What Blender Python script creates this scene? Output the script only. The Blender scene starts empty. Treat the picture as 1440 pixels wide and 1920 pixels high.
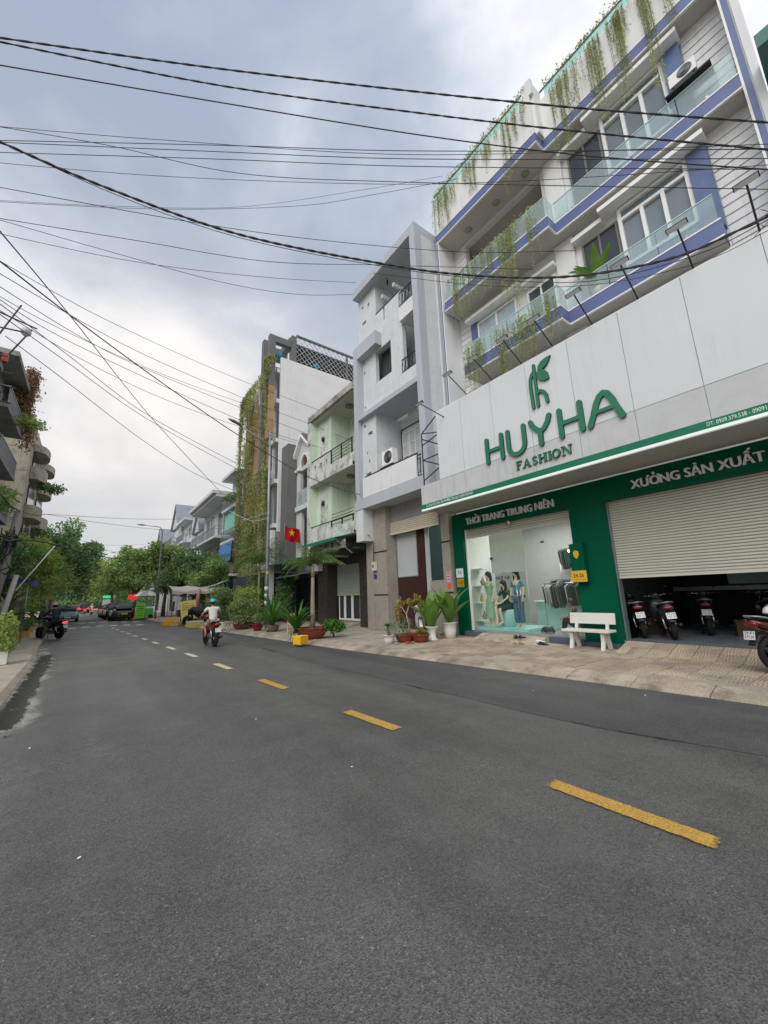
import bpy, bmesh, math, random
import numpy as np
from mathutils import Vector, Matrix, Euler
random.seed(7); RNG = np.random.default_rng(7)
S = bpy.context.scene
COL = S.collection
R_ = math.radians

# ---------------------------------------------------------------- camera
CAM_H = 1.6
CR = Vector((0.80215733, -0.59615194, -0.03385977))
CU = Vector((-0.0975925, -0.18683747, 0.97753131))
CF = Vector((0.58908346, 0.78082944, 0.20805301))
cam_d = bpy.data.cameras.new('camera'); cam = bpy.data.objects.new('camera', cam_d); COL.objects.link(cam)
cam_d.sensor_fit = 'VERTICAL'; cam_d.sensor_height = 36.0; cam_d.sensor_width = 27.0
cam_d.lens = 723.0 / 1920.0 * 36.0
cam_d.clip_start = 0.05; cam_d.clip_end = 3000
cam.matrix_world = Matrix(((CR.x, CU.x, -CF.x, 0), (CR.y, CU.y, -CF.y, 0), (CR.z, CU.z, -CF.z, CAM_H), (0, 0, 0, 1)))
S.camera = cam

# ---------------------------------------------------------------- sky, sun, exposure
SUN_EL, SUN_AZ = R_(42), R_(-122)      # azimuth measured from the street axis (+Y) towards +X
W = bpy.data.worlds.new('World'); S.world = W; W.use_nodes = True
wn, wl = W.node_tree.nodes, W.node_tree.links
wn.clear()
wo = wn.new('ShaderNodeOutputWorld'); wb = wn.new('ShaderNodeBackground'); wb.inputs[1].default_value = 0.10
sky = wn.new('ShaderNodeTexSky'); sky.sky_type = 'NISHITA'; sky.sun_disc = False
sky.sun_elevation = SUN_EL; sky.sun_rotation = SUN_AZ; sky.dust_density = 2.0; sky.ozone_density = 1.2
tc = wn.new('ShaderNodeTexCoord')
def wmath(op, a=None, b=None, c=None, clamp=False):
    n = wn.new('ShaderNodeMath'); n.operation = op; n.use_clamp = clamp
    for i, v in enumerate((a, b, c)):
        if v is None: continue
        if isinstance(v, (int, float)): n.inputs[i].default_value = v
        else: wl.new(v, n.inputs[i])
    return n.outputs[0]
def wvec(op, a, b):
    n = wn.new('ShaderNodeVectorMath'); n.operation = op
    for i, v in enumerate((a, b)):
        if isinstance(v, tuple): n.inputs[i].default_value = v
        else: wl.new(v, n.inputs[i])
    return n
def wnoise(vec, scale, detail, rough, off):
    m = wn.new('ShaderNodeMapping'); m.inputs['Location'].default_value = off
    wl.new(vec, m.inputs['Vector'])
    n = wn.new('ShaderNodeTexNoise'); n.inputs['Scale'].default_value = scale; n.inputs['Detail'].default_value = detail
    n.inputs['Roughness'].default_value = rough; n.inputs['Distortion'].default_value = 0.35
    wl.new(m.outputs[0], n.inputs['Vector']); return n.outputs['Fac']
def wramp(fac, stops):
    r = wn.new('ShaderNodeValToRGB'); wl.new(fac, r.inputs[0]); e = r.color_ramp.elements
    while len(e) < len(stops): e.new(0.5)
    for i, (p, c) in enumerate(stops): e[i].position = p; e[i].color = (*c, 1)
    return r.outputs[0]
def wmix(f, a, b):
    n = wn.new('ShaderNodeMix'); n.data_type = 'RGBA'
    if isinstance(f, (int, float)): n.inputs[0].default_value = f
    else: wl.new(f, n.inputs[0])
    for i, v in ((6, a), (7, b)):
        if isinstance(v, tuple): n.inputs[i].default_value = (*v, 1)
        else: wl.new(v, n.inputs[i])
    return n.outputs[2]
sep = wn.new('ShaderNodeSeparateXYZ'); wl.new(tc.outputs['Generated'], sep.inputs[0])
zup = wmath('MAXIMUM', sep.outputs[2], 0.02)
# a cloud sheet: the direction is projected on a layer overhead, so clouds flatten towards the horizon
inv = wmath('DIVIDE', 1.0, wmath('ADD', zup, 0.42))
cv = wn.new('ShaderNodeVectorMath'); cv.operation = 'SCALE'; wl.new(tc.outputs['Generated'], cv.inputs[0]); wl.new(inv, cv.inputs['Scale'])
n1 = wnoise(cv.outputs[0], 0.85, 4, 0.5, (0.6, 17.0, 9.4))
n2 = wnoise(cv.outputs[0], 2.4, 6, 0.55, (20.0, 10.4, 0.6))
nn = wmath('ADD', wmath('MULTIPLY', n1, 0.60), wmath('MULTIPLY', n2, 0.40))
cloud = wramp(nn, [(0.40, (2.9, 3.5, 4.6)), (0.465, (4.1, 4.65, 5.6)), (0.515, (6.4, 6.75, 7.4)), (0.575, (9.2, 9.1, 9.3))])
# overcast haze towards the horizon
hz = wmath('POWER', wmath('SUBTRACT', 1.0, zup, clamp=True), 1.25)
cloud = wmix(wmath('MULTIPLY', hz, 1.0), cloud, (4.9, 4.85, 4.8))
col = wmix(0.90, sky.outputs[0], cloud)
# thin bright cloud low over the street
gd = wvec('DOT_PRODUCT', tc.outputs['Generated'], (0.115, 0.908, 0.402))
gl = wmath('MULTIPLY', wmath('POWER', wmath('MAXIMUM', gd.outputs['Value'], 0.0), 40.0), wmath('MULTIPLY', nn, 1.35))
col = wmix(wmath('MULTIPLY', gl, 0.95, clamp=True), col, (9.0, 8.3, 7.6))
wl.new(col, wb.inputs[0]); wl.new(wb.outputs[0], wo.inputs[0])
sun_d = bpy.data.lights.new('sun', 'SUN'); sun_d.energy = 1.5; sun_d.angle = R_(50); sun_d.color = (1.0, 0.97, 0.93)
sun = bpy.data.objects.new('sun', sun_d); COL.objects.link(sun)
LIGHT_AZ = SUN_AZ
ld = Vector((math.sin(LIGHT_AZ) * math.cos(SUN_EL), math.cos(LIGHT_AZ) * math.cos(SUN_EL), math.sin(SUN_EL)))
sun.rotation_euler = ld.to_track_quat('Z', 'Y').to_euler()
sky.sun_rotation = LIGHT_AZ
vs = S.view_settings; vs.view_transform = 'Standard'; vs.look = 'None'; vs.gamma = 1.0; vs.use_curve_mapping = False
vs.exposure = 0.46
S.render.film_transparent = False
S.cycles.max_bounces = 8; S.cycles.transparent_max_bounces = 24; S.cycles.use_denoising = True

# ---------------------------------------------------------------- helpers
def srgb(r, g, b):
    f = lambda c: (c / 255 / 12.92) if c / 255 <= 0.04045 else ((c / 255 + 0.055) / 1.055) ** 2.4
    return (f(r), f(g), f(b))

MATS = {}
def M(name, col, rough=0.65, var=0.12, scale=1.5, bump=0.0, bscale=40, metal=0.0, streak=0.0, spec=0.35, fine=0.06, rnd=0.0, island=0.0, trans=0.0, emit=0.0, coat=0.0, dirt=None, dirt_amt=0.0):
    """principled material with patchy colour, fine grain, optional vertical stains and bump"""
    if name in MATS: return MATS[name]
    m = bpy.data.materials.new(name); m.use_nodes = True; MATS[name] = m
    nt = m.node_tree; N, L = nt.nodes, nt.links; N.clear()
    out = N.new('ShaderNodeOutputMaterial'); p = N.new('ShaderNodeBsdfPrincipled')
    tc = N.new('ShaderNodeTexCoord')
    def noise(sc, det=4, vec=None, ro=0.55):
        n = N.new('ShaderNodeTexNoise'); n.inputs['Scale'].default_value = sc; n.inputs['Detail'].default_value = det; n.inputs['Roughness'].default_value = ro
        L.new(vec or tc.outputs['Object'], n.inputs['Vector']); return n.outputs['Fac']
    def mth(op, a, b, cl=False):
        n = N.new('ShaderNodeMath'); n.operation = op; n.use_clamp = cl
        for i, v in enumerate((a, b)):
            if isinstance(v, (int, float)): n.inputs[i].default_value = v
            else: L.new(v, n.inputs[i])
        return n.outputs[0]
    def mr(v, a, b, c, d):
        n = N.new('ShaderNodeMapRange'); L.new(v, n.inputs[0])
        for i, x in enumerate((a, b, c, d)): n.inputs[i + 1].default_value = x
        return n.outputs[0]
    fac = mr(noise(scale), 0.3, 0.7, 1 - var, 1 + var)
    if fine: fac = mth('MULTIPLY', fac, mr(noise(bscale * 1.7, 2), 0.3, 0.7, 1 - fine, 1 + fine))
    if streak:
        mp = N.new('ShaderNodeMapping'); mp.inputs['Scale'].default_value = (5.0, 5.0, 0.28); L.new(tc.outputs['Object'], mp.inputs['Vector'])
        st = mr(noise(1.6, 5, mp.outputs[0], 0.7), 0.50, 0.72, 0.0, 1.0)
        st = mth('MULTIPLY', st, mr(noise(0.7, 2), 0.42, 0.62, 0.0, 1.0))
        fac = mth('MULTIPLY', fac, mr(st, 0, 1, 1.0, 1.0 - streak))
    if rnd:
        oi = N.new('ShaderNodeObjectInfo'); fac = mth('MULTIPLY', fac, mr(oi.outputs['Random'], 0, 1, 1 - rnd, 1 + rnd))
    if island:
        ge = N.new('ShaderNodeNewGeometry'); fac = mth('MULTIPLY', fac, mr(ge.outputs['Random Per Island'], 0, 1, 1 - island, 1 + island))
    sc = N.new('ShaderNodeVectorMath'); sc.operation = 'SCALE'; sc.inputs[0].default_value = col; L.new(fac, sc.inputs['Scale'])
    colout = sc.outputs[0]
    if dirt:
        mx = N.new('ShaderNodeMix'); mx.data_type = 'RGBA'
        L.new(mth('MULTIPLY', mr(noise(2.3, 7, None, 0.7), 0.47, 0.66, 0, 1), dirt_amt), mx.inputs[0])
        L.new(colout, mx.inputs[6]); mx.inputs[7].default_value = (*dirt, 1); colout = mx.outputs[2]
    L.new(colout, p.inputs['Base Color'])
    p.inputs['Metallic'].default_value = metal; p.inputs['Specular IOR Level'].default_value = spec
    L.new(mr(noise(scale * 3, 3), 0.3, 0.7, max(0.02, rough - 0.08), min(1, rough + 0.08)), p.inputs['Roughness'])
    if coat: p.inputs['Coat Weight'].default_value = coat; p.inputs['Coat Roughness'].default_value = 0.06
    if emit:
        L.new(colout, p.inputs['Emission Color']); p.inputs['Emission Strength'].default_value = emit
    if bump:
        b = N.new('ShaderNodeBump'); b.inputs['Strength'].default_value = min(1, bump); b.inputs['Distance'].default_value = 0.004
        L.new(noise(bscale, 5), b.inputs['Height']); L.new(b.outputs[0], p.inputs['Normal'])
    sh = p.outputs[0]
    if trans:
        t = N.new('ShaderNodeBsdfTranslucent'); s2 = N.new('ShaderNodeVectorMath'); s2.operation = 'MULTIPLY'
        L.new(colout, s2.inputs[0]); s2.inputs[1].default_value = (1.05, 1.1, 0.72); L.new(s2.outputs[0], t.inputs[0])
        mx = N.new('ShaderNodeMixShader'); mx.inputs[0].default_value = trans; L.new(sh, mx.inputs[1]); L.new(t.outputs[0], mx.inputs[2]); sh = mx.outputs[0]
    L.new(sh, out.inputs[0]); return m

def glass(name, tint=(0.85, 0.95, 0.93), clear=0.8, rough=0.02, base=(0.5, 0.6, 0.6)):
    """thin sheet glass: tinted see-through, with mirror reflection growing at grazing angles"""
    if name in MATS: return MATS[name]
    m = bpy.data.materials.new(name); m.use_nodes = True; MATS[name] = m
    N, L = m.node_tree.nodes, m.node_tree.links; N.clear()
    out = N.new('ShaderNodeOutputMaterial'); t = N.new('ShaderNodeBsdfTransparent'); t.inputs[0].default_value = (*tint, 1)
    d = N.new('ShaderNodeBsdfDiffuse'); d.inputs[0].default_value = (*base, 1)
    g = N.new('ShaderNodeBsdfGlossy'); g.inputs['Roughness'].default_value = rough
    lw = N.new('ShaderNodeLayerWeight'); lw.inputs[0].default_value = 0.5; pw = N.new('ShaderNodeMath'); pw.operation = 'POWER'; L.new(lw.outputs['Facing'], pw.inputs[0]); pw.inputs[1].default_value = 4.0
    f = N.new('ShaderNodeMath'); f.operation = 'MULTIPLY_ADD'; L.new(pw.outputs[0], f.inputs[0]); f.inputs[1].default_value = 0.55; f.inputs[2].default_value = 0.03
    tcn = N.new('ShaderNodeTexCoord'); nz = N.new('ShaderNodeTexNoise'); nz.inputs['Scale'].default_value = 2.0; L.new(tcn.outputs['Object'], nz.inputs[0])
    bp = N.new('ShaderNodeBump'); bp.inputs['Strength'].default_value = 0.04; L.new(nz.outputs[0], bp.inputs['Height']); L.new(bp.outputs[0], g.inputs['Normal'])
    a = N.new('ShaderNodeMixShader'); a.inputs[0].default_value = 1 - clear; L.new(t.outputs[0], a.inputs[1]); L.new(d.outputs[0], a.inputs[2])
    b = N.new('ShaderNodeMixShader'); L.new(f.outputs[0], b.inputs[0]); L.new(a.outputs[0], b.inputs[1]); L.new(g.outputs[0], b.inputs[2])
    L.new(b.outputs[0], out.inputs[0]); return m

def emis(name, col, s):
    if name in MATS: return MATS[name]
    m = bpy.data.materials.new(name); m.use_nodes = True; MATS[name] = m
    p = m.node_tree.nodes['Principled BSDF']; p.inputs['Base Color'].default_value = (*col, 1)
    p.inputs['Emission Color'].default_value = (*col, 1); p.inputs['Emission Strength'].default_value = s; return m

class MB:
    """collects faces and links them as one mesh object"""
    def __init__(s): s.v = []; s.f = []; s.m = []; s.sm = []; s.pr = []
    def add(s, vs, fs, mi=0, smooth=False):
        o = len(s.v); s.pr.append((o, len(s.f))); s.v += [tuple(v) for v in vs]
        for f in fs: s.f.append([i + o for i in f]); s.m.append(mi); s.sm.append(smooth)
        return s
    def box(s, x0, x1, y0, y1, z0, z1, mi=0):
        x0, x1 = min(x0, x1), max(x0, x1); y0, y1 = min(y0, y1), max(y0, y1); z0, z1 = min(z0, z1), max(z0, z1)
        v = [(x, y, z) for x in (x0, x1) for y in (y0, y1) for z in (z0, z1)]
        return s.add(v, [(0, 1, 3, 2), (4, 6, 7, 5), (0, 4, 5, 1), (2, 3, 7, 6), (0, 2, 6, 4), (1, 5, 7, 3)], mi)
    def obox(s, c, size, rot=(0, 0, 0), mi=0):
        Rm = Euler(rot).to_matrix(); c = Vector(c); h = [a / 2 for a in size]
        v = [c + Rm @ Vector((x * h[0], y * h[1], z * h[2])) for x in (-1, 1) for y in (-1, 1) for z in (-1, 1)]
        return s.add(v, [(0, 1, 3, 2), (4, 6, 7, 5), (0, 4, 5, 1), (2, 3, 7, 6), (0, 2, 6, 4), (1, 5, 7, 3)], mi)
    def bar(s, a, b, w, h=None, mi=0):
        a, b = Vector(a), Vector(b); d = b - a; L = d.length
        if L < 1e-6: return s
        q = d.to_track_quat('Y', 'Z').to_matrix(); c = (a + b) / 2; h = h or w
        v = [c + q @ Vector((x * w / 2, y * L / 2, z * h / 2)) for x in (-1, 1) for y in (-1, 1) for z in (-1, 1)]
        return s.add(v, [(0, 1, 3, 2), (4, 6, 7, 5), (0, 4, 5, 1), (2, 3, 7, 6), (0, 2, 6, 4), (1, 5, 7, 3)], mi)
    def tube(s, pts, r, n=8, mi=0, cap=True, smooth=True):
        P = [Vector(p) for p in pts]; k = len(P); rr = r if isinstance(r, (list, tuple)) else [r] * k
        up = Vector((0, 0, 1)); vs = []
        for i, p in enumerate(P):
            d = (P[min(i + 1, k - 1)] - P[max(i - 1, 0)]).normalized()
            a = d.cross(up if abs(d.dot(up)) < 0.95 else Vector((0, 1, 0))).normalized(); b = d.cross(a)
            for j in range(n):
                t = 2 * math.pi * j / n; vs.append(p + (a * math.cos(t) + b * math.sin(t)) * rr[i])
        fs = [(i * n + j, i * n + (j + 1) % n, (i + 1) * n + (j + 1) % n, (i + 1) * n + j) for i in range(k - 1) for j in range(n)]
        if cap: fs += [tuple(range(n - 1, -1, -1)), tuple(range((k - 1) * n, k * n))]
        return s.add(vs, fs, mi, smooth)
    def lathe(s, prof, c=(0, 0, 0), n=16, mi=0, axis='z', smooth=True):
        vs = []; k = len(prof)
        for r, h in prof:
            for j in range(n):
                t = 2 * math.pi * j / n; a, b = r * math.cos(t), r * math.sin(t)
                q = (a, b, h) if axis == 'z' else ((h, a, b) if axis == 'x' else (a, h, b))
                vs.append((c[0] + q[0], c[1] + q[1], c[2] + q[2]))
        fs = [(i * n + j, i * n + (j + 1) % n, (i + 1) * n + (j + 1) % n, (i + 1) * n + j) for i in range(k - 1) for j in range(n)]
        if prof[0][0] > 1e-4: fs.append(tuple(range(n - 1, -1, -1)))
        if prof[-1][0] > 1e-4: fs.append(tuple(range((k - 1) * n, k * n)))
        return s.add(vs, fs, mi, smooth)
    def prism(s, poly, ax, a, b, mi=0):
        """extrude a 2D outline along axis ax from a to b; poly in the other two axes, in order"""
        n = len(poly)
        def P(u, v, w): return {'x': (w, u, v), 'y': (u, w, v), 'z': (u, v, w)}[ax]
        v = [P(u, w, a) for u, w in poly] + [P(u, w, b) for u, w in poly]
        return s.add(v, [tuple(range(n)), tuple(range(2 * n - 1, n - 1, -1))] + [(i, (i + 1) % n, (i + 1) % n + n, i + n) for i in range(n)], mi)
    def loft(s, secs, n=14, power=2.6, mi=0, cap=True):
        """sections (y, x_centre, z_centre, half_width, half_height[, power]) joined along y"""
        vs = []
        for q in secs:
            y, xc, zc, hw, hh = q[:5]; pw = q[5] if len(q) > 5 else power
            for j in range(n):
                t = 2 * math.pi * j / n; c, d = math.cos(t), math.sin(t)
                vs.append((xc + hw * math.copysign(abs(c) ** (2 / pw), c), y, zc + hh * math.copysign(abs(d) ** (2 / pw), d)))
        k = len(secs)
        fs = [(i * n + j, (i + 1) * n + j, (i + 1) * n + (j + 1) % n, i * n + (j + 1) % n) for i in range(k - 1) for j in range(n)]
        if cap: fs += [tuple(range(n)), tuple(range(k * n - 1, (k - 1) * n - 1, -1))]
        return s.add(vs, fs, mi, True)
    def ball(s, c, r, n=12, mi=0, sq=(1, 1, 1)):
        k = n // 2 + 1
        o = len(s.v)
        prof = [(max(1e-5, r * math.sin(math.pi * i / (k - 1))), -r * math.cos(math.pi * i / (k - 1))) for i in range(k)]
        s.lathe(prof, (0, 0, 0), n, mi)
        for i in range(o, len(s.v)):
            x, y, z = s.v[i]; s.v[i] = (c[0] + x * sq[0], c[1] + y * sq[1], c[2] + z * sq[2])
        return s
    def wall(s, x0, x1, y0, y1, z0, z1, holes=(), mi=0):
        """solid between x0..x1 with openings (ya, yb, za, zb) cut through along x"""
        ys = sorted({y0, y1, *[min(max(h[i], y0), y1) for h in holes for i in (0, 1)]}); zs = sorted({z0, z1, *[min(max(h[i], z0), z1) for h in holes for i in (2, 3)]})
        for a, b in zip(ys, ys[1:]):
            run = None
            for c, d in zip(zs, zs[1:]):
                ym, zm = (a + b) / 2, (c + d) / 2
                if any(h[0] < ym < h[1] and h[2] < zm < h[3] for h in holes):
                    if run: s.box(x0, x1, a, b, *run, mi); run = None
                else: run = (run[0], d) if run else (c, d)
            if run: s.box(x0, x1, a, b, *run, mi)
        return s
    def mesh(s, name):
        me = bpy.data.meshes.new(name); me.from_pydata(s.v, [], s.f); me.polygons.foreach_set('material_index', s.m); me.polygons.foreach_set('use_smooth', s.sm)
        me.update(); return me
    def split(s, name, mats, parent=None, bevel=0.0):
        """one object for each primitive added"""
        e = s.pr[1:] + [(len(s.v), len(s.f))]; out = []
        for (v0, f0), (v1, f1) in zip(s.pr, e):
            q = MB(); q.v = s.v[v0:v1]; q.f = [[i - v0 for i in f] for f in s.f[f0:f1]]; q.m = s.m[f0:f1]; q.sm = s.sm[f0:f1]; out.append(q.build(name, mats, parent, bevel))
        return out
    def build(s, name, mats, parent=None, bevel=0.0, fixn=True):
        me = s.mesh(name)
        if fixn or bevel:
            bm = bmesh.new(); bm.from_mesh(me); bmesh.ops.recalc_face_normals(bm, faces=bm.faces)
            if bevel:
                ed = [e for e in bm.edges if len(e.link_faces) == 2 and e.calc_face_angle(0) > 0.6]
                bmesh.ops.bevel(bm, geom=ed, offset=bevel, segments=2, affect='EDGES', profile=0.6, clamp_overlap=True)
            bm.to_mesh(me); bm.free()
        for m in (mats if isinstance(mats, (list, tuple)) else [mats]): me.materials.append(m)
        return link(name, me, parent)

def link(name, me, parent=None):
    o = bpy.data.objects.new(name, me); COL.objects.link(o)
    if parent is not None: o.parent = parent
    return o
def tag(o, label=None, cat=None, group=None, kind=None):
    for k, v in (('label', label), ('category', cat), ('group', group), ('kind', kind)):
        if v: o[k] = v
    return o
def thing(name, label, cat, loc=(0, 0, 0), rz=0.0, group=None):
    o = bpy.data.objects.new(name, None); COL.objects.link(o); o.location = loc; o.rotation_euler = (0, 0, rz); o.empty_display_size = 0.2
    return tag(o, label, cat, group)
KIDS = {}
def copy_tree(o, parent=None):
    c = o.copy(); COL.objects.link(c); c.parent = parent
    for ch in o.children: copy_tree(ch, c)
    return c
def struct(o): o['kind'] = 'structure'; return o

def at(x, y, ax='d', v=10.0):
    """world point seen at photo pixel (x, y) on the plane ax = v (or at distance v)"""
    r = CR * (x - 720) + CU * (960 - y) + CF * 723.0
    t = v / r.length if ax == 'd' else (v - (0, 0, CAM_H)['xyz'.index(ax)]) / r['xyz'.index(ax)]
    return Vector((0, 0, CAM_H)) + r * t

def leaf_mesh(name, pos, size, droop=0.0, aspect=0.5, jit=0.4, dirs=None, rng=RNG):
    """many small leaf blades (two triangles folded along the midrib) at the given points"""
    pos = np.asarray(pos, float); n = len(pos)
    d = rng.normal(size=(n, 3)) if dirs is None else np.asarray(dirs, float) + rng.normal(size=(n, 3)) * jit
    d[:, 2] -= droop; d /= np.linalg.norm(d, axis=1)[:, None] + 1e-9
    u = np.cross(d, rng.normal(size=(n, 3))); u /= np.linalg.norm(u, axis=1)[:, None] + 1e-9
    nrm = np.cross(d, u)
    s = size * (0.6 + 0.8 * rng.random(n))[:, None]
    v = np.empty((n, 4, 3)); v[:, 0] = pos; v[:, 1] = pos + d * s * 0.5 + u * s * aspect * 0.5 + nrm * s * 0.08
    v[:, 2] = pos + d * s; v[:, 3] = pos + d * s * 0.5 - u * s * aspect * 0.5 + nrm * s * 0.08
    me = bpy.data.meshes.new(name); me.vertices.add(n * 4); me.vertices.foreach_set('co', v.reshape(-1))
    me.loops.add(n * 4); me.loops.foreach_set('vertex_index', np.arange(n * 4, dtype=np.int32))
    me.polygons.add(n); me.polygons.foreach_set('loop_start', np.arange(0, n * 4, 4, dtype=np.int32)); me.polygons.foreach_set('loop_total', np.full(n, 4, dtype=np.int32))
    me.update(); me.validate(); return me
def leaf_obj(name, pos, size, mat, parent=None, **k):
    me = leaf_mesh(name, pos, size, **k); me.materials.append(mat); return link(name, me, parent)
def blob_points(c, r, n, rng=RNG, shell=0.55):
    d = rng.normal(size=(n, 3)); d /= np.linalg.norm(d, axis=1)[:, None]
    return np.asarray(c) + d * (shell + (1 - shell) * rng.random(n) ** 0.6)[:, None] * np.asarray(r)
# ---------------------------------------------------------------- materials
WHITE = M('white_wall_paint', srgb(226, 226, 226), 0.7, 0.05, 0.8, 0.15, 30, streak=0.22, fine=0.02)
WHITE2 = M('white_trim_paint', srgb(238, 238, 236), 0.5, 0.04, 1.2, fine=0.02)
BLUE = M('blue_band_tiles', srgb(98, 110, 152), 0.35, 0.10, 1.0, 0.1, 25, fine=0.05)
BLUEWALL = M('blue_speckled_wall', srgb(98, 114, 152), 0.6, 0.12, 2.0, 0.3, 60, fine=0.15)
SOFFIT = M('grey_white_soffit_paint', srgb(196, 192, 186), 0.8, 0.06, 0.7, fine=0.02)
SIGNW = M('white_aluminium_panel', srgb(216, 221, 222), 0.4, 0.025, 0.4, streak=0.10, fine=0.012, rnd=0.02)
SIGNWD = M('stained_white_panel', srgb(200, 202, 202), 0.4, 0.05, 0.6, streak=0.22, fine=0.02, dirt=srgb(160, 150, 142), dirt_amt=0.16)
SIGNG = M('green_letter_acrylic', srgb(44, 118, 88), 0.4, 0.05, 1.0, fine=0.02, coat=0.2)
SIGNGS = M('dark_green_letter_side', srgb(16, 62, 46), 0.4, 0.05, 1.0)
GREENF = M('green_alu_cladding', srgb(2, 84, 60), 0.42, 0.08, 0.6, fine=0.05, spec=0.08)
STRIPG = M('green_sign_strip', srgb(30, 118, 88), 0.35, 0.06, 1.0)
SILV = M('brushed_silver_letter', srgb(222, 222, 222), 0.5, 0.08, 3.0)
SHUT = M('beige_roller_shutter', srgb(200, 200, 186), 0.45, 0.05, 0.8, fine=0.03, spec=0.4)
SHUT2 = M('cream_roller_shutter', srgb(206, 198, 176), 0.5, 0.07, 1.0, fine=0.03)
SHUT3 = M('grey_green_roller_shutter', srgb(172, 180, 166), 0.5, 0.07, 1.0, fine=0.03)
GREYH = M('pale_grey_house_paint', srgb(212, 216, 217), 0.75, 0.05, 0.7, 0.2, 25, streak=0.24, fine=0.03, dirt=srgb(160, 166, 162), dirt_amt=.25)
GREYL = M('lilac_grey_house_paint', srgb(182, 186, 193), 0.75, 0.05, 0.7, 0.2, 25, streak=0.2, fine=0.03)
GRAN = M('speckled_granite', srgb(156, 150, 140), 0.35, 0.10, 4.0, fine=0.35, bscale=90)
DGRAN = M('dark_brown_granite', srgb(62, 56, 52), 0.3, 0.14, 4.0, fine=0.4, bscale=80)
BROWN = M('dark_brown_metal_gate', srgb(62, 38, 34), 0.45, 0.12, 1.5)
LGREY = M('light_grey_panel', srgb(176, 182, 182), 0.5, 0.05, 0.9)
MINT = M('mint_green_wall', srgb(204, 217, 198), 0.75, 0.10, 0.9, 0.2, 25, streak=0.25, fine=0.04)
MOULD = M('mouldy_white_parapet', srgb(210, 212, 206), 0.85, 0.12, 1.4, 0.4, 30, streak=0.45, fine=0.06, dirt=srgb(84, 86, 80), dirt_amt=0.7)
MOULDR = M('mouldy_roof_edge', srgb(176, 174, 166), 0.9, 0.15, 1.4, 0.4, 30, streak=0.3, fine=0.08, dirt=srgb(70, 70, 66), dirt_amt=0.8)
IRON = M('black_painted_iron', srgb(40, 41, 44), 0.5, 0.1, 3.0)
STEEL = M('galvanised_steel', srgb(150, 155, 160), 0.45, 0.12, 3.0, metal=0.6)
DGREY = M('dark_grey_concrete_fin', srgb(112, 112, 112), 0.85, 0.08, 0.8, 0.3, 30, streak=0.15, fine=0.04)
TOWER = M('tower_white_wall', srgb(226, 226, 226), 0.8, 0.05, 0.6, 0.2, 25, streak=0.18, fine=0.03)
OCHRE = M('rusty_ochre_column', srgb(164, 136, 102), 0.8, 0.18, 1.6, 0.2, 25, streak=0.4)
CREAM = M('cream_apartment_wall', srgb(188, 180, 164), 0.85, 0.10, 0.5, 0.3, 25, streak=0.4, fine=0.04, dirt=srgb(104, 98, 88), dirt_amt=0.6)
OLDGREY = M('stained_old_render', srgb(150, 150, 146), 0.9, 0.12, 0.6, 0.4, 25, streak=0.4, fine=0.06, dirt=srgb(80, 78, 74), dirt_amt=0.5)
FARW = M('far_white_wall', srgb(206, 210, 212), 0.85, 0.08, 0.5, streak=0.3, dirt=srgb(140, 138, 134), dirt_amt=0.3)  # far wall colours are lightened to stand in for distance haze
FARB = M('far_light_blue_wall', srgb(214, 220, 224), 0.85, 0.05, 0.5, streak=0.15)
FARG = M('far_grey_wall', srgb(208, 210, 210), 0.85, 0.08, 0.5, streak=0.2)
SLATE = M('blue_grey_roof_sheet', srgb(134, 140, 148), 0.6, 0.1, 1.5)
TEALW = M('teal_wall', srgb(140, 196, 184), 0.8, 0.08, 0.8, streak=0.2)
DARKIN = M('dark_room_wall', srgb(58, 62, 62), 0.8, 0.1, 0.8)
DARKG = M('dark_window_glass', srgb(58, 64, 68), 0.12, 0.15, 0.7, spec=0.6, fine=0)
MIDG = M('grey_window_glass', srgb(122, 132, 138), 0.15, 0.12, 0.8, spec=0.6, fine=0)
GLASSB = glass('balcony_glass', (0.88, 0.96, 0.96), 0.72, 0.03, (0.60, 0.70, 0.72))
GLASSR = glass('rooftop_glass', (0.70, 0.92, 0.88), 0.62, 0.05, (0.62, 0.80, 0.76))
GLASSS = glass('shop_glass', (0.96, 0.985, 0.98), 0.97, 0.01, (0.3, 0.35, 0.35))
WOODP = M('weathered_wood', srgb(104, 90, 80), 0.85, 0.2, 2.0)
TERRA = M('terracotta_glaze', srgb(136, 62, 46), 0.4, 0.14, 3.0, fine=0.06)
POTW = M('white_glazed_pot', srgb(220, 220, 214), 0.3, 0.05, 2.0, dirt=srgb(150, 140, 120), dirt_amt=0.25)
POTG = M('grey_clay_pot', srgb(128, 112, 100), 0.8, 0.15, 4.0, dirt=srgb(90, 80, 70), dirt_amt=0.4)
SOIL = M('potting_soil', srgb(52, 42, 34), 0.95, 0.2, 8.0, 0.8, 60)
YELB = M('yellow_plastic_box', srgb(236, 176, 26), 0.45, 0.06, 2.0, dirt=srgb(150, 110, 40), dirt_amt=0.25)
STYRO = M('white_foam_box', srgb(212, 208, 190), 0.8, 0.08, 3.0, dirt=srgb(150, 140, 110), dirt_amt=0.35)
RUBBER = M('tyre_rubber', srgb(30, 30, 31), 0.8, 0.15, 10)
BLACKP = M('black_plastic', srgb(32, 32, 34), 0.45, 0.1, 3.0)
CHROME = M('chrome', srgb(190, 192, 195), 0.18, 0.05, 2.0, metal=0.9)
ENGINE = M('engine_grey_metal', srgb(96, 97, 98), 0.5, 0.2, 6.0, metal=0.5)
REDP = M('dark_red_paint', srgb(112, 22, 30), 0.25, 0.05, 2.0, coat=0.6)
REDL = M('red_tail_light', srgb(112, 18, 22), 0.2, 0.05, 2.0, spec=0.6)
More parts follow.
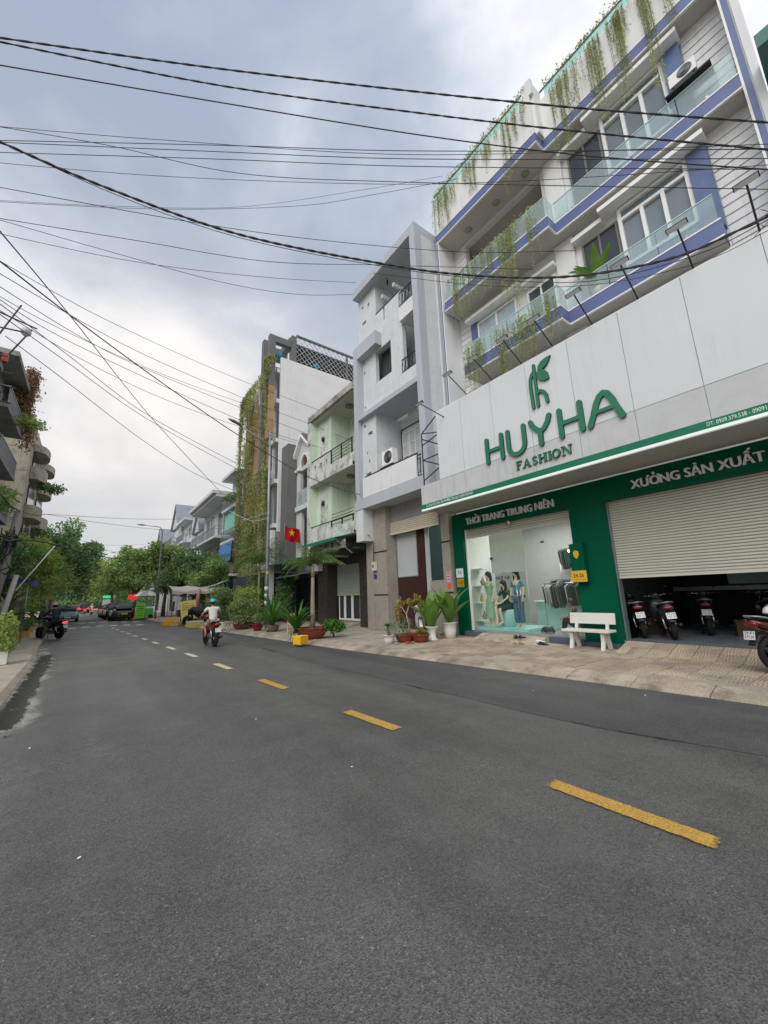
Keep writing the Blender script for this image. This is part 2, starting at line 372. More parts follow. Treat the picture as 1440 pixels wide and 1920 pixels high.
REDLIT = emis('lit_tail_light', (0.9, 0.03, 0.03), 2.2)
WHITEL = M('clear_lamp_lens', srgb(220, 222, 224), 0.15, 0.05, 2.0, spec=0.6)
PLATE = M('white_number_plate', srgb(226, 228, 226), 0.5, 0.03, 3.0)
INK = M('black_ink', srgb(26, 26, 28), 0.6, 0.0, 1.0)
SKIN = M('tan_skin', srgb(168, 120, 92), 0.55, 0.06, 6.0)
DUMMY = M('cream_mannequin_plastic', srgb(228, 206, 172), 0.4, 0.03, 3.0)
HAIRD = M('dark_brown_hair', srgb(42, 30, 26), 0.5, 0.2, 30)
LEAF_A = M('tree_leaf_mid', srgb(136, 160, 100), 0.55, 0.35, 0.5, island=0.35, trans=0.35, fine=0)
LEAF_B = M('tree_leaf_dark', srgb(110, 140, 90), 0.5, 0.35, 0.5, island=0.35, trans=0.3, fine=0)
LEAF_C = M('tree_leaf_light', srgb(158, 176, 98), 0.55, 0.3, 0.5, island=0.35, trans=0.4, fine=0)
VINE = M('hanging_vine_leaf', srgb(172, 182, 122), 0.6, 0.35, 0.8, island=0.35, trans=0.35, fine=0)
VINED = M('olive_curtain_vine_leaf', srgb(152, 156, 104), 0.6, 0.4, 0.6, island=0.4, trans=0.3, fine=0)
DRYV = M('dry_brown_vine', srgb(150, 122, 98), 0.8, 0.3, 0.8, island=0.3, trans=0.2, fine=0)
GLOSSL = M('glossy_big_leaf', srgb(112, 148, 70), 0.35, 0.2, 2.0, island=0.25, trans=0.35, fine=0)
STRAPL = M('strap_leaf', srgb(74, 124, 48), 0.4, 0.25, 1.5, island=0.3, trans=0.3, fine=0)
PALML = M('palm_frond_leaf', srgb(92, 118, 56), 0.5, 0.3, 1.0, island=0.3, trans=0.3, fine=0)
YELLOWL = M('yellowing_leaf', srgb(150, 132, 56), 0.6, 0.25, 3.0, island=0.3, trans=0.3, fine=0)
GREYLEAF = M('grey_green_leaf', srgb(120, 142, 112), 0.6, 0.25, 3.0, island=0.3, trans=0.25, fine=0)
BARK = M('grey_bark', srgb(108, 98, 86), 0.9, 0.2, 4.0, 0.6, 30)
CABLE = M('black_cable', srgb(58, 56, 60), 0.6, 0.1, 2.0)
CONCP = M('concrete_pole', srgb(150, 148, 142), 0.85, 0.1, 2.0, 0.3, 40, streak=0.2)

def special(name):
    m = bpy.data.materials.new(name); m.use_nodes = True; MATS[name] = m; return m, m.node_tree.nodes, m.node_tree.links, m.node_tree.nodes['Principled BSDF']
def asphalt(name, base, light, patch, rough):
    m, N, L, p = special(name)
    tc = N.new('ShaderNodeTexCoord')
    def noise(sc, det, ro=0.6):
        n = N.new('ShaderNodeTexNoise'); n.inputs['Scale'].default_value = sc; n.inputs['Detail'].default_value = det; n.inputs['Roughness'].default_value = ro; L.new(tc.outputs['Object'], n.inputs[0]); return n.outputs[0]
    def mr(v, a, b, c, d):
        n = N.new('ShaderNodeMapRange'); L.new(v, n.inputs[0])
        for i, x in enumerate((a, b, c, d)): n.inputs[i + 1].default_value = x
        return n.outputs[0]
    def mul(a, b):
        n = N.new('ShaderNodeMath'); n.operation = 'MULTIPLY'; L.new(a, n.inputs[0]); L.new(b, n.inputs[1]); return n.outputs[0]
    vo = N.new('ShaderNodeTexVoronoi'); vo.inputs['Scale'].default_value = 125; L.new(tc.outputs['Object'], vo.inputs[0])
    bw = N.new('ShaderNodeSeparateColor'); L.new(vo.outputs['Color'], bw.inputs[0])
    stone = mr(bw.outputs[0], 0.0, 1.0, 0.55, 1.45)
    flecks = mr(bw.outputs[1], 0.965, 1.0, 1.0, 2.0)
    big = mr(noise(0.35, 6), 0.3, 0.7, 1 - patch, 1 + patch); mid = mr(noise(2.4, 6, 0.7), 0.3, 0.7, 0.86, 1.14)
    # streaks along the carriageway left by tyres
    mp = N.new('ShaderNodeMapping'); mp.inputs['Scale'].default_value = (1.3, 0.08, 1.0); L.new(tc.outputs['Object'], mp.inputs[0])
    nt_ = N.new('ShaderNodeTexNoise'); nt_.inputs['Scale'].default_value = 1.0; nt_.inputs['Detail'].default_value = 4; L.new(mp.outputs[0], nt_.inputs[0])
    f = mul(mul(mul(stone, flecks), mul(big, mid)), mr(nt_.outputs[0], 0.3, 0.7, 0.78, 1.22))
    sc = N.new('ShaderNodeVectorMath'); sc.operation = 'SCALE'; sc.inputs[0].default_value = base; L.new(f, sc.inputs['Scale'])
    mx = N.new('ShaderNodeMix'); mx.data_type = 'RGBA'; L.new(mr(noise(0.9, 8, 0.72), 0.56, 0.74, 0.0, 0.5), mx.inputs[0]); L.new(sc.outputs[0], mx.inputs[6]); mx.inputs[7].default_value = (*light, 1)
    L.new(mx.outputs[2], p.inputs['Base Color']); L.new(mr(noise(1.2, 5), 0.3, 0.7, rough - 0.1, rough + 0.1), p.inputs['Roughness']); p.inputs['Specular IOR Level'].default_value = 0.55
    b = N.new('ShaderNodeBump'); b.inputs['Strength'].default_value = 0.7; b.inputs['Distance'].default_value = 0.006; L.new(vo.outputs['Distance'], b.inputs['Height']); L.new(b.outputs[0], p.inputs['Normal'])
    return m
ASPH = asphalt('worn_grey_asphalt', (0.098, 0.096, 0.090), (0.15, 0.147, 0.14), 0.20, 0.52)
ASPH2 = asphalt('dark_relaid_asphalt', (0.078, 0.077, 0.073), (0.10, 0.10, 0.097), 0.15, 0.7)
PAINTY = M('worn_yellow_road_paint', srgb(190, 150, 70), 0.8, 0.2, 3.0, 0.5, 60, fine=0.35, dirt=srgb(120, 104, 78), dirt_amt=0.75)
PAINTC = M('worn_cream_road_paint', srgb(206, 196, 168), 0.75, 0.12, 2.0, fine=0.2, dirt=srgb(120, 112, 98), dirt_amt=0.4)
PAINTW = M('worn_white_road_paint', srgb(200, 200, 196), 0.75, 0.12, 2.0, fine=0.2, dirt=srgb(120, 118, 112), dirt_amt=0.4)
CONC = M('pavement_concrete', srgb(168, 158, 143), 0.9, 0.14, 0.9, 0.6, 35, fine=0.15, dirt=srgb(104, 96, 84), dirt_amt=0.5)
KERBM = M('kerb_concrete', srgb(162, 150, 132), 0.9, 0.22, 1.6, 0.9, 35, fine=0.25, rnd=0.12, dirt=srgb(96, 88, 76), dirt_amt=0.75)
DUST = M('pale_gutter_dust', srgb(150, 148, 142), 0.95, 0.2, 3.0, 0.4, 40, fine=0.2)
WETB = M('black_wet_gutter_mud', srgb(30, 29, 28), 0.22, 0.3, 4.0, 0.4, 20, spec=0.6)
EARTH = M('far_ground', srgb(120, 116, 106), 0.95, 0.15, 0.05, fine=0.1)
FLOORT = M('grey_floor_tile', srgb(150, 158, 160), 0.2, 0.05, 1.0, spec=0.5)
STEPB = M('blue_grey_stone_step', srgb(84, 92, 102), 0.45, 0.12, 3.0, fine=0.12)

def tile_material():
    m, N, L, p = special('meander_paving_tile')
    tc = N.new('ShaderNodeTexCoord'); oi = N.new('ShaderNodeObjectInfo')
    sp = N.new('ShaderNodeSeparateXYZ'); L.new(tc.outputs['Object'], sp.inputs[0])
    def mt(op, a, b=0.0, c=None):
        n = N.new('ShaderNodeMath'); n.operation = op
        for i, v in enumerate((a, b, c)):
            if v is None: continue
            if isinstance(v, (int, float)): n.inputs[i].default_value = v
            else: L.new(v, n.inputs[i])
        return n.outputs[0]
    def noise(sc, det):
        n = N.new('ShaderNodeTexNoise'); n.inputs['Scale'].default_value = sc; n.inputs['Detail'].default_value = det
        va = N.new('ShaderNodeVectorMath'); va.operation = 'ADD'; L.new(tc.outputs['Object'], va.inputs[0])
        cb = N.new('ShaderNodeCombineXYZ'); L.new(mt('MULTIPLY', oi.outputs['Random'], 37.0), cb.inputs[0]); L.new(cb.outputs[0], va.inputs[1])
        L.new(va.outputs[0], n.inputs[0]); return n.outputs[0]
    # concentric right-angled grooves, swapped per quarter of the tile
    ax = mt('ABSOLUTE', mt('SUBTRACT', sp.outputs[0], 0.1)); ay = mt('ABSOLUTE', mt('ADD', sp.outputs[1], 0.1))
    bx = mt('ABSOLUTE', mt('ADD', sp.outputs[0], 0.2)); by = mt('ABSOLUTE', mt('SUBTRACT', sp.outputs[1], 0.2))
    r = mt('MINIMUM', mt('MAXIMUM', ax, ay), mt('MAXIMUM', bx, by))
    g = mt('SINE', mt('MULTIPLY', r, 2 * math.pi / 0.05)); g = mt('SMOOTH_MIN', g, 0.0, 0.4)
    n1 = noise(6.0, 6); n2 = noise(60.0, 3)
    f = mt('MULTIPLY', mt('ADD', 0.72, mt('MULTIPLY', n1, 0.56)), mt('ADD', 0.85, mt('MULTIPLY', n2, 0.3)))
    f = mt('MULTIPLY', f, mt('ADD', 0.86, mt('MULTIPLY', oi.outputs['Random'], 0.28)))
    f = mt('MULTIPLY', f, mt('ADD', 1.0, mt('MULTIPLY', g, 0.42)))
    ge = N.new('ShaderNodeNewGeometry'); nw = N.new('ShaderNodeTexNoise'); nw.inputs['Scale'].default_value = .9; nw.inputs['Detail'].default_value = 7; nw.inputs['Roughness'].default_value = .65; L.new(ge.outputs['Position'], nw.inputs[0])
    f = mt('MULTIPLY', f, mt('ADD', 0.30, mt('MULTIPLY', nw.outputs[0], 1.38)))
    sc = N.new('ShaderNodeVectorMath'); sc.operation = 'SCALE'; sc.inputs[0].default_value = srgb(180, 165, 145); L.new(f, sc.inputs['Scale']); L.new(sc.outputs[0], p.inputs['Base Color'])
    p.inputs['Roughness'].default_value = 0.88; p.inputs['Specular IOR Level'].default_value = 0.3
    b = N.new('ShaderNodeBump'); b.inputs['Strength'].default_value = 0.8; b.inputs['Distance'].default_value = 0.006; L.new(mt('ADD', g, mt('MULTIPLY', n2, 0.4)), b.inputs['Height']); L.new(b.outputs[0], p.inputs['Normal'])
    return m
TILE = tile_material()

# ---------------------------------------------------------------- ground, road, pavements
PV = 0.12
RK = [(7.5, -14), (7.3, -3), (7.23, 1.4), (6.87, 5.06), (6.26, 10.7), (5.67, 19.7), (5.1, 30), (4.5, 42), (3.7, 60), (1.5, 110), (-1.2, 170), (-6, 260)]
LK = [(-1.0, -14), (-1.0, 8), (-1.12, 16), (-1.4, 20), (-1.6, 25), (-2.1, 35), (-2.7, 47), (-3.4, 60), (-5.8, 110), (-8.6, 170), (-13, 260)]
def lerp_line(P, y):
    for (xa, ya), (xb, yb) in zip(P, P[1:]):
        if ya <= y <= yb: return xa + (xb - xa) * (y - ya) / (yb - ya)
    return P[0][0] if y < P[0][1] else P[-1][0]
rk = lambda y: lerp_line(RK, y)
lk = lambda y: lerp_line(LK, y)
g = MB().add([(-900, -300, -0.03), (900, -300, -0.03), (900, 1500, -0.03), (-900, 1500, -0.03)], [(0, 1, 2, 3)]).build('ground', EARTH); struct(g)
ys = [-14 + 2 * i for i in range(138)]
mb = MB(); mb.add([(lk(y) - 0.1, y, 0) for y in ys] + [(rk(y) + 0.1, y, 0) for y in ys], [(i, i + len(ys), i + 1 + len(ys), i + 1) for i in range(len(ys) - 1)])
road = struct(mb.build('road', ASPH))
def sheet(name, poly, z, mat, parent=None):
    return MB().add([(p[0], p[1], z) for p in poly], [tuple(range(len(poly)))]).build(name, mat, parent)
# relaid strip of darker asphalt beside the right-hand kerb
edge = [at(*p, 'z', 0) for p in ((455, 1203), (560, 1236), (640, 1257), (690, 1266), (735, 1278), (790, 1291), (845, 1301), (960, 1330), (1110, 1362), (1300, 1395), (1440, 1418))]
poly = [(p.x + random.uniform(-.02, .02), p.y) for p in edge] + [(4.9, -14), (rk(-14), -14)] + [(rk(y), y) for y in np.linspace(-10, 22.5, 40)]
bm = bmesh.new(); vs_ = [bm.verts.new((x, y, 0.004)) for x, y in poly]; f_ = bm.faces.new(vs_); bmesh.ops.triangulate(bm, faces=[f_])
me = bpy.data.meshes.new('asphalt_patch'); bm.to_mesh(me); bm.free(); me.materials.append(ASPH2); patch_o = link('asphalt_patch', me, road)
def blotch(name, pts, z, mat, parent, jit=0.06, n=5):
    """irregular flat stain: outline subdivided and roughened"""
    out = []
    for (a, b) in zip(pts, pts[1:] + pts[:1]):
        for i in range(n):
            t = i / n; out.append((a[0] + (b[0] - a[0]) * t + random.uniform(-jit, jit), a[1] + (b[1] - a[1]) * t + random.uniform(-jit, jit)))
    bm = bmesh.new(); f = bm.faces.new([bm.verts.new((x, y, z)) for x, y in out]); bmesh.ops.triangulate(bm, faces=[f])
    me = bpy.data.meshes.new(name); bm.to_mesh(me); bm.free(); me.materials.append(mat); return link(name, me, parent)
def worn_sheet(name, poly, z, col, rough, lo, hi, scale, seed, stretch=(1, 1, 1), spec=.3, prof=.33):
    """thin film of dust or mud whose ragged edge comes from noise: see-through where it has worn off; fades out at its outline"""
    m = bpy.data.materials.new(name); m.use_nodes = True; N, L = m.node_tree.nodes, m.node_tree.links; p = N['Principled BSDF']; out = N['Material Output']
    tc = N.new('ShaderNodeTexCoord'); mp = N.new('ShaderNodeMapping'); mp.inputs['Location'].default_value = (seed, seed * 2, 0); mp.inputs['Scale'].default_value = stretch; L.new(tc.outputs['Object'], mp.inputs[0])
    n = N.new('ShaderNodeTexNoise'); n.inputs['Scale'].default_value = scale; n.inputs['Detail'].default_value = 8; n.inputs['Roughness'].default_value = .68; L.new(mp.outputs[0], n.inputs[0])
    at_ = N.new('ShaderNodeAttribute'); at_.attribute_name = 'edge'
    ad = N.new('ShaderNodeMath'); ad.operation = 'MULTIPLY_ADD'; L.new(at_.outputs['Fac'], ad.inputs[0]); ad.inputs[1].default_value = .35; L.new(n.outputs[0], ad.inputs[2])
    mr = N.new('ShaderNodeMapRange'); L.new(ad.outputs[0], mr.inputs[0]); mr.inputs[1].default_value = lo; mr.inputs[2].default_value = hi
    t = N.new('ShaderNodeBsdfTransparent'); mx = N.new('ShaderNodeMixShader'); L.new(mr.outputs[0], mx.inputs[0]); L.new(t.outputs[0], mx.inputs[1]); L.new(p.outputs[0], mx.inputs[2]); L.new(mx.outputs[0], out.inputs[0])
    n2 = N.new('ShaderNodeTexNoise'); n2.inputs['Scale'].default_value = 70.0; n2.inputs['Detail'].default_value = 5; L.new(mp.outputs[0], n2.inputs[0]); m2 = N.new('ShaderNodeMapRange'); L.new(n2.outputs[0], m2.inputs[0]); m2.inputs[1].default_value = .32; m2.inputs[2].default_value = .68; m2.inputs[3].default_value = .62; m2.inputs[4].default_value = 1.22
    vs2 = N.new('ShaderNodeVectorMath'); vs2.operation = 'SCALE'; vs2.inputs[0].default_value = col; L.new(m2.outputs[0], vs2.inputs['Scale']); L.new(vs2.outputs[0], p.inputs['Base Color']); p.inputs['Roughness'].default_value = rough; p.inputs['Specular IOR Level'].default_value = spec
    cx = sum(q[0] for q in poly) / len(poly); cy = sum(q[1] for q in poly) / len(poly); n_ = len(poly); half = n_ // 2
    # poly: left edge points then right edge points in the same order; a middle line carries full strength
    Lp, Rp = poly[:half], poly[half:]; vs = []; ed = []
    for i, (a, b) in enumerate(zip(Lp, Rp)):
        e = 0.0 if i in (0, half - 1) else 1.0
        for k, w_ in ((0, 0), (prof, 1), (1 - prof, 1), (1, 0)): vs.append((a[0] + (b[0] - a[0]) * k, a[1] + (b[1] - a[1]) * k, z)); ed.append(e * w_)
    me = bpy.data.meshes.new(name); me.from_pydata(vs, [], [(i * 4 + k, i * 4 + k + 1, (i + 1) * 4 + k + 1, (i + 1) * 4 + k) for i in range(half - 1) for k in range(3)])
    at2 = me.attributes.new('edge', 'FLOAT', 'POINT'); at2.data.foreach_set('value', ed); me.materials.append(m); return link(name, me, road)
DASH = [((1030, 1468), (1350, 1586)), ((645, 1335), (750, 1367)), ((485, 1275), (540, 1292)), ((400, 1245), (436, 1255)), ((346, 1225.5), (371, 1232)), ((310.5, 1213), (331, 1218.5)), ((284.5, 1204), (299, 1207.5)), ((265, 1197), (277, 1200)), ((249, 1191.5), (259, 1194)), ((236.5, 1187), (245, 1189.5)), ((226, 1183.5), (233, 1185.5)), ((217.5, 1180.2), (224, 1182)), ((209, 1177), (216, 1178.6))]
for i, (a, b) in enumerate(DASH):
    A, B = at(*a, 'z', 0), at(*b, 'z', 0); c = (A + B) / 2; d = (A - B); d.z = 0; L_ = min(max(d.length, 0.9), 1.15) / 2
    ang = R_(2.2) if i == 0 else R_(3.4)
    dx, dy = -math.sin(ang), math.cos(ang); w = 0.075
    pts = [(c.x + dx * L_ + dy * w, c.y + dy * L_ - dx * w), (c.x - dx * L_ + dy * w, c.y - dy * L_ - dx * w), (c.x - dx * L_ - dy * w, c.y - dy * L_ + dx * w), (c.x + dx * L_ - dy * w, c.y + dy * L_ + dx * w)]
    if i < 4:
        n_ = 22; Lp = [(c.x + dx * q - dy * w * 1.1, c.y + dy * q + dx * w * 1.1) for q in np.linspace(-L_, L_, n_)]; Rp = [(c.x + dx * q + dy * w * 1.1, c.y + dy * q - dx * w * 1.1) for q in np.linspace(-L_, L_, n_)]
        worn_sheet('lane_dash', Lp + Rp, 0.009, srgb(190, 150, 72) if i < 3 else srgb(206, 190, 150), .8, .50, .70, 26.0, 130.0 + i, prof=.1)
    else: blotch('lane_dash', pts, 0.009, PAINTC, road, 0.0, 2)
for px, py in ((110, 1179.5), (135.8, 1178), (160, 1176), (186.7, 1174), (212.5, 1173), (237, 1172), (261.7, 1171.8)):
    p = at(px, py, 'z', 0); MB().box(p.x - .22, p.x + .22, p.y - 0.55, p.y + 0.55, 0.004, 0.009).build('crosswalk_stripe', PAINTW, road)
for px, py in ((153, 1169.3), (173.7, 1167.8), (194, 1167), (215, 1166.2), (232, 1166), (255, 1166)):
    p = at(px, py, 'z', 0); MB().box(p.x - .25, p.x + .25, p.y - 0.5, p.y + 0.5, 0.004, 0.009).build('crosswalk_stripe', PAINTW, road)
# pale dust and black wet mud in the left-hand gutter
def gp(*px): return [tuple(at(x, y, 'z', 0))[:2] for x, y in px]
Y_ = [5.5, 8, 10, 12, 14, 16, 18, 20, 22]
worn_sheet('gutter_dust', [(lk(y) - .15, y) for y in Y_] + [(lk(y) + .85 - .02 * y, y) for y in Y_], .005, srgb(152, 150, 144), .9, .62, .9, 2.6, 3.0, (1, .5, 1))
Y_ = [6.2, 8, 9.5, 11, 12.5, 14, 15.5, 17, 18.2]
worn_sheet('gutter_mud', [(lk(y) - .05, y) for y in Y_] + [(lk(y) + .48, y) for y in Y_], .009, srgb(26, 25, 24), .25, .72, .77, 5.0, 11.0, (1, .6, 1), .6)
for k, (px, py, ax, ay) in enumerate(((175, 1405, .45, .5), (60, 1445, .4, .35), (886, 1270, .2, .45), (330, 1193, .4, 1.6), (970, 1447, .08, .4), (420, 1205, .3, 2.5))):
    c = at(px, py, 'z', 0); n_ = 7
    worn_sheet('pale_scuff', [(c.x - ax, c.y + ay * (i / 3 - 1)) for i in range(n_)] + [(c.x + ax, c.y + ay * (i / 3 - 1)) for i in range(n_)], .010, srgb(150, 149, 146), .9, .80, 1.7, 6.0, 20.0 + k)
Ye = [p.y for p in edge][::-1]; Xe = [p.x for p in edge][::-1]
Yc = list(np.linspace(Ye[0], Ye[-1], 26)); Xc = [float(np.interp(y, Ye, Xe)) for y in Yc]
worn_sheet('patch_edge_crack', [(x - .10, y) for x, y in zip(Xc, Yc)] + [(x + .06, y) for x, y in zip(Xc, Yc)], .008, srgb(34, 33, 32), .9, .88, 1.0, 1.6, 41.0, (1.6, .7, 1))
# small litter specks on the road
for px, py in ((148, 1612), (330, 1195), (660, 1440), (1000, 1296), (755, 1250), (1210, 1305), (55, 1405), (480, 1350)):
    p = at(px, py, 'z', 0); MB().obox((p.x, p.y, 0.012), (0.018, 0.014, 0.004), (0.1, 0.2, px)).build('paper_scrap', WHITE2, road)

# right pavement: concrete bed, kerb stones, meander tiles
ys = [-14 + i for i in range(190)]
mb = MB(); n = len(ys)
mb.add([(rk(y) + 0.42, y, PV - 0.012) for y in ys] + [(30, y, PV - 0.012) for y in ys], [(i, i + n, i + 1 + n, i + 1) for i in range(n - 1)])
pave = struct(mb.build('pavement', CONC))
for i in range(-8, 48):
    y0, y1 = i * 1.0 + 0.006, i * 1.0 + 0.994; a, b = rk(y0), rk(y1); dz = random.uniform(-0.006, 0.006)
    mb = MB(); v = []
    for x, y in ((a, y0), (b, y1)):
        v += [(x - 0.01, y, -0.02), (x, y, 0.015 + dz), (x + 0.06, y, 0.045 + dz), (x + 0.42, y, PV + dz), (x + 0.44, y, -0.02)]
    mb.add(v, [(j, j + 1, j + 6, j + 5) for j in range(4)] + [(0, 1, 2, 3, 4), (5, 6, 7, 8, 9)]); mb.build('kerb_stone', KERBM, pave)
t = 0.4
bm = bmesh.new(); bmesh.ops.create_cube(bm, size=1.0, matrix=Matrix.Diagonal((t - 0.014, t - 0.014, 0.03, 1)))
bmesh.ops.bevel(bm, geom=[e for e in bm.edges if all(v.co.z > 0 for v in e.verts)], offset=0.004, segments=1, affect='EDGES')
tile_me = bpy.data.meshes.new('paving_tile'); bm.to_mesh(tile_me); bm.free(); tile_me.materials.append(TILE)
for iy in range(-4, 25):
    for ix in range(0, 9):
        x = 10.30 - (ix + 0.5) * t; y = 0.1 + (iy + 0.5) * t
        if x - t / 2 < rk(y) + 0.42 - 0.02 or (x > 9.85 and y < 4.15): continue
        o = link('paving_tile', tile_me, pave); o.location = (x, y, PV - 0.015 + random.uniform(-0.004, 0.004)); o.rotation_euler = (random.uniform(-.006, .006), random.uniform(-.006, .006), random.choice((0, 0, 0, math.pi / 2)))
# ramps: garage apron and the one at the shop door
MB().prism([(9.68, PV - 0.01), (10.44, 0.30), (10.44, 0.05), (9.68, 0.05)], 'y', -1.5, 4.32).build('garage_ramp', CONC, pave)
sl = math.atan2(0.30 - PV + .01, 0.76)
for iy in range(-4, 11):
    for ix in range(2):
        o = link('paving_tile', tile_me, pave); u = 0.195 + ix * 0.4; o.location = (9.68 + u * math.cos(sl) * 0.97, 0.1 + (iy + 0.5) * t if iy < 10 else 4.12, PV - 0.012 + u * math.sin(sl) + 0.0); o.rotation_euler = (0, -sl, 0); o.scale = (0.97, 1.0, 1)
MB().prism([(9.72, PV + 0.002), (10.27, 0.28), (10.27, 0.05), (9.72, 0.05)], 'y', 6.3, 8.55).build('shop_ramp', KERBM, pave)
# left pavement
ys = [-14 + 2 * i for i in range(80)]; n = len(ys); mb = MB()
mb.add([(lk(y), y, 0.0) for y in ys] + [(lk(y) - 0.12, y, 0.075) for y in ys] + [(-24, y, 0.085) for y in ys], [(i + k * n, i + 1 + k * n, i + 1 + (k + 1) * n, i + (k + 1) * n) for k in (0, 1) for i in range(n - 1)])
struct(mb.build('left_pavement', CONC))
# ---------------------------------------------------------------- lettering helpers (facades face -X: u runs along -Y, v along +Z)
FACE = Matrix(((0, 0, -1, 0), (-1, 0, 0, 0), (0, 1, 0, 0), (0, 0, 0, 1)))
BACK = Matrix(((-1, 0, 0, 0), (0, 0, -1, 0), (0, 1, 0, 0), (0, 0, 0, 1)))
def font_mesh(body, size, ext, off=0.0, name='letter'):
    cu = bpy.data.curves.new('tmp', 'FONT'); cu.body = body; cu.size = size; cu.extrude = ext; cu.offset = off; cu.resolution_u = 3
    ob = bpy.data.objects.new('tmp', cu); COL.objects.link(ob); bpy.context.view_layer.update()
    me = bpy.data.meshes.new_from_object(ob.evaluated_get(bpy.context.evaluated_depsgraph_get())); bpy.data.objects.remove(ob); bpy.data.curves.remove(cu); me.name = name
    return me
def mesh_w(me):
    if not me.vertices: return 0, 0
    xs = [v.co.x for v in me.vertices]; return min(xs), max(xs)
WID = {}
def adv(c):
    if c not in WID:
        f = lambda s: (lambda q: q[1] - q[0])(mesh_w(font_mesh(s, 1.0, 0)))
        WID[c] = f('H' + c + 'H') - f('HH')
    return WID[c]
def horned(c, size, ext):
    """O with horn and tone mark, put together from an O and raised strokes"""
    me = font_mesh('O', size, ext); bm = bmesh.new(); bm.from_mesh(me); q = size; w = q * .075
    marks = [stroke([(.66 * q, .55 * q), (.74 * q, .62 * q), (.72 * q, .76 * q)], w, False)]
    marks.append(stroke([(.30 * q, .94 * q), (.44 * q, .80 * q)], w, False) if c == 'Ờ' else stroke([(.32 * q, .92 * q), (.40 * q, .97 * q), (.45 * q, .91 * q), (.39 * q, .86 * q), (.39 * q, .79 * q)], w * .8, False))
    for po in marks:
        lo = [bm.verts.new((x, y, -ext * .9)) for x, y in po]; hi = [bm.verts.new((x, y, ext * .9)) for x, y in po]; n = len(po)
        bm.faces.new(hi); bm.faces.new(lo[::-1])
        for j in range(n): bm.faces.new((lo[j], lo[(j + 1) % n], hi[(j + 1) % n], hi[j]))
    bmesh.ops.recalc_face_normals(bm, faces=bm.faces); bm.to_mesh(me); bm.free(); return me
def letters(parent, body, X, yl, zb, height, total, mat, ext=0.012, off=0.0, each=True, base=FACE, name='letter'):
    """text starting at yl, total width in metres, cap height in metres; one object per character when each"""
    size = height / 0.73; w = sum(adv(c) for c in body) * size; sx = total / w; u = 0.0
    def put(me, uu):
        me.transform(Matrix.Diagonal((sx, 1, 1, 1))); me.materials.append(mat)
        o = link(name, me, parent)
        o.matrix_local = (Matrix.Translation((X, yl - uu, zb)) if base is FACE else Matrix.Translation((yl + uu, X, zb)) if base is None else Matrix.Translation((yl - uu, X, zb))) @ (base if base is not None else Matrix.Rotation(math.pi / 2, 4, 'X'))
        return o
    if not each: put(font_mesh(body, size, ext, off), 0); return
    for c in body:
        if c != ' ':
            me = horned(c, size, ext) if c in 'ỜỞ' else font_mesh(c, size, ext, 0)
            if off:   # bolder: a second copy of the glyph a little to the side
                bm = bmesh.new(); bm.from_mesh(me); g2 = bmesh.ops.duplicate(bm, geom=bm.verts[:] + bm.edges[:] + bm.faces[:])['geom']; bmesh.ops.translate(bm, verts=[v for v in g2 if isinstance(v, bmesh.types.BMVert)], vec=(off * 3, 0, -.003)); bm.to_mesh(me); bm.free()
            put(me, u)
        u += adv(c) * size * sx
def stroke(pts, w, cap=True):
    """closed outline of a round-ended pen stroke"""
    P = [Vector((*p, 0)) for p in pts]; Lf, Rt = [], []; n = len(P); h = w / 2
    for i, p in enumerate(P):
        d0 = (P[i] - P[i - 1]).normalized() if i else (P[1] - P[0]).normalized(); d1 = (P[i + 1] - P[i]).normalized() if i < n - 1 else d0
        t = (d0 + d1).normalized(); k = h / max(0.5, t.dot(d1)); q = Vector((-t.y, t.x, 0)) * k; Lf.append(p + q); Rt.append(p - q)
    out = [(v.x, v.y) for v in Lf]
    if cap:
        d = (P[-1] - P[-2]).normalized(); a0 = math.atan2(d.y, d.x) + math.pi / 2
        out += [(P[-1].x + h * math.cos(a0 - math.pi * j / 6), P[-1].y + h * math.sin(a0 - math.pi * j / 6)) for j in range(1, 6)]
    out += [(v.x, v.y) for v in reversed(Rt)]
    if cap:
        d = (P[0] - P[1]).normalized(); a0 = math.atan2(d.y, d.x) + math.pi / 2
        out += [(P[0].x + h * math.cos(a0 - math.pi * j / 6), P[0].y + h * math.sin(a0 - math.pi * j / 6)) for j in range(1, 6)]
    return out
def raised(polys, X, depth, mats, parent, name='letter'):
    """outlines (y, z) raised from plane X towards -X; faces coloured, sides dark"""
    mb = MB()
    for i, po in enumerate(polys):
        a, b = X, X - depth - 0.003 * i; n = len(po); v = [(a, y, z) for y, z in po] + [(b, y, z) for y, z in po]
        mb.add(v, [tuple(range(n, 2 * n))], 0); mb.add(v, [(j, (j + 1) % n, (j + 1) % n + n, j + n) for j in range(n)], 1)
    return mb.build(name, mats, parent)
def arc(cx, cy, rx, ry, a0, a1, n=10): return [(cx + rx * math.cos(R_(a0 + (a1 - a0) * i / n)), cy + ry * math.sin(R_(a0 + (a1 - a0) * i / n))) for i in range(n + 1)]

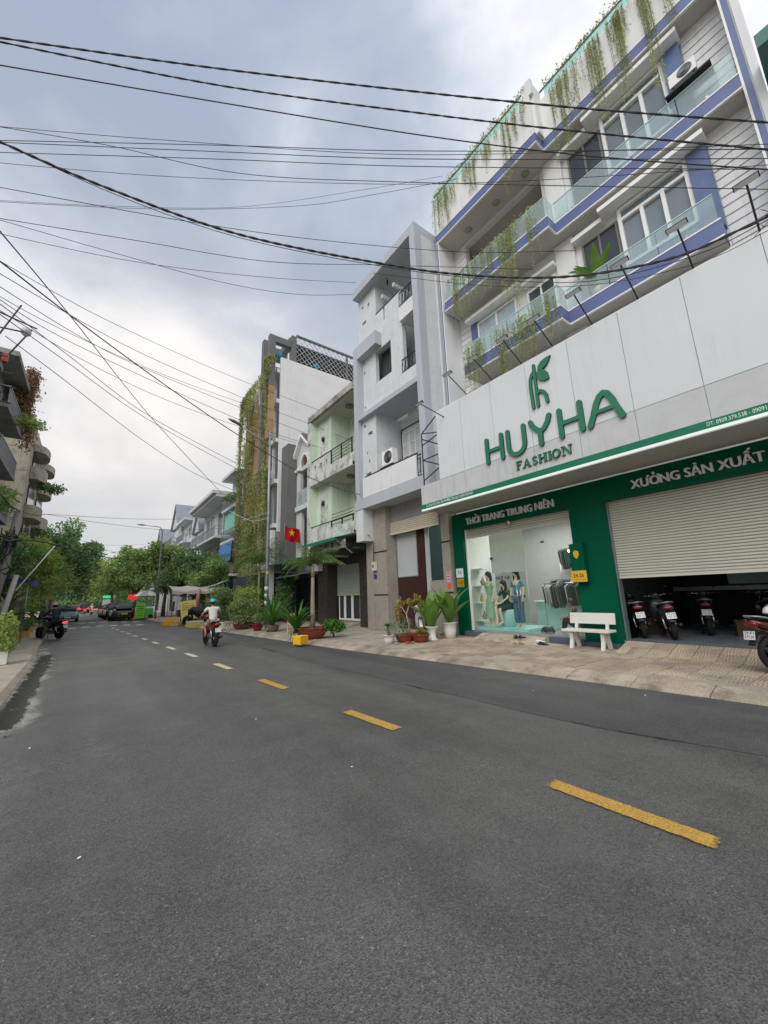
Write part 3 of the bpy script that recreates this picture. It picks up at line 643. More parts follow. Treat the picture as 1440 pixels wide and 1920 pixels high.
def window(parent, X, y0, y1, z0, z1, cols=2, rows=1, fw=0.06, depth=0.08, frame=None, pane=None, name='window', transom=0.0):
    """framed window on a facade at X: frame proud of the wall, each pane a sub-part"""
    frame = frame or WHITE2; pane = pane or MIDG; mb = MB(); xo = X - 0.03
    mb.box(xo, X + depth, y0, y0 + fw, z0, z1).box(xo, X + depth, y1 - fw, y1, z0, z1).box(xo, X + depth, y0 + fw, y1 - fw, z0, z0 + fw).box(xo, X + depth, y0 + fw, y1 - fw, z1 - fw, z1)
    zt = z1 - fw - transom if transom else None
    if transom: mb.box(xo, X + depth, y0 + fw, y1 - fw, zt - fw, zt)
    top = (zt - fw) if transom else z1 - fw
    w = (y1 - y0 - 2 * fw) / cols; h = (top - z0 - fw) / rows
    for i in range(1, cols): mb.box(xo + .004, X + depth, y0 + fw + i * w - fw / 2, y0 + fw + i * w + fw / 2, z0 + fw, top)
    for j in range(1, rows): mb.box(xo + .008, X + depth, y0 + fw, y1 - fw, z0 + fw + j * h - fw / 3, z0 + fw + j * h + fw / 3)
    o = mb.build(name, frame, parent)
    for i in range(cols):
        for j in range(rows): MB().box(X + depth - 0.03, X + depth - 0.02, y0 + fw + i * w + .01, y0 + fw + (i + 1) * w - .01, z0 + fw + j * h + .01, z0 + fw + (j + 1) * h - .01).build('pane', pane, o)
    if transom: MB().box(X + depth - 0.03, X + depth - 0.02, y0 + fw + .01, y1 - fw - .01, zt + .01, z1 - fw - .01).build('pane', pane, o)
    return o
def shutter(parent, X, y0, y1, z0, z1, pitch, mat, name='roller_shutter'):
    """roller shutter: each slat an object, sharing one rolled profile"""
    s = thing_part(name, parent); n = max(1, round((z1 - z0) / pitch)); p = (z1 - z0) / n
    prof = [(0.004, p * .02), (-0.014, p * .12), (-0.024, p * 0.35), (-0.024, p * 0.72), (-0.012, p * .88), (0.004, p * .92), (0.012, p * .92), (0.012, p * .02)]
    me = MB().prism([(x, z) for x, z in prof], 'y', y0, y1).mesh('slat'); me.materials.append(mat)
    for i in range(n): o = link('slat', me, s); o.location = (X, 0, z0 + i * p)
    MB().box(X - 0.03, X + 0.02, y0, y1, z0 - 0.07, z0 - 0.002).build('bottom_rail', mat, s); MB().box(X + .014, X + .03, y0, y1, z0, z1).build('dark_backing', IRON, s)  # dark backing added to put shade into the gaps between slats
    return s
def thing_part(name, parent): o = bpy.data.objects.new(name, None); COL.objects.link(o); o.parent = parent; return o
def ac_unit(parent, x, y0, y1, z0, z1, d=0.32, name='outdoor_unit'):
    mb = MB().box(x - d, x, y0, y1, z0, z1); o = mb.build(name, WHITE2, parent, bevel=0.012)
    cy, cz, r = y0 + (y1 - y0) * 0.4, (z0 + z1) / 2, (z1 - z0) * 0.4
    g_ = MB().lathe([(r, -0.012), (r, 0), (0.001, 0.0)], (x - d - 0.001, cy, cz), 18, 0, 'x'); g_.build('fan_grille', IRON, o)
    mb = MB()
    for k in range(7): mb.lathe([(r * (k + 1) / 7.3, -0.012), (r * (k + 1) / 7.3 - 0.006, -0.022), (r * (k + 1) / 7.3 - 0.012, -0.012)], (x - d, cy, cz), 18, 0, 'x')
    mb.build('fan_guard', STEEL, o)
    MB().box(x - d * .9, x - d * .8, y0 + .05, y0 + .09, z0 - .06, z0).box(x - d * .9, x - d * .8, y1 - .09, y1 - .05, z0 - .06, z0).box(x - .06, x - .02, y0 + .05, y0 + .09, z0 - .06, z0).box(x - .06, x - .02, y1 - .09, y1 - .05, z0 - .06, z0).build('feet', IRON, o)
    return o

# ---------------------------------------------------------------- the fashion shop house
XF, XL, XR, XW, YS = 10.5, 10.58, 11.05, 11.6, 4.8
sh = thing('shop_house', 'tall white and blue shop house with glass balconies above a green shopfront', 'building')
# ground-floor shell
mb = MB()
mb.box(XF, 18.0, 9.60, 9.74, 0, 4.36)                       # party wall
mb.box(XF + 0.16, 18.0, 4.86, 5.0, 0, 4.36)                 # wall between shop and garage
mb.box(XF + 0.02, 18.0, -0.6, -0.35, 0, 4.36)               # far garage wall
mb.box(17.0, 17.15, -0.35, 9.60, 0, 4.36)                   # back wall
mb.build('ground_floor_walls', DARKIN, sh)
mb = MB(); mb.wall(XF - 0.02, XF + 0.16, -0.6, 9.74, 0.1, 4.36, [(5.34, 9.27, 0.0, 3.755), (-0.34, 4.40, 0.0, 3.755)])
mb.build('green_cladding', GREENF, sh)
MB().box(XF + 0.161, 17.0, 5.0, 9.60, 0.10, 0.315).build('shop_floor', FLOORT, sh)
MB().box(XF - 0.02, 17.0, -0.35, 4.40, 0.06, 0.305).build('garage_floor', M('garage_floor_tile', srgb(120, 128, 136), 0.25, 0.06, 1.0), sh)
MB().box(XF - 0.2, XF - 0.021, 5.30, 6.28, PV, 0.29).box(XF - 0.2, XF - 0.021, 8.57, 9.35, PV, 0.29).split('stone_step', STEPB, sh, bevel=0.01)
MB().box(XF - 0.15, XF - 0.022, 4.45, 5.30, PV, 0.22).build('plinth', STEPB, sh)
mb = MB().box(XF + 0.162, 17.0, 5.0, 9.60, 4.10, 4.2); mb.build('shop_ceiling', M('grey_shop_ceiling', srgb(150, 152, 150), .7), sh)
MINTIN = M('shop_interior_wall', srgb(216, 219, 214), 0.7, 0.04, 0.8)
GREYIN = M('shop_grey_panel', srgb(186, 186, 182), 0.75, 0.06, 0.8)
MB().box(14.2, 14.28, 5.02, 9.58, 0.315, 4.1).build('shop_back_wall', GREYIN, sh)
MB().box(XF + 0.3, 14.2, 9.50, 9.59, 0.315, 4.1).build('shop_side_wall', MINTIN, sh)
MB().box(XF + 0.3, 14.2, 5.001, 5.06, 0.315, 4.1).build('shop_side_wall', MINTIN, sh)
# upper block, balconies, party-wall stripes
mb = MB(); mb.wall(XW, XW + 0.25, 0.0, 9.6, 4.37, 16.38, [(5.3, 8.85, 13.5, 16.3)])
mb.box(XW + 0.25, 18, 0.0, 0.2, 4.37, 16.38).box(XW + 0.25, 18, 9.4, 9.6, 4.37, 16.38).box(17.8, 18, 0.2, 9.4, 4.37, 16.38)
mb.build('upper_walls', WHITE, sh)
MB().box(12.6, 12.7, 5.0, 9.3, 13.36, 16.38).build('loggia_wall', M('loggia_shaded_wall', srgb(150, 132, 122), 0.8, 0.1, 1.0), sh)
MB().box(XW - .02, 18, 0.2, 9.4, 16.38, 16.5).build('roof_slab', SOFFIT, sh)
def balcony(z0, z1, yl, yr, name='balcony'):
    b = thing_part(name, sh)
    MB().box(XL + 0.02, XW - .001, YS, yl - .02, z0 + 0.02, z1 - 0.02).box(XR + 0.02, XW - .001, yr + 0.02, YS, z0 + 0.02, z1 - 0.02).build('slab', SOFFIT, b)
    mb = MB().box(XL, XL + 0.019, YS - .02, yl, z0 + .04, z1 - .04).box(XR, XR + 0.019, yr, YS - .02, z0 + .04, z1 - .04).box(XL + .019, XR + .019, YS - .02, YS - .001, z0 + .04, z1 - .04)
    mb.box(XL + .019, XW - .002, yl - .019, yl, z0 + .04, z1 - .04)
    if yr > 0.5: mb.box(XR + .019, XW - .002, yr, yr + .019, z0 + .04, z1 - .04)
    mb.build('blue_fascia', BLUE, b)
    for za, zb in ((z0, z0 + .04), (z1 - .04, z1)):
        mb = MB().box(XL - .012, XL + .05, YS - .032, yl + .012, za, zb).box(XR - .012, XR + .05, yr - .01, YS - .032, za, zb).box(XL + .05, XR - .012, YS - .032, YS + .02, za, zb)
        mb.box(XL + .05, XW - .004, yl - .03, yl + .012, za, zb)
        mb.build('white_trim', WHITE2, b)
    return b
b1 = balcony(9.52, 10.02, 8.62, 1.08); b2 = balcony(12.88, 13.34, 9.35, 0.18); b3 = balcony(16.38, 16.83, 9.6, 0.0, 'roof_band')
def glass_run(parent, z0, z1, segs, mat=GLASSB, step=1.05, axis='y', name='glass_panel'):
    for x, ya, yb in segs:
        n = max(1, round(abs(yb - ya) / step)); w = (yb - ya) / n
        for i in range(n):
            MB().box(x, x + 0.012, ya + i * w + .01, ya + (i + 1) * w - .01, z0, z1).build(name, mat, parent)
            MB().box(x - .012, x + .024, ya + (i + .5) * w - .02, ya + (i + .5) * w + .02, z0 - .1, z0 + .10).build('clip', CHROME, parent)
for b, z0, z1, yl, yr in ((b1, 10.05, 10.78, 8.55, 1.12), (b2, 13.37, 14.14, 9.27, 0.2)):
    glass_run(b, z0, z1, [(XL + .06, YS + .02, yl), (XR + .06, yr, YS - .02)])
    MB().box(XL + .08, XR + .05, YS + .01, YS + .022, z0, z1).build('glass_panel', GLASSB, b)
    MB().box(XL + .08, XW - .01, yl, yl + .012, z0, z1).build('glass_panel', GLASSB, b)
    MB().box(XL + .05, XL + .085, YS + .02, yl, z1, z1 + .025).box(XR + .05, XR + .085, yr, YS - .02, z1, z1 + .025).build('hand_rail', M('pale_green_glass_edge', srgb(196, 220, 212), 0.2, 0.05, 1.0), b)
MB().box(XR + .08, XW - .01, 1.12, 1.132, 10.05, 10.78).build('glass_panel', GLASSB, b1)
# roof parapet with glass and a rail
MB().box(XL, XL + .12, YS - .0, 9.6, 16.83, 18.48).box(XR, XR + .12, 0.0, YS - .12, 16.83, 18.48).box(XL + .12, XR + .12, YS - .12, YS - .001, 16.83, 18.48).box(XL + .12, 18, 9.48, 9.599, 16.5, 18.48).box(XR + .12, 18, 0.001, .12, 16.5, 18.48).build('roof_parapet', WHITE, sh)
MB().box(XL, XL + .14, YS - .12, YS + .25, 18.481, 19.15).box(XL + .14, XR + .12, YS - .12, YS + .02, 18.481, 19.0).build('parapet_pier', WHITE, sh)
glass_run(b3, 18.49, 18.88, [(XL + .05, YS + .3, 9.5), (XR + .05, 0.1, YS - .3)], GLASSR, 1.4, name='glass_panel')
MB().tube([(XL + .06, YS + .25, 18.93), (XL + .06, 9.56, 18.93)], .035, 8).tube([(XR + .06, 0.05, 18.93), (XR + .06, YS - .15, 18.93)], .035, 8).split('roof_rail', M('grey_roof_rail', srgb(130, 132, 134), 0.5), sh)
# stripes on the party walls
MB().box(XL + .02, XW - .001, 9.47, 9.6, 4.37, 16.38).box(XR + .02, XW - .001, 0.0, 0.17, 4.37, 16.38).split('side_return', WHITE, sh)
MB().box(XL, XL + .019, 9.50, 9.565, 7.0, 16.42).box(XR - .0, XR + .019, 0.03, 0.14, 7.0, 16.42).split('blue_stripe', BLUE, sh)
MB().box(XL - .004, XL + .019, 9.465, 9.499, 7.0, 16.38).box(XR - .004, XR + .019, 0.142, 0.185, 7.0, 16.38).split('white_stripe', WHITE2, sh)
MB().box(XR - .02, 18, -0.14, -0.002, 0.1, 18.6).build('white_end_wall', WHITE, sh)
# siding boards: each board overlaps the next
bd = {}
def boards(y0, y1, z0, z1, p=0.27):
    key = (y0, y1)
    me = bd.get(key)
    if not me:
        me = bd[key] = MB().prism([(XW - .004, 0), (XW - .034, 0), (XW - .034, .02), (XW - .010, p - .012), (XW - .004, p - .012)], 'y', y0, y1).mesh('siding_board'); me.materials.append(WHITE)
    n = int((z1 - z0) / p)
    for i in range(n): link('siding_board', me, sh).location = (0, 0, z0 + i * p)
for z0, z1 in ((8.2, 12.88), (13.34, 16.38)): boards(0.18, 1.03, z0, z1)
for z0, z1 in ((7.9, 12.88), (13.34, 16.38)): boards(8.9, 9.46, z0, z1)
boards(0.18, 1.03, 7.0, 8.2)
# pillar between the bays and window blocks
MB().box(XW - .12, XW - .001, 4.5, 5.12, 7.0, 12.88).box(XW - .12, XW - .001, 4.5, 5.12, 13.34, 16.38).split('pillar', WHITE, sh)
for z0, zt, zl in ((10.03, 12.55, 12.9), (13.36, 16.1, 16.48)):
    lz = zt + 0.12
    MB().box(XW - .22, XW - .001, 1.05, 1.46, z0, zt).build('blue_panel', BLUEWALL, sh)
    window(sh, XW - .12, 1.47, 3.18, z0 + 0.55, zt, 3, 1, 0.09, 0.1, transom=0.26)
    window(sh, XW - .04, 3.24, 4.3, z0 + 0.3, zt - 0.25, 2, 1, 0.06, 0.035, M('dark_alu_frame', srgb(120, 118, 112), 0.5), DARKG)
    MB().box(XW - .119, XW - .001, 1.47, 3.18, z0, z0 + .54).build('blue_panel', BLUEWALL, sh)
    MB().box(XW - .52, XW - .001, 1.0, 3.55, zt + .03, zt + .16).split('window_ledge', WHITE2, sh)
    MB().box(XW - .30, XW - .002, 3.56, 4.49, zt - .12, zt + .02).split('window_ledge', WHITE2, sh)
# left bay windows
window(sh, XW - .05, 6.75, 8.55, 10.35, 12.2, 2, 1, 0.07, 0.045, pane=M('curtained_glass', srgb(168, 186, 196), 0.25, 0.15, 4.0, spec=0.5))
MB().box(XW - .1, XW - .001, 8.56, 8.86, 10.03, 12.45).build('blue_panel', BLUEWALL, sh)
MB().box(XW - .42, XW - .001, 6.4, 8.9, 12.3, 12.42).box(XW - .3, XW - .001, 5.13, 6.35, 12.2, 12.32).split('window_ledge', WHITE2, sh)
window(sh, XW - .05, 5.25, 6.3, 10.3, 12.0, 2, 1, 0.06, 0.045, pane=DARKG)
ac_unit(sh, XW - .24, 0.80, 1.38, 14.46, 14.86)
MB().box(XW - .62, XW - .2, .55, 1.5, 14.24, 14.285).build('unit_bracket', IRON, sh)
# ceiling lamps under the roof band
for y in (5.6, 6.9, 8.3): MB().lathe([(.12, -.03), (.14, 0)], (11.2, y, 16.385), 14).build('ceiling_lamp', M('old_lamp_disc', srgb(170, 160, 140), 0.6), sh)
# garage shutter, side rail and dark back wall with the company sign
shutter(sh, XF + 0.22, -0.34, 4.40, 1.85, 3.86, 0.068, SHUT)
MB().box(XF + .10, XF + .3, 4.37, 4.399, 0.31, 3.755).build('shutter_guide', STEEL, sh)
shutter(sh, XF + 0.2, 5.36, 9.25, 3.50, 3.80, 0.075, SHUT)
MB().box(XF + .1, XF + .16, 5.342, 5.40, .3, 3.755).box(XF + .1, XF + .16, 9.21, 9.268, .3, 3.755).split('shutter_guide', WHITE2, sh)
bw = MB().box(15.0, 15.08, -0.3, 3.2, 1.55, 2.9).build('office_sign_panel', M('pale_green_panel', srgb(150, 176, 166), 0.5), sh)
letters(bw, 'huyha', 14.995, 2.6, 2.05, 0.35, 1.3, INK, 0.004, 0.0, True)
MB().box(15.0, 15.05, -0.3, 4.6, 1.38, 1.5).box(14.0, 14.08, 0.6, 0.68, .31, 4.2).box(14.0, 14.08, 1.35, 1.43, .31, 4.2).split('office_rail', STEEL, sh)

# shop glazing: fixed panes, door leaf, fittings
for a, b in ((5.41, 6.35), (6.36, 7.30), (7.31, 8.25), (8.26, 9.20)):
    MB().box(XF + .18, XF + .192, a, b, .32, 3.42).build('shop_glass_pane', GLASSS, sh)
MB().box(XF + .165, XF + .205, 6.30, 6.41, 2.93, 3.0).box(XF + .165, XF + .205, 8.2, 8.31, 2.6, 2.68).box(XF + .165, XF + .205, 6.36, 6.5, .33, .38).split('patch_fitting', CHROME, sh)
MB().tube([(XF + .13, 7.36, 1.0), (XF + .13, 7.36, 1.75)], .014, 8).tube([(XF + .13, 7.24, 1.0), (XF + .13, 7.24, 1.75)], .014, 8).split('door_handle', CHROME, sh)
MB().box(XF + .26, XF + .27, 7.05, 8.35, 2.15, 3.44).build('roller_blind', M('white_roller_blind', srgb(214, 216, 212), 0.8, 0.03, 1.0, trans=0.2), sh)
# shop interior: display niche, rail with clothes, counter, plinth, lamps
nch = M('lit_niche_shelf', srgb(210, 226, 210), 0.6)
for z in (.55, 1.15, 1.75, 2.35): MB().box(11.1, 11.55, 9.05, 9.49, z, z + .035).build('niche_shelf', nch, sh)
for z, y in ((.6, 9.25), (1.2, 9.3), (1.79, 9.22)): MB().lathe([(.05, 0), (.09, .1), (.05, .2), (.02, .26), (.03, .3)], (11.3, y, z), 12).build('vase', OCHRE, sh)
for k, z in enumerate((.9, 1.4, 1.9, 2.35)):
    MB().box(12.6, 13.4, 5.07, 5.40, z - .48, z - .44).build('lit_shelf', nch, sh)
    MB().box(12.7, 13.3, 5.075, 5.085, z - .44, z).build('shelf_light', emis('shelf_glow', (0.75, 1.0, 0.85), 0.9), sh)
MB().box(12.6, 13.0, 5.9, 8.0, .315, 1.15).build('counter', M('mint_counter', srgb(170, 206, 196), 0.5), sh)
MB().box(12.55, 13.05, 5.85, 8.05, 1.151, 1.19).build('counter_top', WHITE2, sh)
MB().box(12.4, 12.46, 8.15, 9.5, .41, 2.75).build('logo_panel', GREYIN, sh)
letters(sh, 'HUY HA', 12.39, 9.44, 1.98, 0.15, .62, INK, 0.004, 0.0, True)
mb = MB()
for du in (0, .16): mb.box(12.385, 12.399, 9.10 - du * .6, 9.14 - du * .6, 2.22, 2.42)
mb.build('wall_emblem', INK, sh)
for y in (6.3, 7.6, 8.8):
    cl = MB().box(12.0, 13.2, y - .03, y + .03, 4.04, 4.098).build('ceiling_light', emis('shop_tube', (1.0, 0.98, 0.94), 9.0), sh)
ld_ = bpy.data.lights.new('shop_lamp', 'AREA'); ld_.energy = 62; ld_.size = 1.5; ld_.color = (1, .97, .92); lo = bpy.data.objects.new('shop_lamp', ld_); COL.objects.link(lo); lo.location = (12.3, 7.4, 4.0); lo.parent = sh
LSP = []
for y in (5.85, 6.15, 6.6, 7.0): MB().lathe([(.03, -.07), (.045, 0)], (13.4, y, 2.9), 10).build('spot_lamp', emis('spot_glow', (1, .97, .9), 6.0), sh)
def rail_clothes(x, y0, y1, z, parent):
    mb = MB().tube([(x, y0, z), (x, y1, z)], .014, 8).tube([(x, y0, .32), (x, y0, z)], .014, 8).tube([(x, y1, .32), (x, y1, z)], .014, 8); mb.build('rail', CHROME, parent)
    cm = [M('cloth_black', srgb(34, 34, 38), .9), M('cloth_olive', srgb(110, 116, 70), .9), M('cloth_white', srgb(196, 194, 188), .9), M('cloth_grey', srgb(90, 96, 100), .9), M('cloth_green', srgb(40, 84, 66), .9)]
    y = y0 + .06
    while y < y1 - .06:
        h = random.uniform(.55, .8); w = random.uniform(.18, .24)
        mb = MB().add([(x - .05, y, z - .03), (x + .05, y, z - .03), (x + w, y - .01, z - .12), (x + w * .8, y + .02, z - h), (x - w * .8, y - .02, z - h), (x - w, y + .01, z - .12)] + [(x - .05, y + .03, z - .03), (x + .05, y + .03, z - .03), (x + w, y + .02, z - .12), (x + w * .8, y + .05, z - h), (x - w * .8, y + .01, z - h), (x - w, y + .04, z - .12)], [(0, 1, 2, 3, 4, 5), (6, 11, 10, 9, 8, 7)] + [(i, (i + 1) % 6, (i + 1) % 6 + 6, i + 6) for i in range(6)])
        mb.build('garment', random.choice(cm[:1] * 2 + cm), parent); y += random.uniform(.055, .085)
rk_t = thing('clothes_rail', 'chrome clothes rail packed with dark garments inside the shop window', 'clothes rail')
rail_clothes(12.1, 5.6, 7.35, 1.75, rk_t)
rk_2 = thing('clothes_rail', 'second clothes rail against the back wall inside the shop', 'clothes rail'); rail_clothes(13.7, 5.4, 8.0, 1.9, rk_2)
rk_3 = thing('clothes_rail', 'upper rail of garments high on the shop back wall', 'clothes rail'); rail_clothes(13.8, 5.5, 7.6, 3.0, rk_3)

# ---------------------------------------------------------------- the big shop sign
XS = 8.97
sg = thing('shop_sign', 'large white signboard with green lettering over the shopfront', 'sign')
MB().box(XS + .03, XF - .021, -0.5, 9.66, 4.40, 4.44).build('soffit', M('sign_soffit_grey', srgb(168, 166, 160), .7, .05, .8), sg)
MB().box(XS + .03, XS + .2, -0.5, 8.70, 5.26, 7.66).box(XS + .03, XS + .2, -0.5, 9.66, 4.44, 5.259).build('backing', SIGNWD, sg)
jo = [8.73, 7.64, 6.44, 5.25, 4.05, 2.85, 1.65, 0.45, -0.55]
for a, b in zip(jo, jo[1:]):
    MB().box(XS, XS + .029, b + .006, a - .006, 5.272, 7.68).build('panel', SIGNW, sg)
for a, b in zip([9.68] + jo, jo):
    MB().box(XS + .003, XS + .029, b + .005, a - .005, 4.585, 5.262).build('panel', SIGNWD, sg)
MB().box(XS + .0, XS + .2, -0.55, 8.73, 7.682, 7.71).build('top_cap', WHITE2, sg)
MB().box(XS - .006, XS + .029, -0.55, 9.68, 4.425, 4.58).build('green_strip', STRIPG, sg)
MB().box(XS - .014, XS + .06, -0.55, 9.69, 4.36, 4.42).build('white_edge', emis('glowing_white_trim', (0.80, 0.84, 0.82), 0.18), sg)  # plain trim with a faint glow put into its colour
w = 0.125; zb, zt = 5.18 + w / 2, 5.99 - w / 2; zm = 5.57
LM = [SIGNG, SIGNGS]
def hh(yl, yr): raised([stroke([(yl, zb), (yl, zt)], w), stroke([(yr, zb), (yr, zt)], w), stroke([(yl, zm), (yr, zm)], w * .8)], XS, .06, LM, sg)
hh(6.70, 6.19)
raised([stroke([(5.97, zt), (5.97, 5.48)] + arc(5.72, 5.46, .25, .26, 0, -180, 12) + [(5.47, 5.48), (5.47, zt)], w)], XS, .06, LM, sg)
raised([stroke([(5.25, zt), (5.20, 5.80), (5.08, 5.66), (4.99, 5.60)], w), stroke([(4.72, zt), (4.77, 5.78), (4.88, 5.64), (4.99, 5.58)], w), stroke([(5.0, zb), (5.0, 5.60)], w)], XS, .06, LM, sg)
hh(4.45, 3.94)
raised([stroke([(3.76, zb), (3.66, 5.48), (3.57, 5.72), (3.48, 5.87), (3.395, 5.925), (3.31, 5.88), (3.24, 5.74), (3.16, 5.48), (3.07, zb)], w * 1.05), stroke([(3.66, 5.52), (3.16, 5.52)], w * .7)], XS, .06, LM, sg)
# emblem: two stems, an arch and two leaves
s5 = .085
raised([stroke([(4.965, 6.29), (4.965, 7.46)], s5), stroke([(5.10, 6.29), (5.12, 6.9), (5.10, 7.1), (5.05, 7.22), (4.98, 7.28)], s5), stroke([(4.965, 6.64), (4.87, 6.68), (4.78, 6.62), (4.72, 6.50), (4.70, 6.30)], s5),
        [(4.90, 7.22), (4.80, 7.26), (4.68, 7.20), (4.60, 7.08), (4.58, 6.90), (4.72, 6.90), (4.84, 6.96), (4.90, 7.08)], [(4.86, 7.24), (4.84, 7.36), (4.74, 7.46), (4.60, 7.50), (4.47, 7.50), (4.53, 7.38), (4.62, 7.28), (4.74, 7.22)]], XS, .05, LM, sg, 'emblem')
# FASHION in small serif capitals
def serif(y, ch, zb=4.76, h=.235):
    T, t, s = .055, .022, .018; P = []
    R2 = lambda a, b, c, d: P.append([(a, c), (b, c), (b, d), (a, d)])
    W = {'F': .19, 'A': .25, 'S': .17, 'H': .25, 'I': .085, 'O': .25, 'N': .26}[ch]; z1 = zb + h; sf = lambda a, z: R2(a + .045, a - .045, z, z + s)
    if ch in 'FHI': R2(y - .02, y - .02 - T, zb, z1); sf(y - .047, zb); sf(y - .047, z1 - s)
    if ch == 'F': R2(y - .06, y - .175, z1 - t, z1 + .002); R2(y - .06, y - .14, zb + h * .5, zb + h * .5 + t); R2(y - .165, y - .178, z1 - .065, z1)
    if ch == 'H': R2(y - .17, y - .17 - T, zb, z1); sf(y - .197, zb); sf(y - .197, z1 - s); R2(y - .06, y - .18, zb + h * .47, zb + h * .47 + t)
    if ch == 'A': P.append([(y - .01, zb), (y - .035, zb), (y - .125, z1), (y - .115, z1)]); P.append([(y - .165, zb), (y - .225, zb), (y - .135, z1), (y - .10, z1)]); R2(y - .06, y - .18, zb + .07, zb + .07 + t); sf(y - .03, zb); sf(y - .195, zb)
    if ch == 'N': R2(y - .02, y - .042, zb, z1); R2(y - .205, y - .227, zb, z1); P.append([(y - .02, z1), (y - .075, z1), (y - .227, zb), (y - .18, zb)]); sf(y - .03, zb); sf(y - .03, z1 - s); sf(y - .215, z1 - s)
    if ch == 'O':
        for a in range(0, 360, 20):
            o1 = [(y - .12 + .115 * math.cos(R_(q)), zb + h / 2 + (h / 2 + .004) * math.sin(R_(q))) for q in (a, a + 10, a + 20)]; i1 = [(y - .12 + .07 * math.cos(R_(q)), zb + h / 2 + (h / 2 - .022) * math.sin(R_(q))) for q in (a + 20, a + 10, a)]
            P.append(o1 + i1)
    if ch == 'S': P.append(stroke([(y - .145, z1 - .05), (y - .11, z1 - .018), (y - .07, z1 - .018), (y - .035, z1 - .055), (y - .05, z1 - .1), (y - .12, zb + .095), (y - .14, zb + .055), (y - .105, zb + .018), (y - .06, zb + .018), (y - .025, zb + .055)], .038, False))
    raised(P, XS + .003, .035, LM, sg); return W
y = 5.82
for ch in 'FASHION': y -= serif(y, ch) + .018
TXW = M('white_sign_text', srgb(222, 236, 226), .5, 0)
letters(sg, 'ĐC: 24-26 ĐỖ CÔNG TÂN, PHƯỜNG TÂN QUÝ, QUẬN TÂN PHÚ', XS - .007, 9.45, 4.468, .085, 2.05, TXW, .002, .0, False, name='address_text')
letters(sg, 'ĐT: 0909.379.538 - 09091', XS - .007, 1.74, 4.468, .08, .84, TXW, .002, .0, False, name='phone_text')
# open steel frame at the left end of the signboard
mb = MB()
for a, b in (((XS + .05, 8.8, 7.6), (XS + .05, 9.55, 7.2)), ((XS + .05, 9.55, 5.27), (XS + .05, 9.55, 7.2)), ((XS + .05, 8.8, 6.9), (XS + .05, 9.55, 6.75)), ((XS + .05, 8.8, 6.2), (XS + .05, 9.55, 6.2)), ((XS + .05, 8.8, 5.7), (XS + .05, 9.55, 5.45)), ((XS + .05, 8.8, 7.0), (XS + .05, 9.5, 7.2)), ((XS + .05, 9.55, 7.0), (XS + 1.5, 9.55, 7.0)), ((XS + .05, 9.55, 6.2), (XS + 1.5, 9.55, 6.2))): mb.bar(a, b, .03)
mb.build('steel_frame', IRON, sg)
MB().box(XS + .9, XS + .912, 8.75, 9.6, 5.27, 7.2).build('side_glass', GLASSB, sg)
# silver lettering on the green fascia
fl = thing('fascia_lettering', 'silver letters on the green fascia under the big signboard', 'lettering')
letters(fl, 'THỜI TRANG TRUNG NIÊN', XF - .055, 9.03, 3.90, .235, 3.32, SILV, .03, .006)
letters(fl, 'XƯỞNG SẢN XUẤT', XF - .055, 3.68, 3.93, .215, 2.42, SILV, .03, .007)
MB().lathe([(.09, 0), (.09, .05), (.06, .07), (.001, .075)], (XF - .022, 7.35, 3.70), 14, 0, 'x').build('door_camera', CHROME, fl)
# wall plates and the illuminated house-number box
def plate(name, label, y0, y1, z0, z1, mat, lines, x=XF - .021, ink=INK):
    t = thing(name, label, 'sign'); MB().box(x - .012, x, y1, y0, z0, z1).build('plate', mat, t)
    for txt, dy, dz, h, w_ in lines: letters(t, txt, x - .0125, y0 - dy, z0 + dz, h, w_, ink, .001, .0, False, name='text')
    return t
GOLD = M('gold_plate', srgb(196, 152, 66), .35, .1, 2.0, metal=.3); PWH = M('pale_plate', srgb(214, 230, 228), .4)
plate('number_plate_sign', 'white plate numbered 26 on the green doorway column', 9.69, 9.36, 2.08, 2.40, PWH, [('26', .07, .13, .12, .19)])
plate('name_plate_sign', 'small gold plate under the number 26 plate', 9.69, 9.36, 1.75, 2.05, GOLD, [('HUY HÀ', .05, .12, .07, .23)])
bx = thing('number_box_sign', 'green light box with yellow shield and gold plate reading 24-26', 'sign')
MB().box(XF - .22, XF - .021, 5.0, 5.36, 1.72, 2.75).build('box_body', GREENF, bx, bevel=.008)
MB().box(XF - .238, XF - .221, 4.98, 5.38, 1.74, 2.03).build('gold_plate', M('bright_gold_plate', srgb(222, 176, 52), .4, .06, 2.0), bx)
letters(bx, '24-26', XF - .2385, 5.33, 1.86, .10, .28, M('dark_gold_ink', srgb(110, 78, 24), .6, 0), .001, .004, False, name='text')
MB().box(XF - .2395, XF - .2385, 5.02, 5.34, 1.79, 1.80).build('rule_line', MATS['dark_gold_ink'], bx)
raised([[(5.24, 2.55), (5.19, 2.565), (5.14, 2.55), (5.115, 2.52), (5.12, 2.42), (5.19, 2.34), (5.255, 2.42), (5.26, 2.52)]], XF - .2215, .008, [MATS['bright_gold_plate'], GOLD], bx, 'shield')
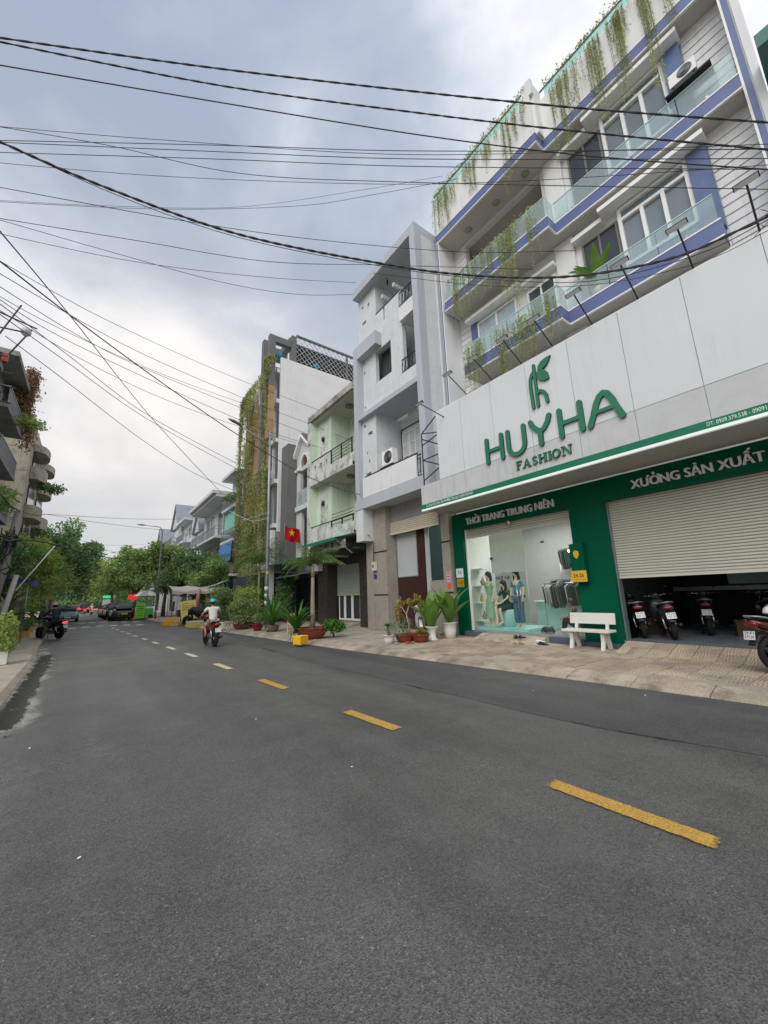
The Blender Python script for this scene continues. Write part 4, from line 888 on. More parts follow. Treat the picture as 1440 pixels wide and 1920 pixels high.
# sign floodlights on long arms
fy = [(790, 730, 838, 785), (832, 708, 877, 738), (880, 680, 925, 712), (935, 645, 980, 681), (992, 608, 1038, 648), (1068, 562, 1112, 607), (1160, 500, 1197, 557), (1262, 432, 1300, 500), (1392, 352, 1424, 432)]
for k, (hx, hy, bx_, by_) in enumerate(fy):
    base = at(bx_, by_, 'x', XS + .1); base.z = min(base.z, 7.72)
    t = thing('floodlight', ['floodlight nearest the grey house, first arm at the signboard end', 'second floodlight from the grey house along the signboard top', 'third floodlight from the grey house, before blue lowest balcony', 'fourth floodlight from the grey house, over the emblem\'s left', 'fifth floodlight from the grey house, just left of the leaf emblem', 'sixth floodlight from the grey house, between leaf emblem and potted plant', 'seventh floodlight from the grey house, below the potted balcony plant', 'floodlight in front of the lowest balcony\'s right end', 'last floodlight at the right edge, against white siding'][k], 'floodlight', base, 0, 'floodlights along the top of the signboard')
    hd = Vector((-0.95, -0.05, 0.42))
    if k == 0: hd = Vector((-.95, .3, .42))
    MB().tube([(0, 0, -.25), (0, 0, 0), (hd.x * .98, hd.y * .98, hd.z * .98)], .016, 6).build('arm', IRON, t)
    MB().obox(hd, (.10, .34, .03), (0, R_(28), 0)).obox(hd + Vector((.012, 0, .03)), (.06, .3, .03), (0, R_(28), 0)).build('lamp_head', IRON, t)
    MB().obox(hd + Vector((-.008, 0, -.018)), (.085, .31, .008), (0, R_(28), 0)).build('lens', WHITEL, t)
# ---------------------------------------------------------------- grey house next door
gh = thing('grey_house', 'narrow pale grey five-storey house with brown gate beside the shop', 'building')
MB().box(9.5, 12.8, 9.80, 14.72, 16.72, 17.15).build('roof_canopy', GREYL, gh)
MB().box(9.5, 9.9, 9.80, 10.13, 4.6, 16.72).build('front_column', GREYL, gh)
MB().box(9.9, 11.2, 9.80, 9.95, 4.6, 16.719).box(10.6, 18, 9.75, 9.80, 0.1, 15.0).build('side_wall', GREYH, gh)
W_ = MB(); W_.wall(9.88, 10.08, 11.3, 14.72, 10.0, 15.0, [(12.15, 13.35, 11.38, 13.0), (14.24, 14.36, 12.86, 13.02), (14.24, 14.36, 12.3, 12.46), (14.26, 14.36, 10.45, 10.6), (12.5, 12.62, 14.3, 14.99)])
W_.wall(9.88, 10.08, 13.2, 14.72, 15.0, 16.72, [(14.25, 14.42, 16.1, 16.25), (13.72, 13.9, 15.9, 16.1), (14.05, 14.4, 15.12, 15.3)]); W_.box(10.08, 11.0, 13.2, 13.35, 15.0, 16.72)
W_.build('front_wall', GREYH, gh)
MB().box(9.86, 10.1, 11.3, 13.2, 15.001, 15.05).build('coping', IRON, gh)
MB().box(10.9, 11.0, 10.0, 14.7, 10.0, 15.0).box(10.08, 10.9, 14.6, 14.71, 10.0, 15.0).build('inner_wall', GREYH, gh)
MB().box(10.86, 10.89, 10.45, 11.15, 10.2, 12.6).build('recess_door', M('dark_recess_door', srgb(74, 78, 84), .5), gh)
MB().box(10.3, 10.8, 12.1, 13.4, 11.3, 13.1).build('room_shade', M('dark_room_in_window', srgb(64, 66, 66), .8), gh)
MB().box(9.72, 10.9, 10.14, 11.29, 13.30, 13.99).build('upper_balcony', WHITE, gh)
MB().box(9.72, 10.9, 10.14, 11.29, 10.02, 10.75).build('lower_balcony', GREYH, gh)
def scroll_rail(parent, x, y0, y1, z0, z1, name='railing'):
    mb = MB().box(x, x + .04, y0, y1, z1 - .04, z1).box(x, x + .03, y0, y1, z0 + .04, z0 + .07)
    n = max(2, int((y1 - y0) / .22)); w = (y1 - y0) / n
    for i in range(n + 1): mb.box(x + .005, x + .025, y0 + i * w - .01, y0 + i * w + .01, z0, z1 - .04)
    for i in range(n):
        c = (x + .015, y0 + (i + .5) * w, (z0 + z1) / 2)
        mb.tube([(c[0], c[1] + .42 * w * math.cos(t), c[2] + (z1 - z0) * .36 * math.sin(t)) for t in np.linspace(0, 5.2, 9)], .012, 5)
    return mb.build(name, IRON, parent)
scroll_rail(gh, 9.74, 10.16, 11.28, 14.0, 14.75); scroll_rail(gh, 9.74, 10.16, 11.28, 10.76, 11.42)
for y in (10.6, 12.0, 12.9): MB().box(10.1, 12.6, y, y + .12, 15.9, 16.1).build('roof_beam', WHITE, gh)
MB().lathe([(.03, 0), (.05, -.1), (.02, -.3)], (10.2, 12.6, 16.71), 8).build('hanging_lamp', IRON, gh)
# raised frame and slab
MB().box(9.5, 9.879, 14.42, 14.75, 5.9, 13.77).box(9.5, 9.879, 12.82, 14.419, 13.08, 13.77).build('raised_frame', GREYL, gh)
MB().box(9.5, 11.0, 10.13, 14.419, 9.78, 10.0).build('ledge', GREYL, gh)
# first-floor balcony
B_ = MB(); B_.wall(9.75, 9.9, 13.3, 14.419, 5.9, 9.78, [(14.12, 14.28, 9.4, 9.55), (13.6, 13.95, 8.9, 9.05), (14.0, 14.1, 8.0, 8.15), (13.85, 13.95, 7.55, 7.7), (13.8, 14.2, 6.9, 7.1)]); B_.box(9.9, 11.3, 13.3, 13.45, 5.9, 9.78)
B_.box(11.2, 11.3, 10.13, 13.3, 5.9, 9.78); B_.build('balcony_wall', GREYH, gh)
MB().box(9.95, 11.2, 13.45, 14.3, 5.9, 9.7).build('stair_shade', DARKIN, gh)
window(gh, 11.16, 11.75, 13.12, 6.7, 9.0, 3, 4, .05, .035, WHITE2, M('louvre_glass', srgb(190, 196, 196), .4))
MB().box(11.15, 11.199, 13.2, 13.23, 5.95, 9.25).box(11.15, 11.199, 10.6, 13.2, 9.22, 9.25).build('conduit', IRON, gh)
ac_unit(gh, 10.3, 12.5, 13.26, 7.2, 7.9); MB().box(9.9, 10.4, 12.45, 13.28, 6.9, 7.13).build('unit_stand', IRON, gh)
MB().box(9.5, 9.62, 10.45, 14.13, 5.9, 6.80).build('balcony_parapet', WHITE, gh)
MB().tube([(9.56, 10.4, 6.86), (9.56, 14.0, 6.86)], .035, 8).box(9.54, 9.58, 12.2, 12.24, 6.80, 6.85).build('hand_rail', IRON, gh)
scroll_rail(gh, 9.56, 10.14, 10.44, 5.92, 6.8)
MB().box(9.47, 11.3, 9.85, 14.75, 5.40, 5.895).build('floor_band', GREYL, gh)
# ground floor
MB().box(10.35, 10.55, 9.9, 14.15, 4.65, 5.399).build('lintel', M('grey_lintel', srgb(150, 150, 148), .7), gh)
MB().box(10.02, 10.6, 13.22, 14.15, PV, 5.398).build('granite_column', GRAN, gh, bevel=.006); MB().box(10.36, 10.6, 9.80, 10.22, PV, 5.398).build('granite_column', GRAN, gh, bevel=.006)
for z in (1.55, 3.4):
    MB().box(10.0, 10.03, 13.2, 14.17, z, z + .05).box(10.34, 10.37, 9.79, 10.24, z, z + .05).build('black_joint', IRON, gh)
MB().box(9.5, 10.9, 14.16, 14.74, 3.95, 5.398).build('left_pier', GREYH, gh); MB().box(10.02, 10.9, 14.16, 14.74, PV, 3.949).build('lower_pier', GRAN, gh)
shutter(gh, 10.3, 10.23, 13.21, 4.17, 4.64, .085, SHUT2)
MB().box(10.6, 10.66, 11.42, 13.22, .22, 4.6).build('gate_leaf', BROWN, gh)
MB().box(10.585, 10.6, 11.9, 13.15, 2.30, 4.22).build('gate_panel', LGREY, gh)
mb = MB()
for a, b, c, d in ((11.86, 13.19, 4.22, 4.26), (11.86, 13.19, 2.26, 2.30), (11.86, 11.9, 2.3, 4.22), (13.15, 13.19, 2.3, 4.22)): mb.box(10.58, 10.6, a, b, c, d)
mb.build('panel_frame', STEEL, gh)
MB().box(10.57, 10.6, 13.05, 13.15, 1.25, 1.5).tube([(10.55, 13.1, 1.4), (10.55, 12.98, 1.4)], .012, 6).build('gate_lock', CHROME, gh)
MB().box(10.6, 10.7, 10.22, 11.2, .15, 2.05).build('dado_wall', GRAN, gh)
MB().box(10.62, 10.65, 11.17, 11.41, .15, 4.6).build('white_jamb', LGREY, gh)
MB().box(10.64, 10.652, 10.24, 11.16, 2.06, 4.55).build('side_window', GLASSS, gh)
MB().box(12.6, 12.7, 10.0, 14.1, .15, 5.3).box(10.7, 12.6, 9.96, 10.0, .15, 5.3).build('hall_wall', M('teal_hall_wall', srgb(150, 186, 180), .7, .06, .8), gh)
MB().box(10.7, 12.6, 10.0, 14.1, .1, .16).build('hall_floor', FLOORT, gh)
MB().box(11.6, 12.2, 10.4, 11.3, .2, 2.6).box(11.5, 12.3, 10.3, 11.4, 2.6, 2.75).build('altar_cabinet', WOODP, gh)
MB().tube([(10.9, 10.12, 4.25), (11.6, 10.12, 4.25)], .03, 8).build('wall_lamp', emis('hall_tube', (.9, 1, .98), 30), gh)
mt = thing('electric_meter', 'cream electric meter box on the grey house\'s granite column', 'meter'); MB().box(9.86, 10.0, 13.9, 14.12, 2.62, 3.0).build('case', M('cream_box', srgb(214, 208, 186), .5), mt, bevel=.01)
MB().box(9.855, 9.86, 13.96, 14.06, 2.74, 2.88).build('dial', DARKG, mt); MB().tube([(9.9, 14.0, 3.0), (9.9, 14.0, 3.9), (9.75, 14.1, 4.2), (9.6, 14.5, 4.4), (9.52, 14.7, 5.2), (9.46, 14.7, 6.2)], .018, 6).build('cable', CABLE, mt)
bp_ = thing('blue_number_plate', 'small blue house number plate left of the brown gate', 'sign'); MB().box(9.985, 9.998, 13.95, 14.14, 2.28, 2.45).build('plate', M('blue_plate', srgb(36, 60, 150), .4), bp_)
st = thing('sticker', 'pink and orange stickers on the granite column beside the shop', 'sticker'); MB().box(10.352, 10.359, 9.9, 10.06, 1.95, 2.3).build('pink_sticker', M('pink_paper', srgb(226, 170, 190), .7), st); MB().box(10.352, 10.359, 9.88, 10.04, 1.72, 1.9).build('orange_sticker', M('orange_paper', srgb(232, 92, 40), .7), st)
for z in (2.02, 2.12, 2.22): MB().box(10.3505, 10.352, 9.92, 10.04, z, z + .04).build('print_line', M('magenta_print', srgb(180, 40, 110), .7), st)
# small front overhang of pavement threshold
MB().box(10.0, 10.59, 10.23, 13.2, .05, .17).build('threshold', KERBM, gh)

# ---------------------------------------------------------------- mint green house
mh = thing('mint_house', 'mint green house with mouldy white balconies and green canopy', 'building')
MB().box(9.4, 14.0, 14.78, 19.72, 11.68, 12.02).build('roof_slab', MOULDR, mh)
MB().box(9.55, 13.9, 14.9, 19.5, 11.62, 11.679).build('ceiling', SOFFIT, mh)
MB().box(9.42, 13, 19.38, 19.7, 3.6, 11.62).build('end_wall', MINT, mh); MB().box(9.40, 9.419, 19.38, 19.72, 3.6, 11.62).build('white_edge', MOULD, mh)
MB().box(9.9, 10.1, 17.75, 19.38, 3.6, 11.62).box(10.1, 11.2, 17.75, 17.9, 3.6, 11.62).box(11.1, 11.3, 14.78, 17.75, 3.6, 11.62).box(9.55, 13, 14.76, 14.82, 4.4, 11.6).build('recess_wall', MINT, mh)
for z in (5.4, 9.2): MB().box(9.86, 9.9, 18.15, 18.95, z, z + 1.75).build('lantern_panel', MOULD, mh)
for z in (6.6, 10.35):
    MB().lathe([(.02, -.16), (.07, -.12), (.09, .06), (.03, .12), (.015, .2)], (9.76, 18.5, z), 8).box(9.77, 9.86, 18.48, 18.52, z + .1, z + .13).build('wall_lantern', IRON, mh)
def mint_balcony(zs, zf, ztop, rail):
    MB().box(9.42, 11.1, 14.83, 19.37, zs, zf).build('balcony_slab', SOFFIT, mh)
    w = MB(); w.wall(9.40, 9.52, 17.0, 19.37, zs + .02, ztop, [(18.6, 18.85, zf + .55, ztop - .25), (17.9, 18.15, zf + .55, ztop - .25), (17.3, 17.5, zf + .55, ztop - .25)]); w.box(9.40, 9.52, 14.83, 17.0, zs + .02, zf + .42); w.build('parapet', MOULD, mh)
    r = MB().box(9.43, 9.48, 14.85, 17.0, rail - .04, rail).box(9.43, 9.48, 17.0, 19.3, ztop + .10, ztop + .14)
    for y in (14.9, 15.9, 16.95): r.box(9.43, 9.48, y, y + .06, zf + .42, rail)
    for k in range(4): r.box(9.445, 9.465, 14.85, 17.0, zf + .55 + k * .17, zf + .575 + k * .17)
    for y in (17.3, 18.2, 19.1): r.box(9.445, 9.465, y, y + .03, ztop, ztop + .1)
    r.build('railing', IRON, mh)
mint_balcony(7.68, 7.9, 9.0, 9.14); mint_balcony(4.40, 4.55, 5.2, 5.34)
window(mh, 11.06, 15.3, 17.2, 5.5, 7.25, 4, 3, .06, .035, M('cream_window_frame', srgb(226, 220, 200), .6), M('tan_shutter_pane', srgb(176, 164, 140), .5))
window(mh, 11.06, 15.3, 16.9, 9.0, 10.9, 3, 2, .06, .035, None, DARKG)
for z in (7.66, 11.61): MB().lathe([(.2, -.02), (.22, -.08), (.1, -.13), (.001, -.14)], (10.2, 16.3, z), 16).build('ceiling_lamp', M('old_ceiling_lamp', srgb(130, 126, 116), .6), mh)
cn = thing('green_canopy', 'dark green sheet canopy over the mint house shopfront', 'canopy')
MB().prism([(8.45, 4.12), (9.39, 4.36), (9.39, 4.39), (8.45, 4.16)], 'y', 14.85, 18.2).build('sheet', M('green_canopy_sheet', srgb(28, 110, 92), .5), cn)
MB().box(8.44, 8.449, 14.85, 18.2, 4.02, 4.16).build('edge', MATS['green_canopy_sheet'], cn)
MB().box(8.9, 8.98, 14.85, 18.3, 3.72, 4.1).build('beam', MOULDR, cn)
for k in range(5): MB().lathe([(.12, 0), (.12, .03), (.05, .04)], (8.87, 15.3 + k * .6, 3.92), 14, 0, 'x').build('rosette', DGREY, cn)
for y in (15.0, 18.1): MB().bar((8.5, y, 4.1), (9.4, y, 3.5), .05).build('bracket', STEEL, cn)
MB().box(10.4, 11.0, 19.2, 20.3, PV, 3.7).box(10.4, 11.0, 14.82, 15.95, PV, 3.7).box(10.9, 11.2, 15.95, 19.2, 3.25, 3.7).build('dark_pillars', DGRAN, mh)
MB().box(9.5, 11.2, 14.82, 19.7, 3.701, 3.78).build('shop_soffit', DARKIN, mh)
MB().box(14, 14.1, 14.8, 19.7, PV, 3.7).box(11.0, 14, 14.8, 14.85, PV, 3.7).box(11.0, 14, 19.5, 19.6, PV, 3.7).build('dark_shop_walls', DARKIN, mh)
shutter(mh, 11.05, 15.97, 19.18, 1.66, 3.24, .075, SHUT3)
gd = thing_part('glass_door', mh)
for y0, y1 in ((16.95, 17.75), (17.78, 18.5), (18.53, 19.15)):
    MB().box(11.1, 11.16, y0, y0 + .09, .3, 1.6).box(11.1, 11.16, y1 - .09, y1, .3, 1.6).box(11.1, 11.16, y0 + .09, y1 - .09, .3, .4).build('door_frame', WHITE2, gd); MB().box(11.12, 11.13, y0 + .09, y1 - .09, .4, 1.6).build('pane', DARKG, gd)
MB().box(10.95, 11.2, 15.95, 19.2, PV, .28).build('door_step', DGRAN, mh)
MB().prism([(10.0, PV), (10.95, .27), (10.95, .05), (10.0, .05)], 'y', 16.6, 18.6).build('door_ramp', CONC, mh)
vk = thing('hanging_shop_sign', 'dark hanging sign lettered in white under the green canopy', 'sign', (8.0, 14.9, 0))
MB().box(-.42, .42, 0, .08, 2.95, 3.42).build('board', M('black_sign_board', srgb(40, 30, 30), .5), vk)
letters(vk, 'VẠN KIM', -.006, -.30, 3.03, .14, .66, TXW, .002, .004, False, base=None, name='text')
# barred gate to the left of the mint house
gt = thing('barred_gate', 'black vertical-bar gate between the arched house and mint house', 'gate')
mb = MB().box(10.9, 10.95, 20.35, 20.42, PV, 2.8).box(10.9, 10.95, 24.3, 24.37, PV, 2.8)
mb.build('gate_post', IRON, gt)
for z in (.4, 1.2, 1.45, 2.2, 2.7): MB().box(10.91, 10.94, 20.42, 24.3, z, z + .05).build('rail', IRON, gt)
bar_me = MB().box(10.915, 10.935, -.012, .012, .16, 2.75).mesh('bar'); bar_me.materials.append(IRON)
for k in range(38): link('bar', bar_me, gt).location = (0, 20.5 + k * .1, 0)

# ---------------------------------------------------------------- arched gable house
ah = thing('arched_house', 'narrow grey house with gabled arched loggia between mint house and white tower', 'building')
X_ = 9.9
w = MB(); w.wall(X_, X_ + .2, 20.2, 22.3, 3.4, 9.6, [(20.5, 21.75, 7.1, 9.35), (20.5, 21.55, 3.4, 6.75)]); w.box(X_ + .2, 14, 19.75, 20.2, 3.0, 10.6).box(X_ + .2, 14, 22.1, 22.3, 3.0, 10.9).box(12, 12.2, 20.2, 22.1, 3.0, 10.5); w.build('walls', M('arched_house_wall', srgb(206, 206, 206), .8, .06, .8, streak=.2), ah)
# gable with a round arch cut in it
pts = [(22.45, 10.35), (21.35, 11.75), (20.25, 10.6), (20.25, 9.6)] ; arcp = arc(21.1, 9.6, .55, .75, 0, 180, 12)
poly = [(22.3, 9.6), (22.3, 10.42), (21.35, 11.55), (20.2, 10.5), (20.2, 9.6)] + arcp
gm = MB(); top = lambda y: float(np.interp(y, [20.2, 21.35, 22.3], [10.5, 11.55, 10.42]))
for (ya, za), (yb, zb_) in zip(arcp, arcp[1:]): gm.prism([(ya, za), (yb, zb_), (yb, top(yb)), (ya, top(ya))], 'x', X_, X_ + .2)
gm.prism([(20.2, 9.6), (20.55, 9.6), (20.55, top(20.55)), (20.2, 10.5)], 'x', X_, X_ + .2).prism([(21.65, 9.6), (22.3, 9.6), (22.3, 10.42), (21.65, top(21.65))], 'x', X_, X_ + .2)
gm.build('gable', MATS['arched_house_wall'], ah)
MB().prism(stroke(arcp, .14, False), 'x', X_ - .08, X_ + .01).build('arch_moulding', WHITE2, ah)
MB().prism(stroke([(22.55, 10.22), (21.35, 11.66), (20.1, 10.52)], .16, False), 'x', X_ - .25, X_ + .02).build('gable_moulding', WHITE2, ah)
tl = M('old_roof_tile', srgb(96, 92, 88), .85, .25, 3.0)
for k in range(7):
    for j in range(4):
        x = X_ - .2 + j * .45; u = k / 7; MB().obox((x + .2, 21.25 - u * 1.12, 11.72 - u * 1.05), (.44, .2, .03), (R_(43), 0, 0)).build('roof_tile', tl, ah)
MB().box(X_ + .22, X_ + .3, 20.3, 22.0, 9.45, 10.45).build('terracotta_wall', M('terracotta_wall', srgb(168, 92, 56), .8, .1, 1.0), ah)
MB().box(X_ - .12, X_ + .2, 20.05, 20.62, 9.4, 9.6).box(X_ - .12, X_ + .2, 21.6, 22.4, 9.4, 9.6).build('capital', WHITE2, ah)
MB().box(X_ + .6, X_ + .65, 20.3, 21.9, 6.2, 9.3).box(X_ + .6, X_ + .65, 20.3, 21.7, 3.4, 6.75).build('dark_doors', DARKG, ah)
for k in range(6): MB().box(X_ + .3, X_ + .33, 20.55 + k * .22, 20.58 + k * .22, 7.8, 9.35).build('grille_bar', IRON, ah)
MB().box(X_ - .1, X_ - .088, 20.3, 22.0, 7.1, 8.05).build('glass_panel', GLASSB, ah); MB().box(X_ - .15, X_ + .3, 20.2, 22.2, 6.78, 7.08).build('balcony_edge', GREYH, ah)
MB().box(9.3, 10.2, 22.35, 23.4, 3.2, 11.35).build('dark_fin', DGREY, ah)
MB().prism([(8.6, 3.5), (9.9, 3.9), (9.9, 3.95), (8.6, 3.56)], 'y', 20.4, 24.2).build('porch_canopy', MATS['green_canopy_sheet'], ah)
MB().box(12.2, 12.3, 19.75, 24.3, PV, 3.4).build('porch_wall', DARKIN, ah)
MB().prism([(8.9, 2.75), (10.8, 3.2), (10.8, 3.23), (8.9, 2.78)], 'y', 20.3, 23.0).build('sheet_roof', STEEL, ah)

# ---------------------------------------------------------------- white tower with vines
tw = thing('white_tower_house', 'tall white tower house with rooftop lattice and curtain of vines', 'building')
MB().box(9.52, 22, 24.45, 24.65, 5.9, 18.85).build('side_wall', TOWER, tw)
w = MB(); w.wall(9.52, 9.7, 25.6, 31.9, .2, 18.6, [(28.3, 31.0, 4.6, 7.4), (28.3, 31.0, 8.3, 11.0), (28.3, 31.0, 12.0, 14.8)]); w.box(9.7, 22, 31.7, 31.9, .2, 18.6).box(11.2, 11.3, 24.65, 25.6, .2, 18.6).box(10, 22, 24.66, 31.69, 18.4, 18.6); w.build('front_wall', TOWER, tw)
for z in (6.5, 9.6, 12.6, 15.6, 18.0):
    MB().box(9.30, 11.2, 24.66, 25.9, z - .3, z).build('balcony_slab', TOWER, tw)
    if z < 18: MB().box(9.32, 9.332, 24.7, 25.85, z, z + .8).build('glass_panel', GLASSB, tw)
for z in (6.5, 9.6, 12.6, 15.6): MB().box(11.15, 11.19, 24.7, 25.55, z, z + 2.2).build('balcony_door', DARKG, tw)
for k in range(22): MB().box(9.40, 9.46, 25.75 + k * .28, 25.95 + k * .28, 7.6 + (k % 3) * .3, 17.6 - (k % 4) * .4).build('timber_slat', OCHRE, tw)
for z in (4.7, 8.4, 12.1): window(tw, 9.56, 28.4, 30.9, z, z + 2.6, 3, 1, .08, .1, IRON, DARKG)
MB().box(8.65, 9.1, 24.5, 24.9, 16.4, 20.5).box(9.1, 10.3, 24.5, 24.9, 20.0, 20.5).box(8.65, 9.1, 24.5, 24.9, 12.4, 16.39, 1).build('near_portal', [DGREY, OCHRE], tw)
MB().box(9.2, 9.65, 27.4, 27.9, 9.0, 22.0).box(9.65, 11.2, 27.4, 27.9, 21.0, 21.6).box(9.65, 11.2, 27.4, 27.9, 19.4, 19.9).build('far_portal', DGREY, tw)
MB().box(10.31, 10.7, 24.45, 24.9, 18.86, 21.0).build('lattice_post', DGREY, tw); MB().box(10.31, 10.75, 24.9, 27.9, 20.6, 21.1).build('portal_beam', DGREY, tw)
mb = MB(); z0, z1, x0, x1 = 18.95, 21.05, 10.72, 18.5
for x in np.arange(x0 - 2.1, x1, .42):
    for s_ in (1, -1):
        a, b = (x, x + (z1 - z0)) if s_ > 0 else (x + (z1 - z0), x)
        t0, t1 = 0.0, 1.0
        def cl(q): return max(x0, min(x1, q))
        f = lambda t: a + (b - a) * t
        ta = min(max((x0 - a) / (b - a), 0), 1) if s_ > 0 else min(max((a - x1) / (a - b), 0), 1); tb = min(max((x1 - a) / (b - a), 0), 1) if s_ > 0 else min(max((a - x0) / (a - b), 0), 1)
        if tb > ta: mb.bar((f(ta), 24.5 + .02 * s_, z0 + (z1 - z0) * ta), (f(tb), 24.5 + .02 * s_, z0 + (z1 - z0) * tb), .045, .02)
mb.build('lattice', M('white_lattice', srgb(206, 208, 210), .6), tw)
MB().box(10.7, 18.5, 24.44, 24.6, 21.05, 21.2).box(15.1, 15.25, 24.46, 24.6, 18.86, 21.05).build('lattice_rail', DGREY, tw)
MB().box(10.9, 18.4, 25.1, 25.15, 18.9, 20.9).build('dark_screen', M('dark_shade_net', srgb(48, 52, 56), .9), tw)
for x, z in ((9.6, 19.0), (12.6, 19.2)): MB().lathe([(.14, 0), (.2, .18), (.22, .35)], (x, 24.95, z), 12).build('blue_tub', M('blue_tub', srgb(30, 140, 170), .5), tw)
for x in (8.86, 8.92): pass
MB().box(8.9, 12.5, 24.6, 31.9, PV, 3.2).build('dark_base', M('dark_base_wall', srgb(66, 68, 72), .8, .1), tw)
MB().box(8.95, 9.2, 24.0, 24.25, PV, 5.9).build('base_post', WHITE, tw)
MB().box(9.22, 12.0, 24.0, 24.4, 3.2, 5.7).build('base_panel', M('grey_base_panel', srgb(150, 152, 152), .7), tw)

# ---------------------------------------------------------------- houses further along, both sides
def row_house(name, label, X, y0, y1, H, floors, wall, left=False, roof='flat', bal=True, win=None, d=9.0, ground=3.6, over=.9, railm=None, group=None, tarp=None):
    w = y1 - y0; t = thing(name, label, 'building', (X, y0, 0) if not left else (X, y1, 0), math.pi if left else 0, group)
    fh = (H - ground) / floors
    holes = [(.5, w - .5, .3, ground - .6)] + [(w * .08, w * .46, ground + k * fh + .35, ground + (k + 1) * fh - .55) for k in range(floors)] + [(w * .56, w * .92, ground + k * fh + .35, ground + (k + 1) * fh - .55) for k in range(floors)]
    m = MB(); m.wall(0, .22, 0, w, PV - .05, H, holes); m.box(.22, d, 0, .2, 0, H).box(.22, d, w - .2, w, 0, H).box(d - .2, d, .2, w - .2, 0, H).box(.22, d - .2, .2, w - .2, H - .2, H); m.build('wall', wall, t)
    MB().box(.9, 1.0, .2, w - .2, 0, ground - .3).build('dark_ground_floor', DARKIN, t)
    for k in range(floors):
        z = ground + k * fh
        window(t, .05, w * .08, w * .46, z + .35, z + fh - .55, 2, 1, .07, .1, win or WHITE2, DARKG)
        window(t, .05, w * .56, w * .92, z + .35, z + fh - .55, 2, 1, .07, .1, win or WHITE2, MIDG)
        if bal:
            b = MB().box(-over, -.001, .15, w - .15, z - .15, z + .05).build('balcony', wall, t); r = MB()
            for yy in np.arange(.2, w - .15, .16): r.box(-over + .02, -over + .04, yy, yy + .02, z + .05, z + .9)
            r.box(-over + .01, -over + .05, .15, w - .15, z + .9, z + .95).box(-over + .05, 0, .16, .2, z + .9, z + .95).box(-over + .05, 0, w - .2, w - .16, z + .9, z + .95); r.build('railing', railm or STEEL, b)
        if k % 2 == 0: ac_unit(t, -.05, w * .47, w * .55 + .25, z + 1.2, z + 1.75)
    if roof == 'flat': MB().box(-over - .1, .3, -.02, w + .02, H, H + .25).build('roof_edge', wall, t)
    if roof == 'gable':
        MB().prism([(-.05, H), (w / 2, H + w * .62), (w + .05, H)], 'x', -.3, d * .5).build('gable', wall, t)
        for s_ in (0, 1):
            a = (0 if s_ else w, H); MB().prism([(-.2 if s_ else w + .2, H - .15), (w / 2, H + w * .62 + .12), (w / 2, H + w * .62 + .02), (-.1 if s_ else w + .1, H - .15)], 'x', -.55, d * .5 + .2).build('roof_sheet', SLATE, t)
    return t
f1 = row_house('row_house', 'white and teal house with a blue tarpaulin after the vine-covered tower', 9.7, 32.2, 36.3, 12.2, 3, FARW, bal=True)
MB().prism([(-.9, 6.3), (-1.0, 4.7), (-.97, 4.7), (-.87, 6.3)], 'y', .2, 3.8).build('blue_tarpaulin', M('blue_tarp', srgb(84, 132, 186), .7, .12, 1.5), f1)
MB().box(-.6, -.001, .2, 3.9, 7.3, 9.2).build('teal_box', TEALW, f1); MB().box(-.85, -.6, .5, 2.0, 3.7, 4.4).build('striped_planter', M('pink_planter', srgb(206, 150, 150), .7), f1)
MB().prism([(-3.0, 2.3), (-.95, 3.1), (-.95, 3.14), (-3.0, 2.34)], 'y', .4, 4.0).build('shop_awning', M('pale_green_awning', srgb(180, 200, 184), .6), f1)
f2 = row_house('row_house', 'long grey-white house with stacked balconies and outdoor units, next to blue tarpaulin house', 9.7, 36.4, 47.3, 10.9, 2, FARG, over=1.3)
MB().prism([(-3.4, 2.2), (-.95, 2.9), (-.95, 2.94), (-3.4, 2.24)], 'y', 1.0, 8.0).build('shop_awning', STEEL, f2)
MB().box(-1.7, .3, -.05, 10.95, 11.16, 11.45).build('roof_overhang', FARG, f2)
f3 = row_house('row_house', 'small gabled house between the stacked-balcony house and pale blue wall', 9.7, 47.4, 51.0, 9.6, 2, FARW, roof='gable', over=1.0)
f4 = row_house('row_house', 'house with a plain pale blue side wall beyond the gabled one', 9.2, 51.2, 57.0, 11.3, 3, FARB)
f5 = row_house('row_house', 'white house with tall steep gable and slate roof, far along the street', 8.9, 57.2, 62.5, 11.6, 3, FARW, roof='gable', over=1.1)
f6 = row_house('row_house', 'farthest gabled house visible on the right above the trees', 8.4, 68, 73.5, 9.6, 2, FARW, roof='gable')
nb = thing('neighbour_house', 'teal house with overhanging eave at the right edge beyond the white end wall', 'building')
MB().box(11.3, 18, -7.0, -.5, 0, 12.7).build('wall', TEALW, nb); MB().box(10.3, 18, -7.2, -.17, 12.75, 13.1).build('eave', M('teal_eave', srgb(92, 130, 124), .7), nb)
window(nb, 11.26, -2.6, -1.0, 9.5, 12.4, 2, 2, .08, .035, M('grey_frame', srgb(120, 130, 128), .5), DARKG)
MB().tube([(11.2, -.62, 4), (11.2, -.62, 12.7)], .06, 8).build('drain_pipe', STEEL, nb)
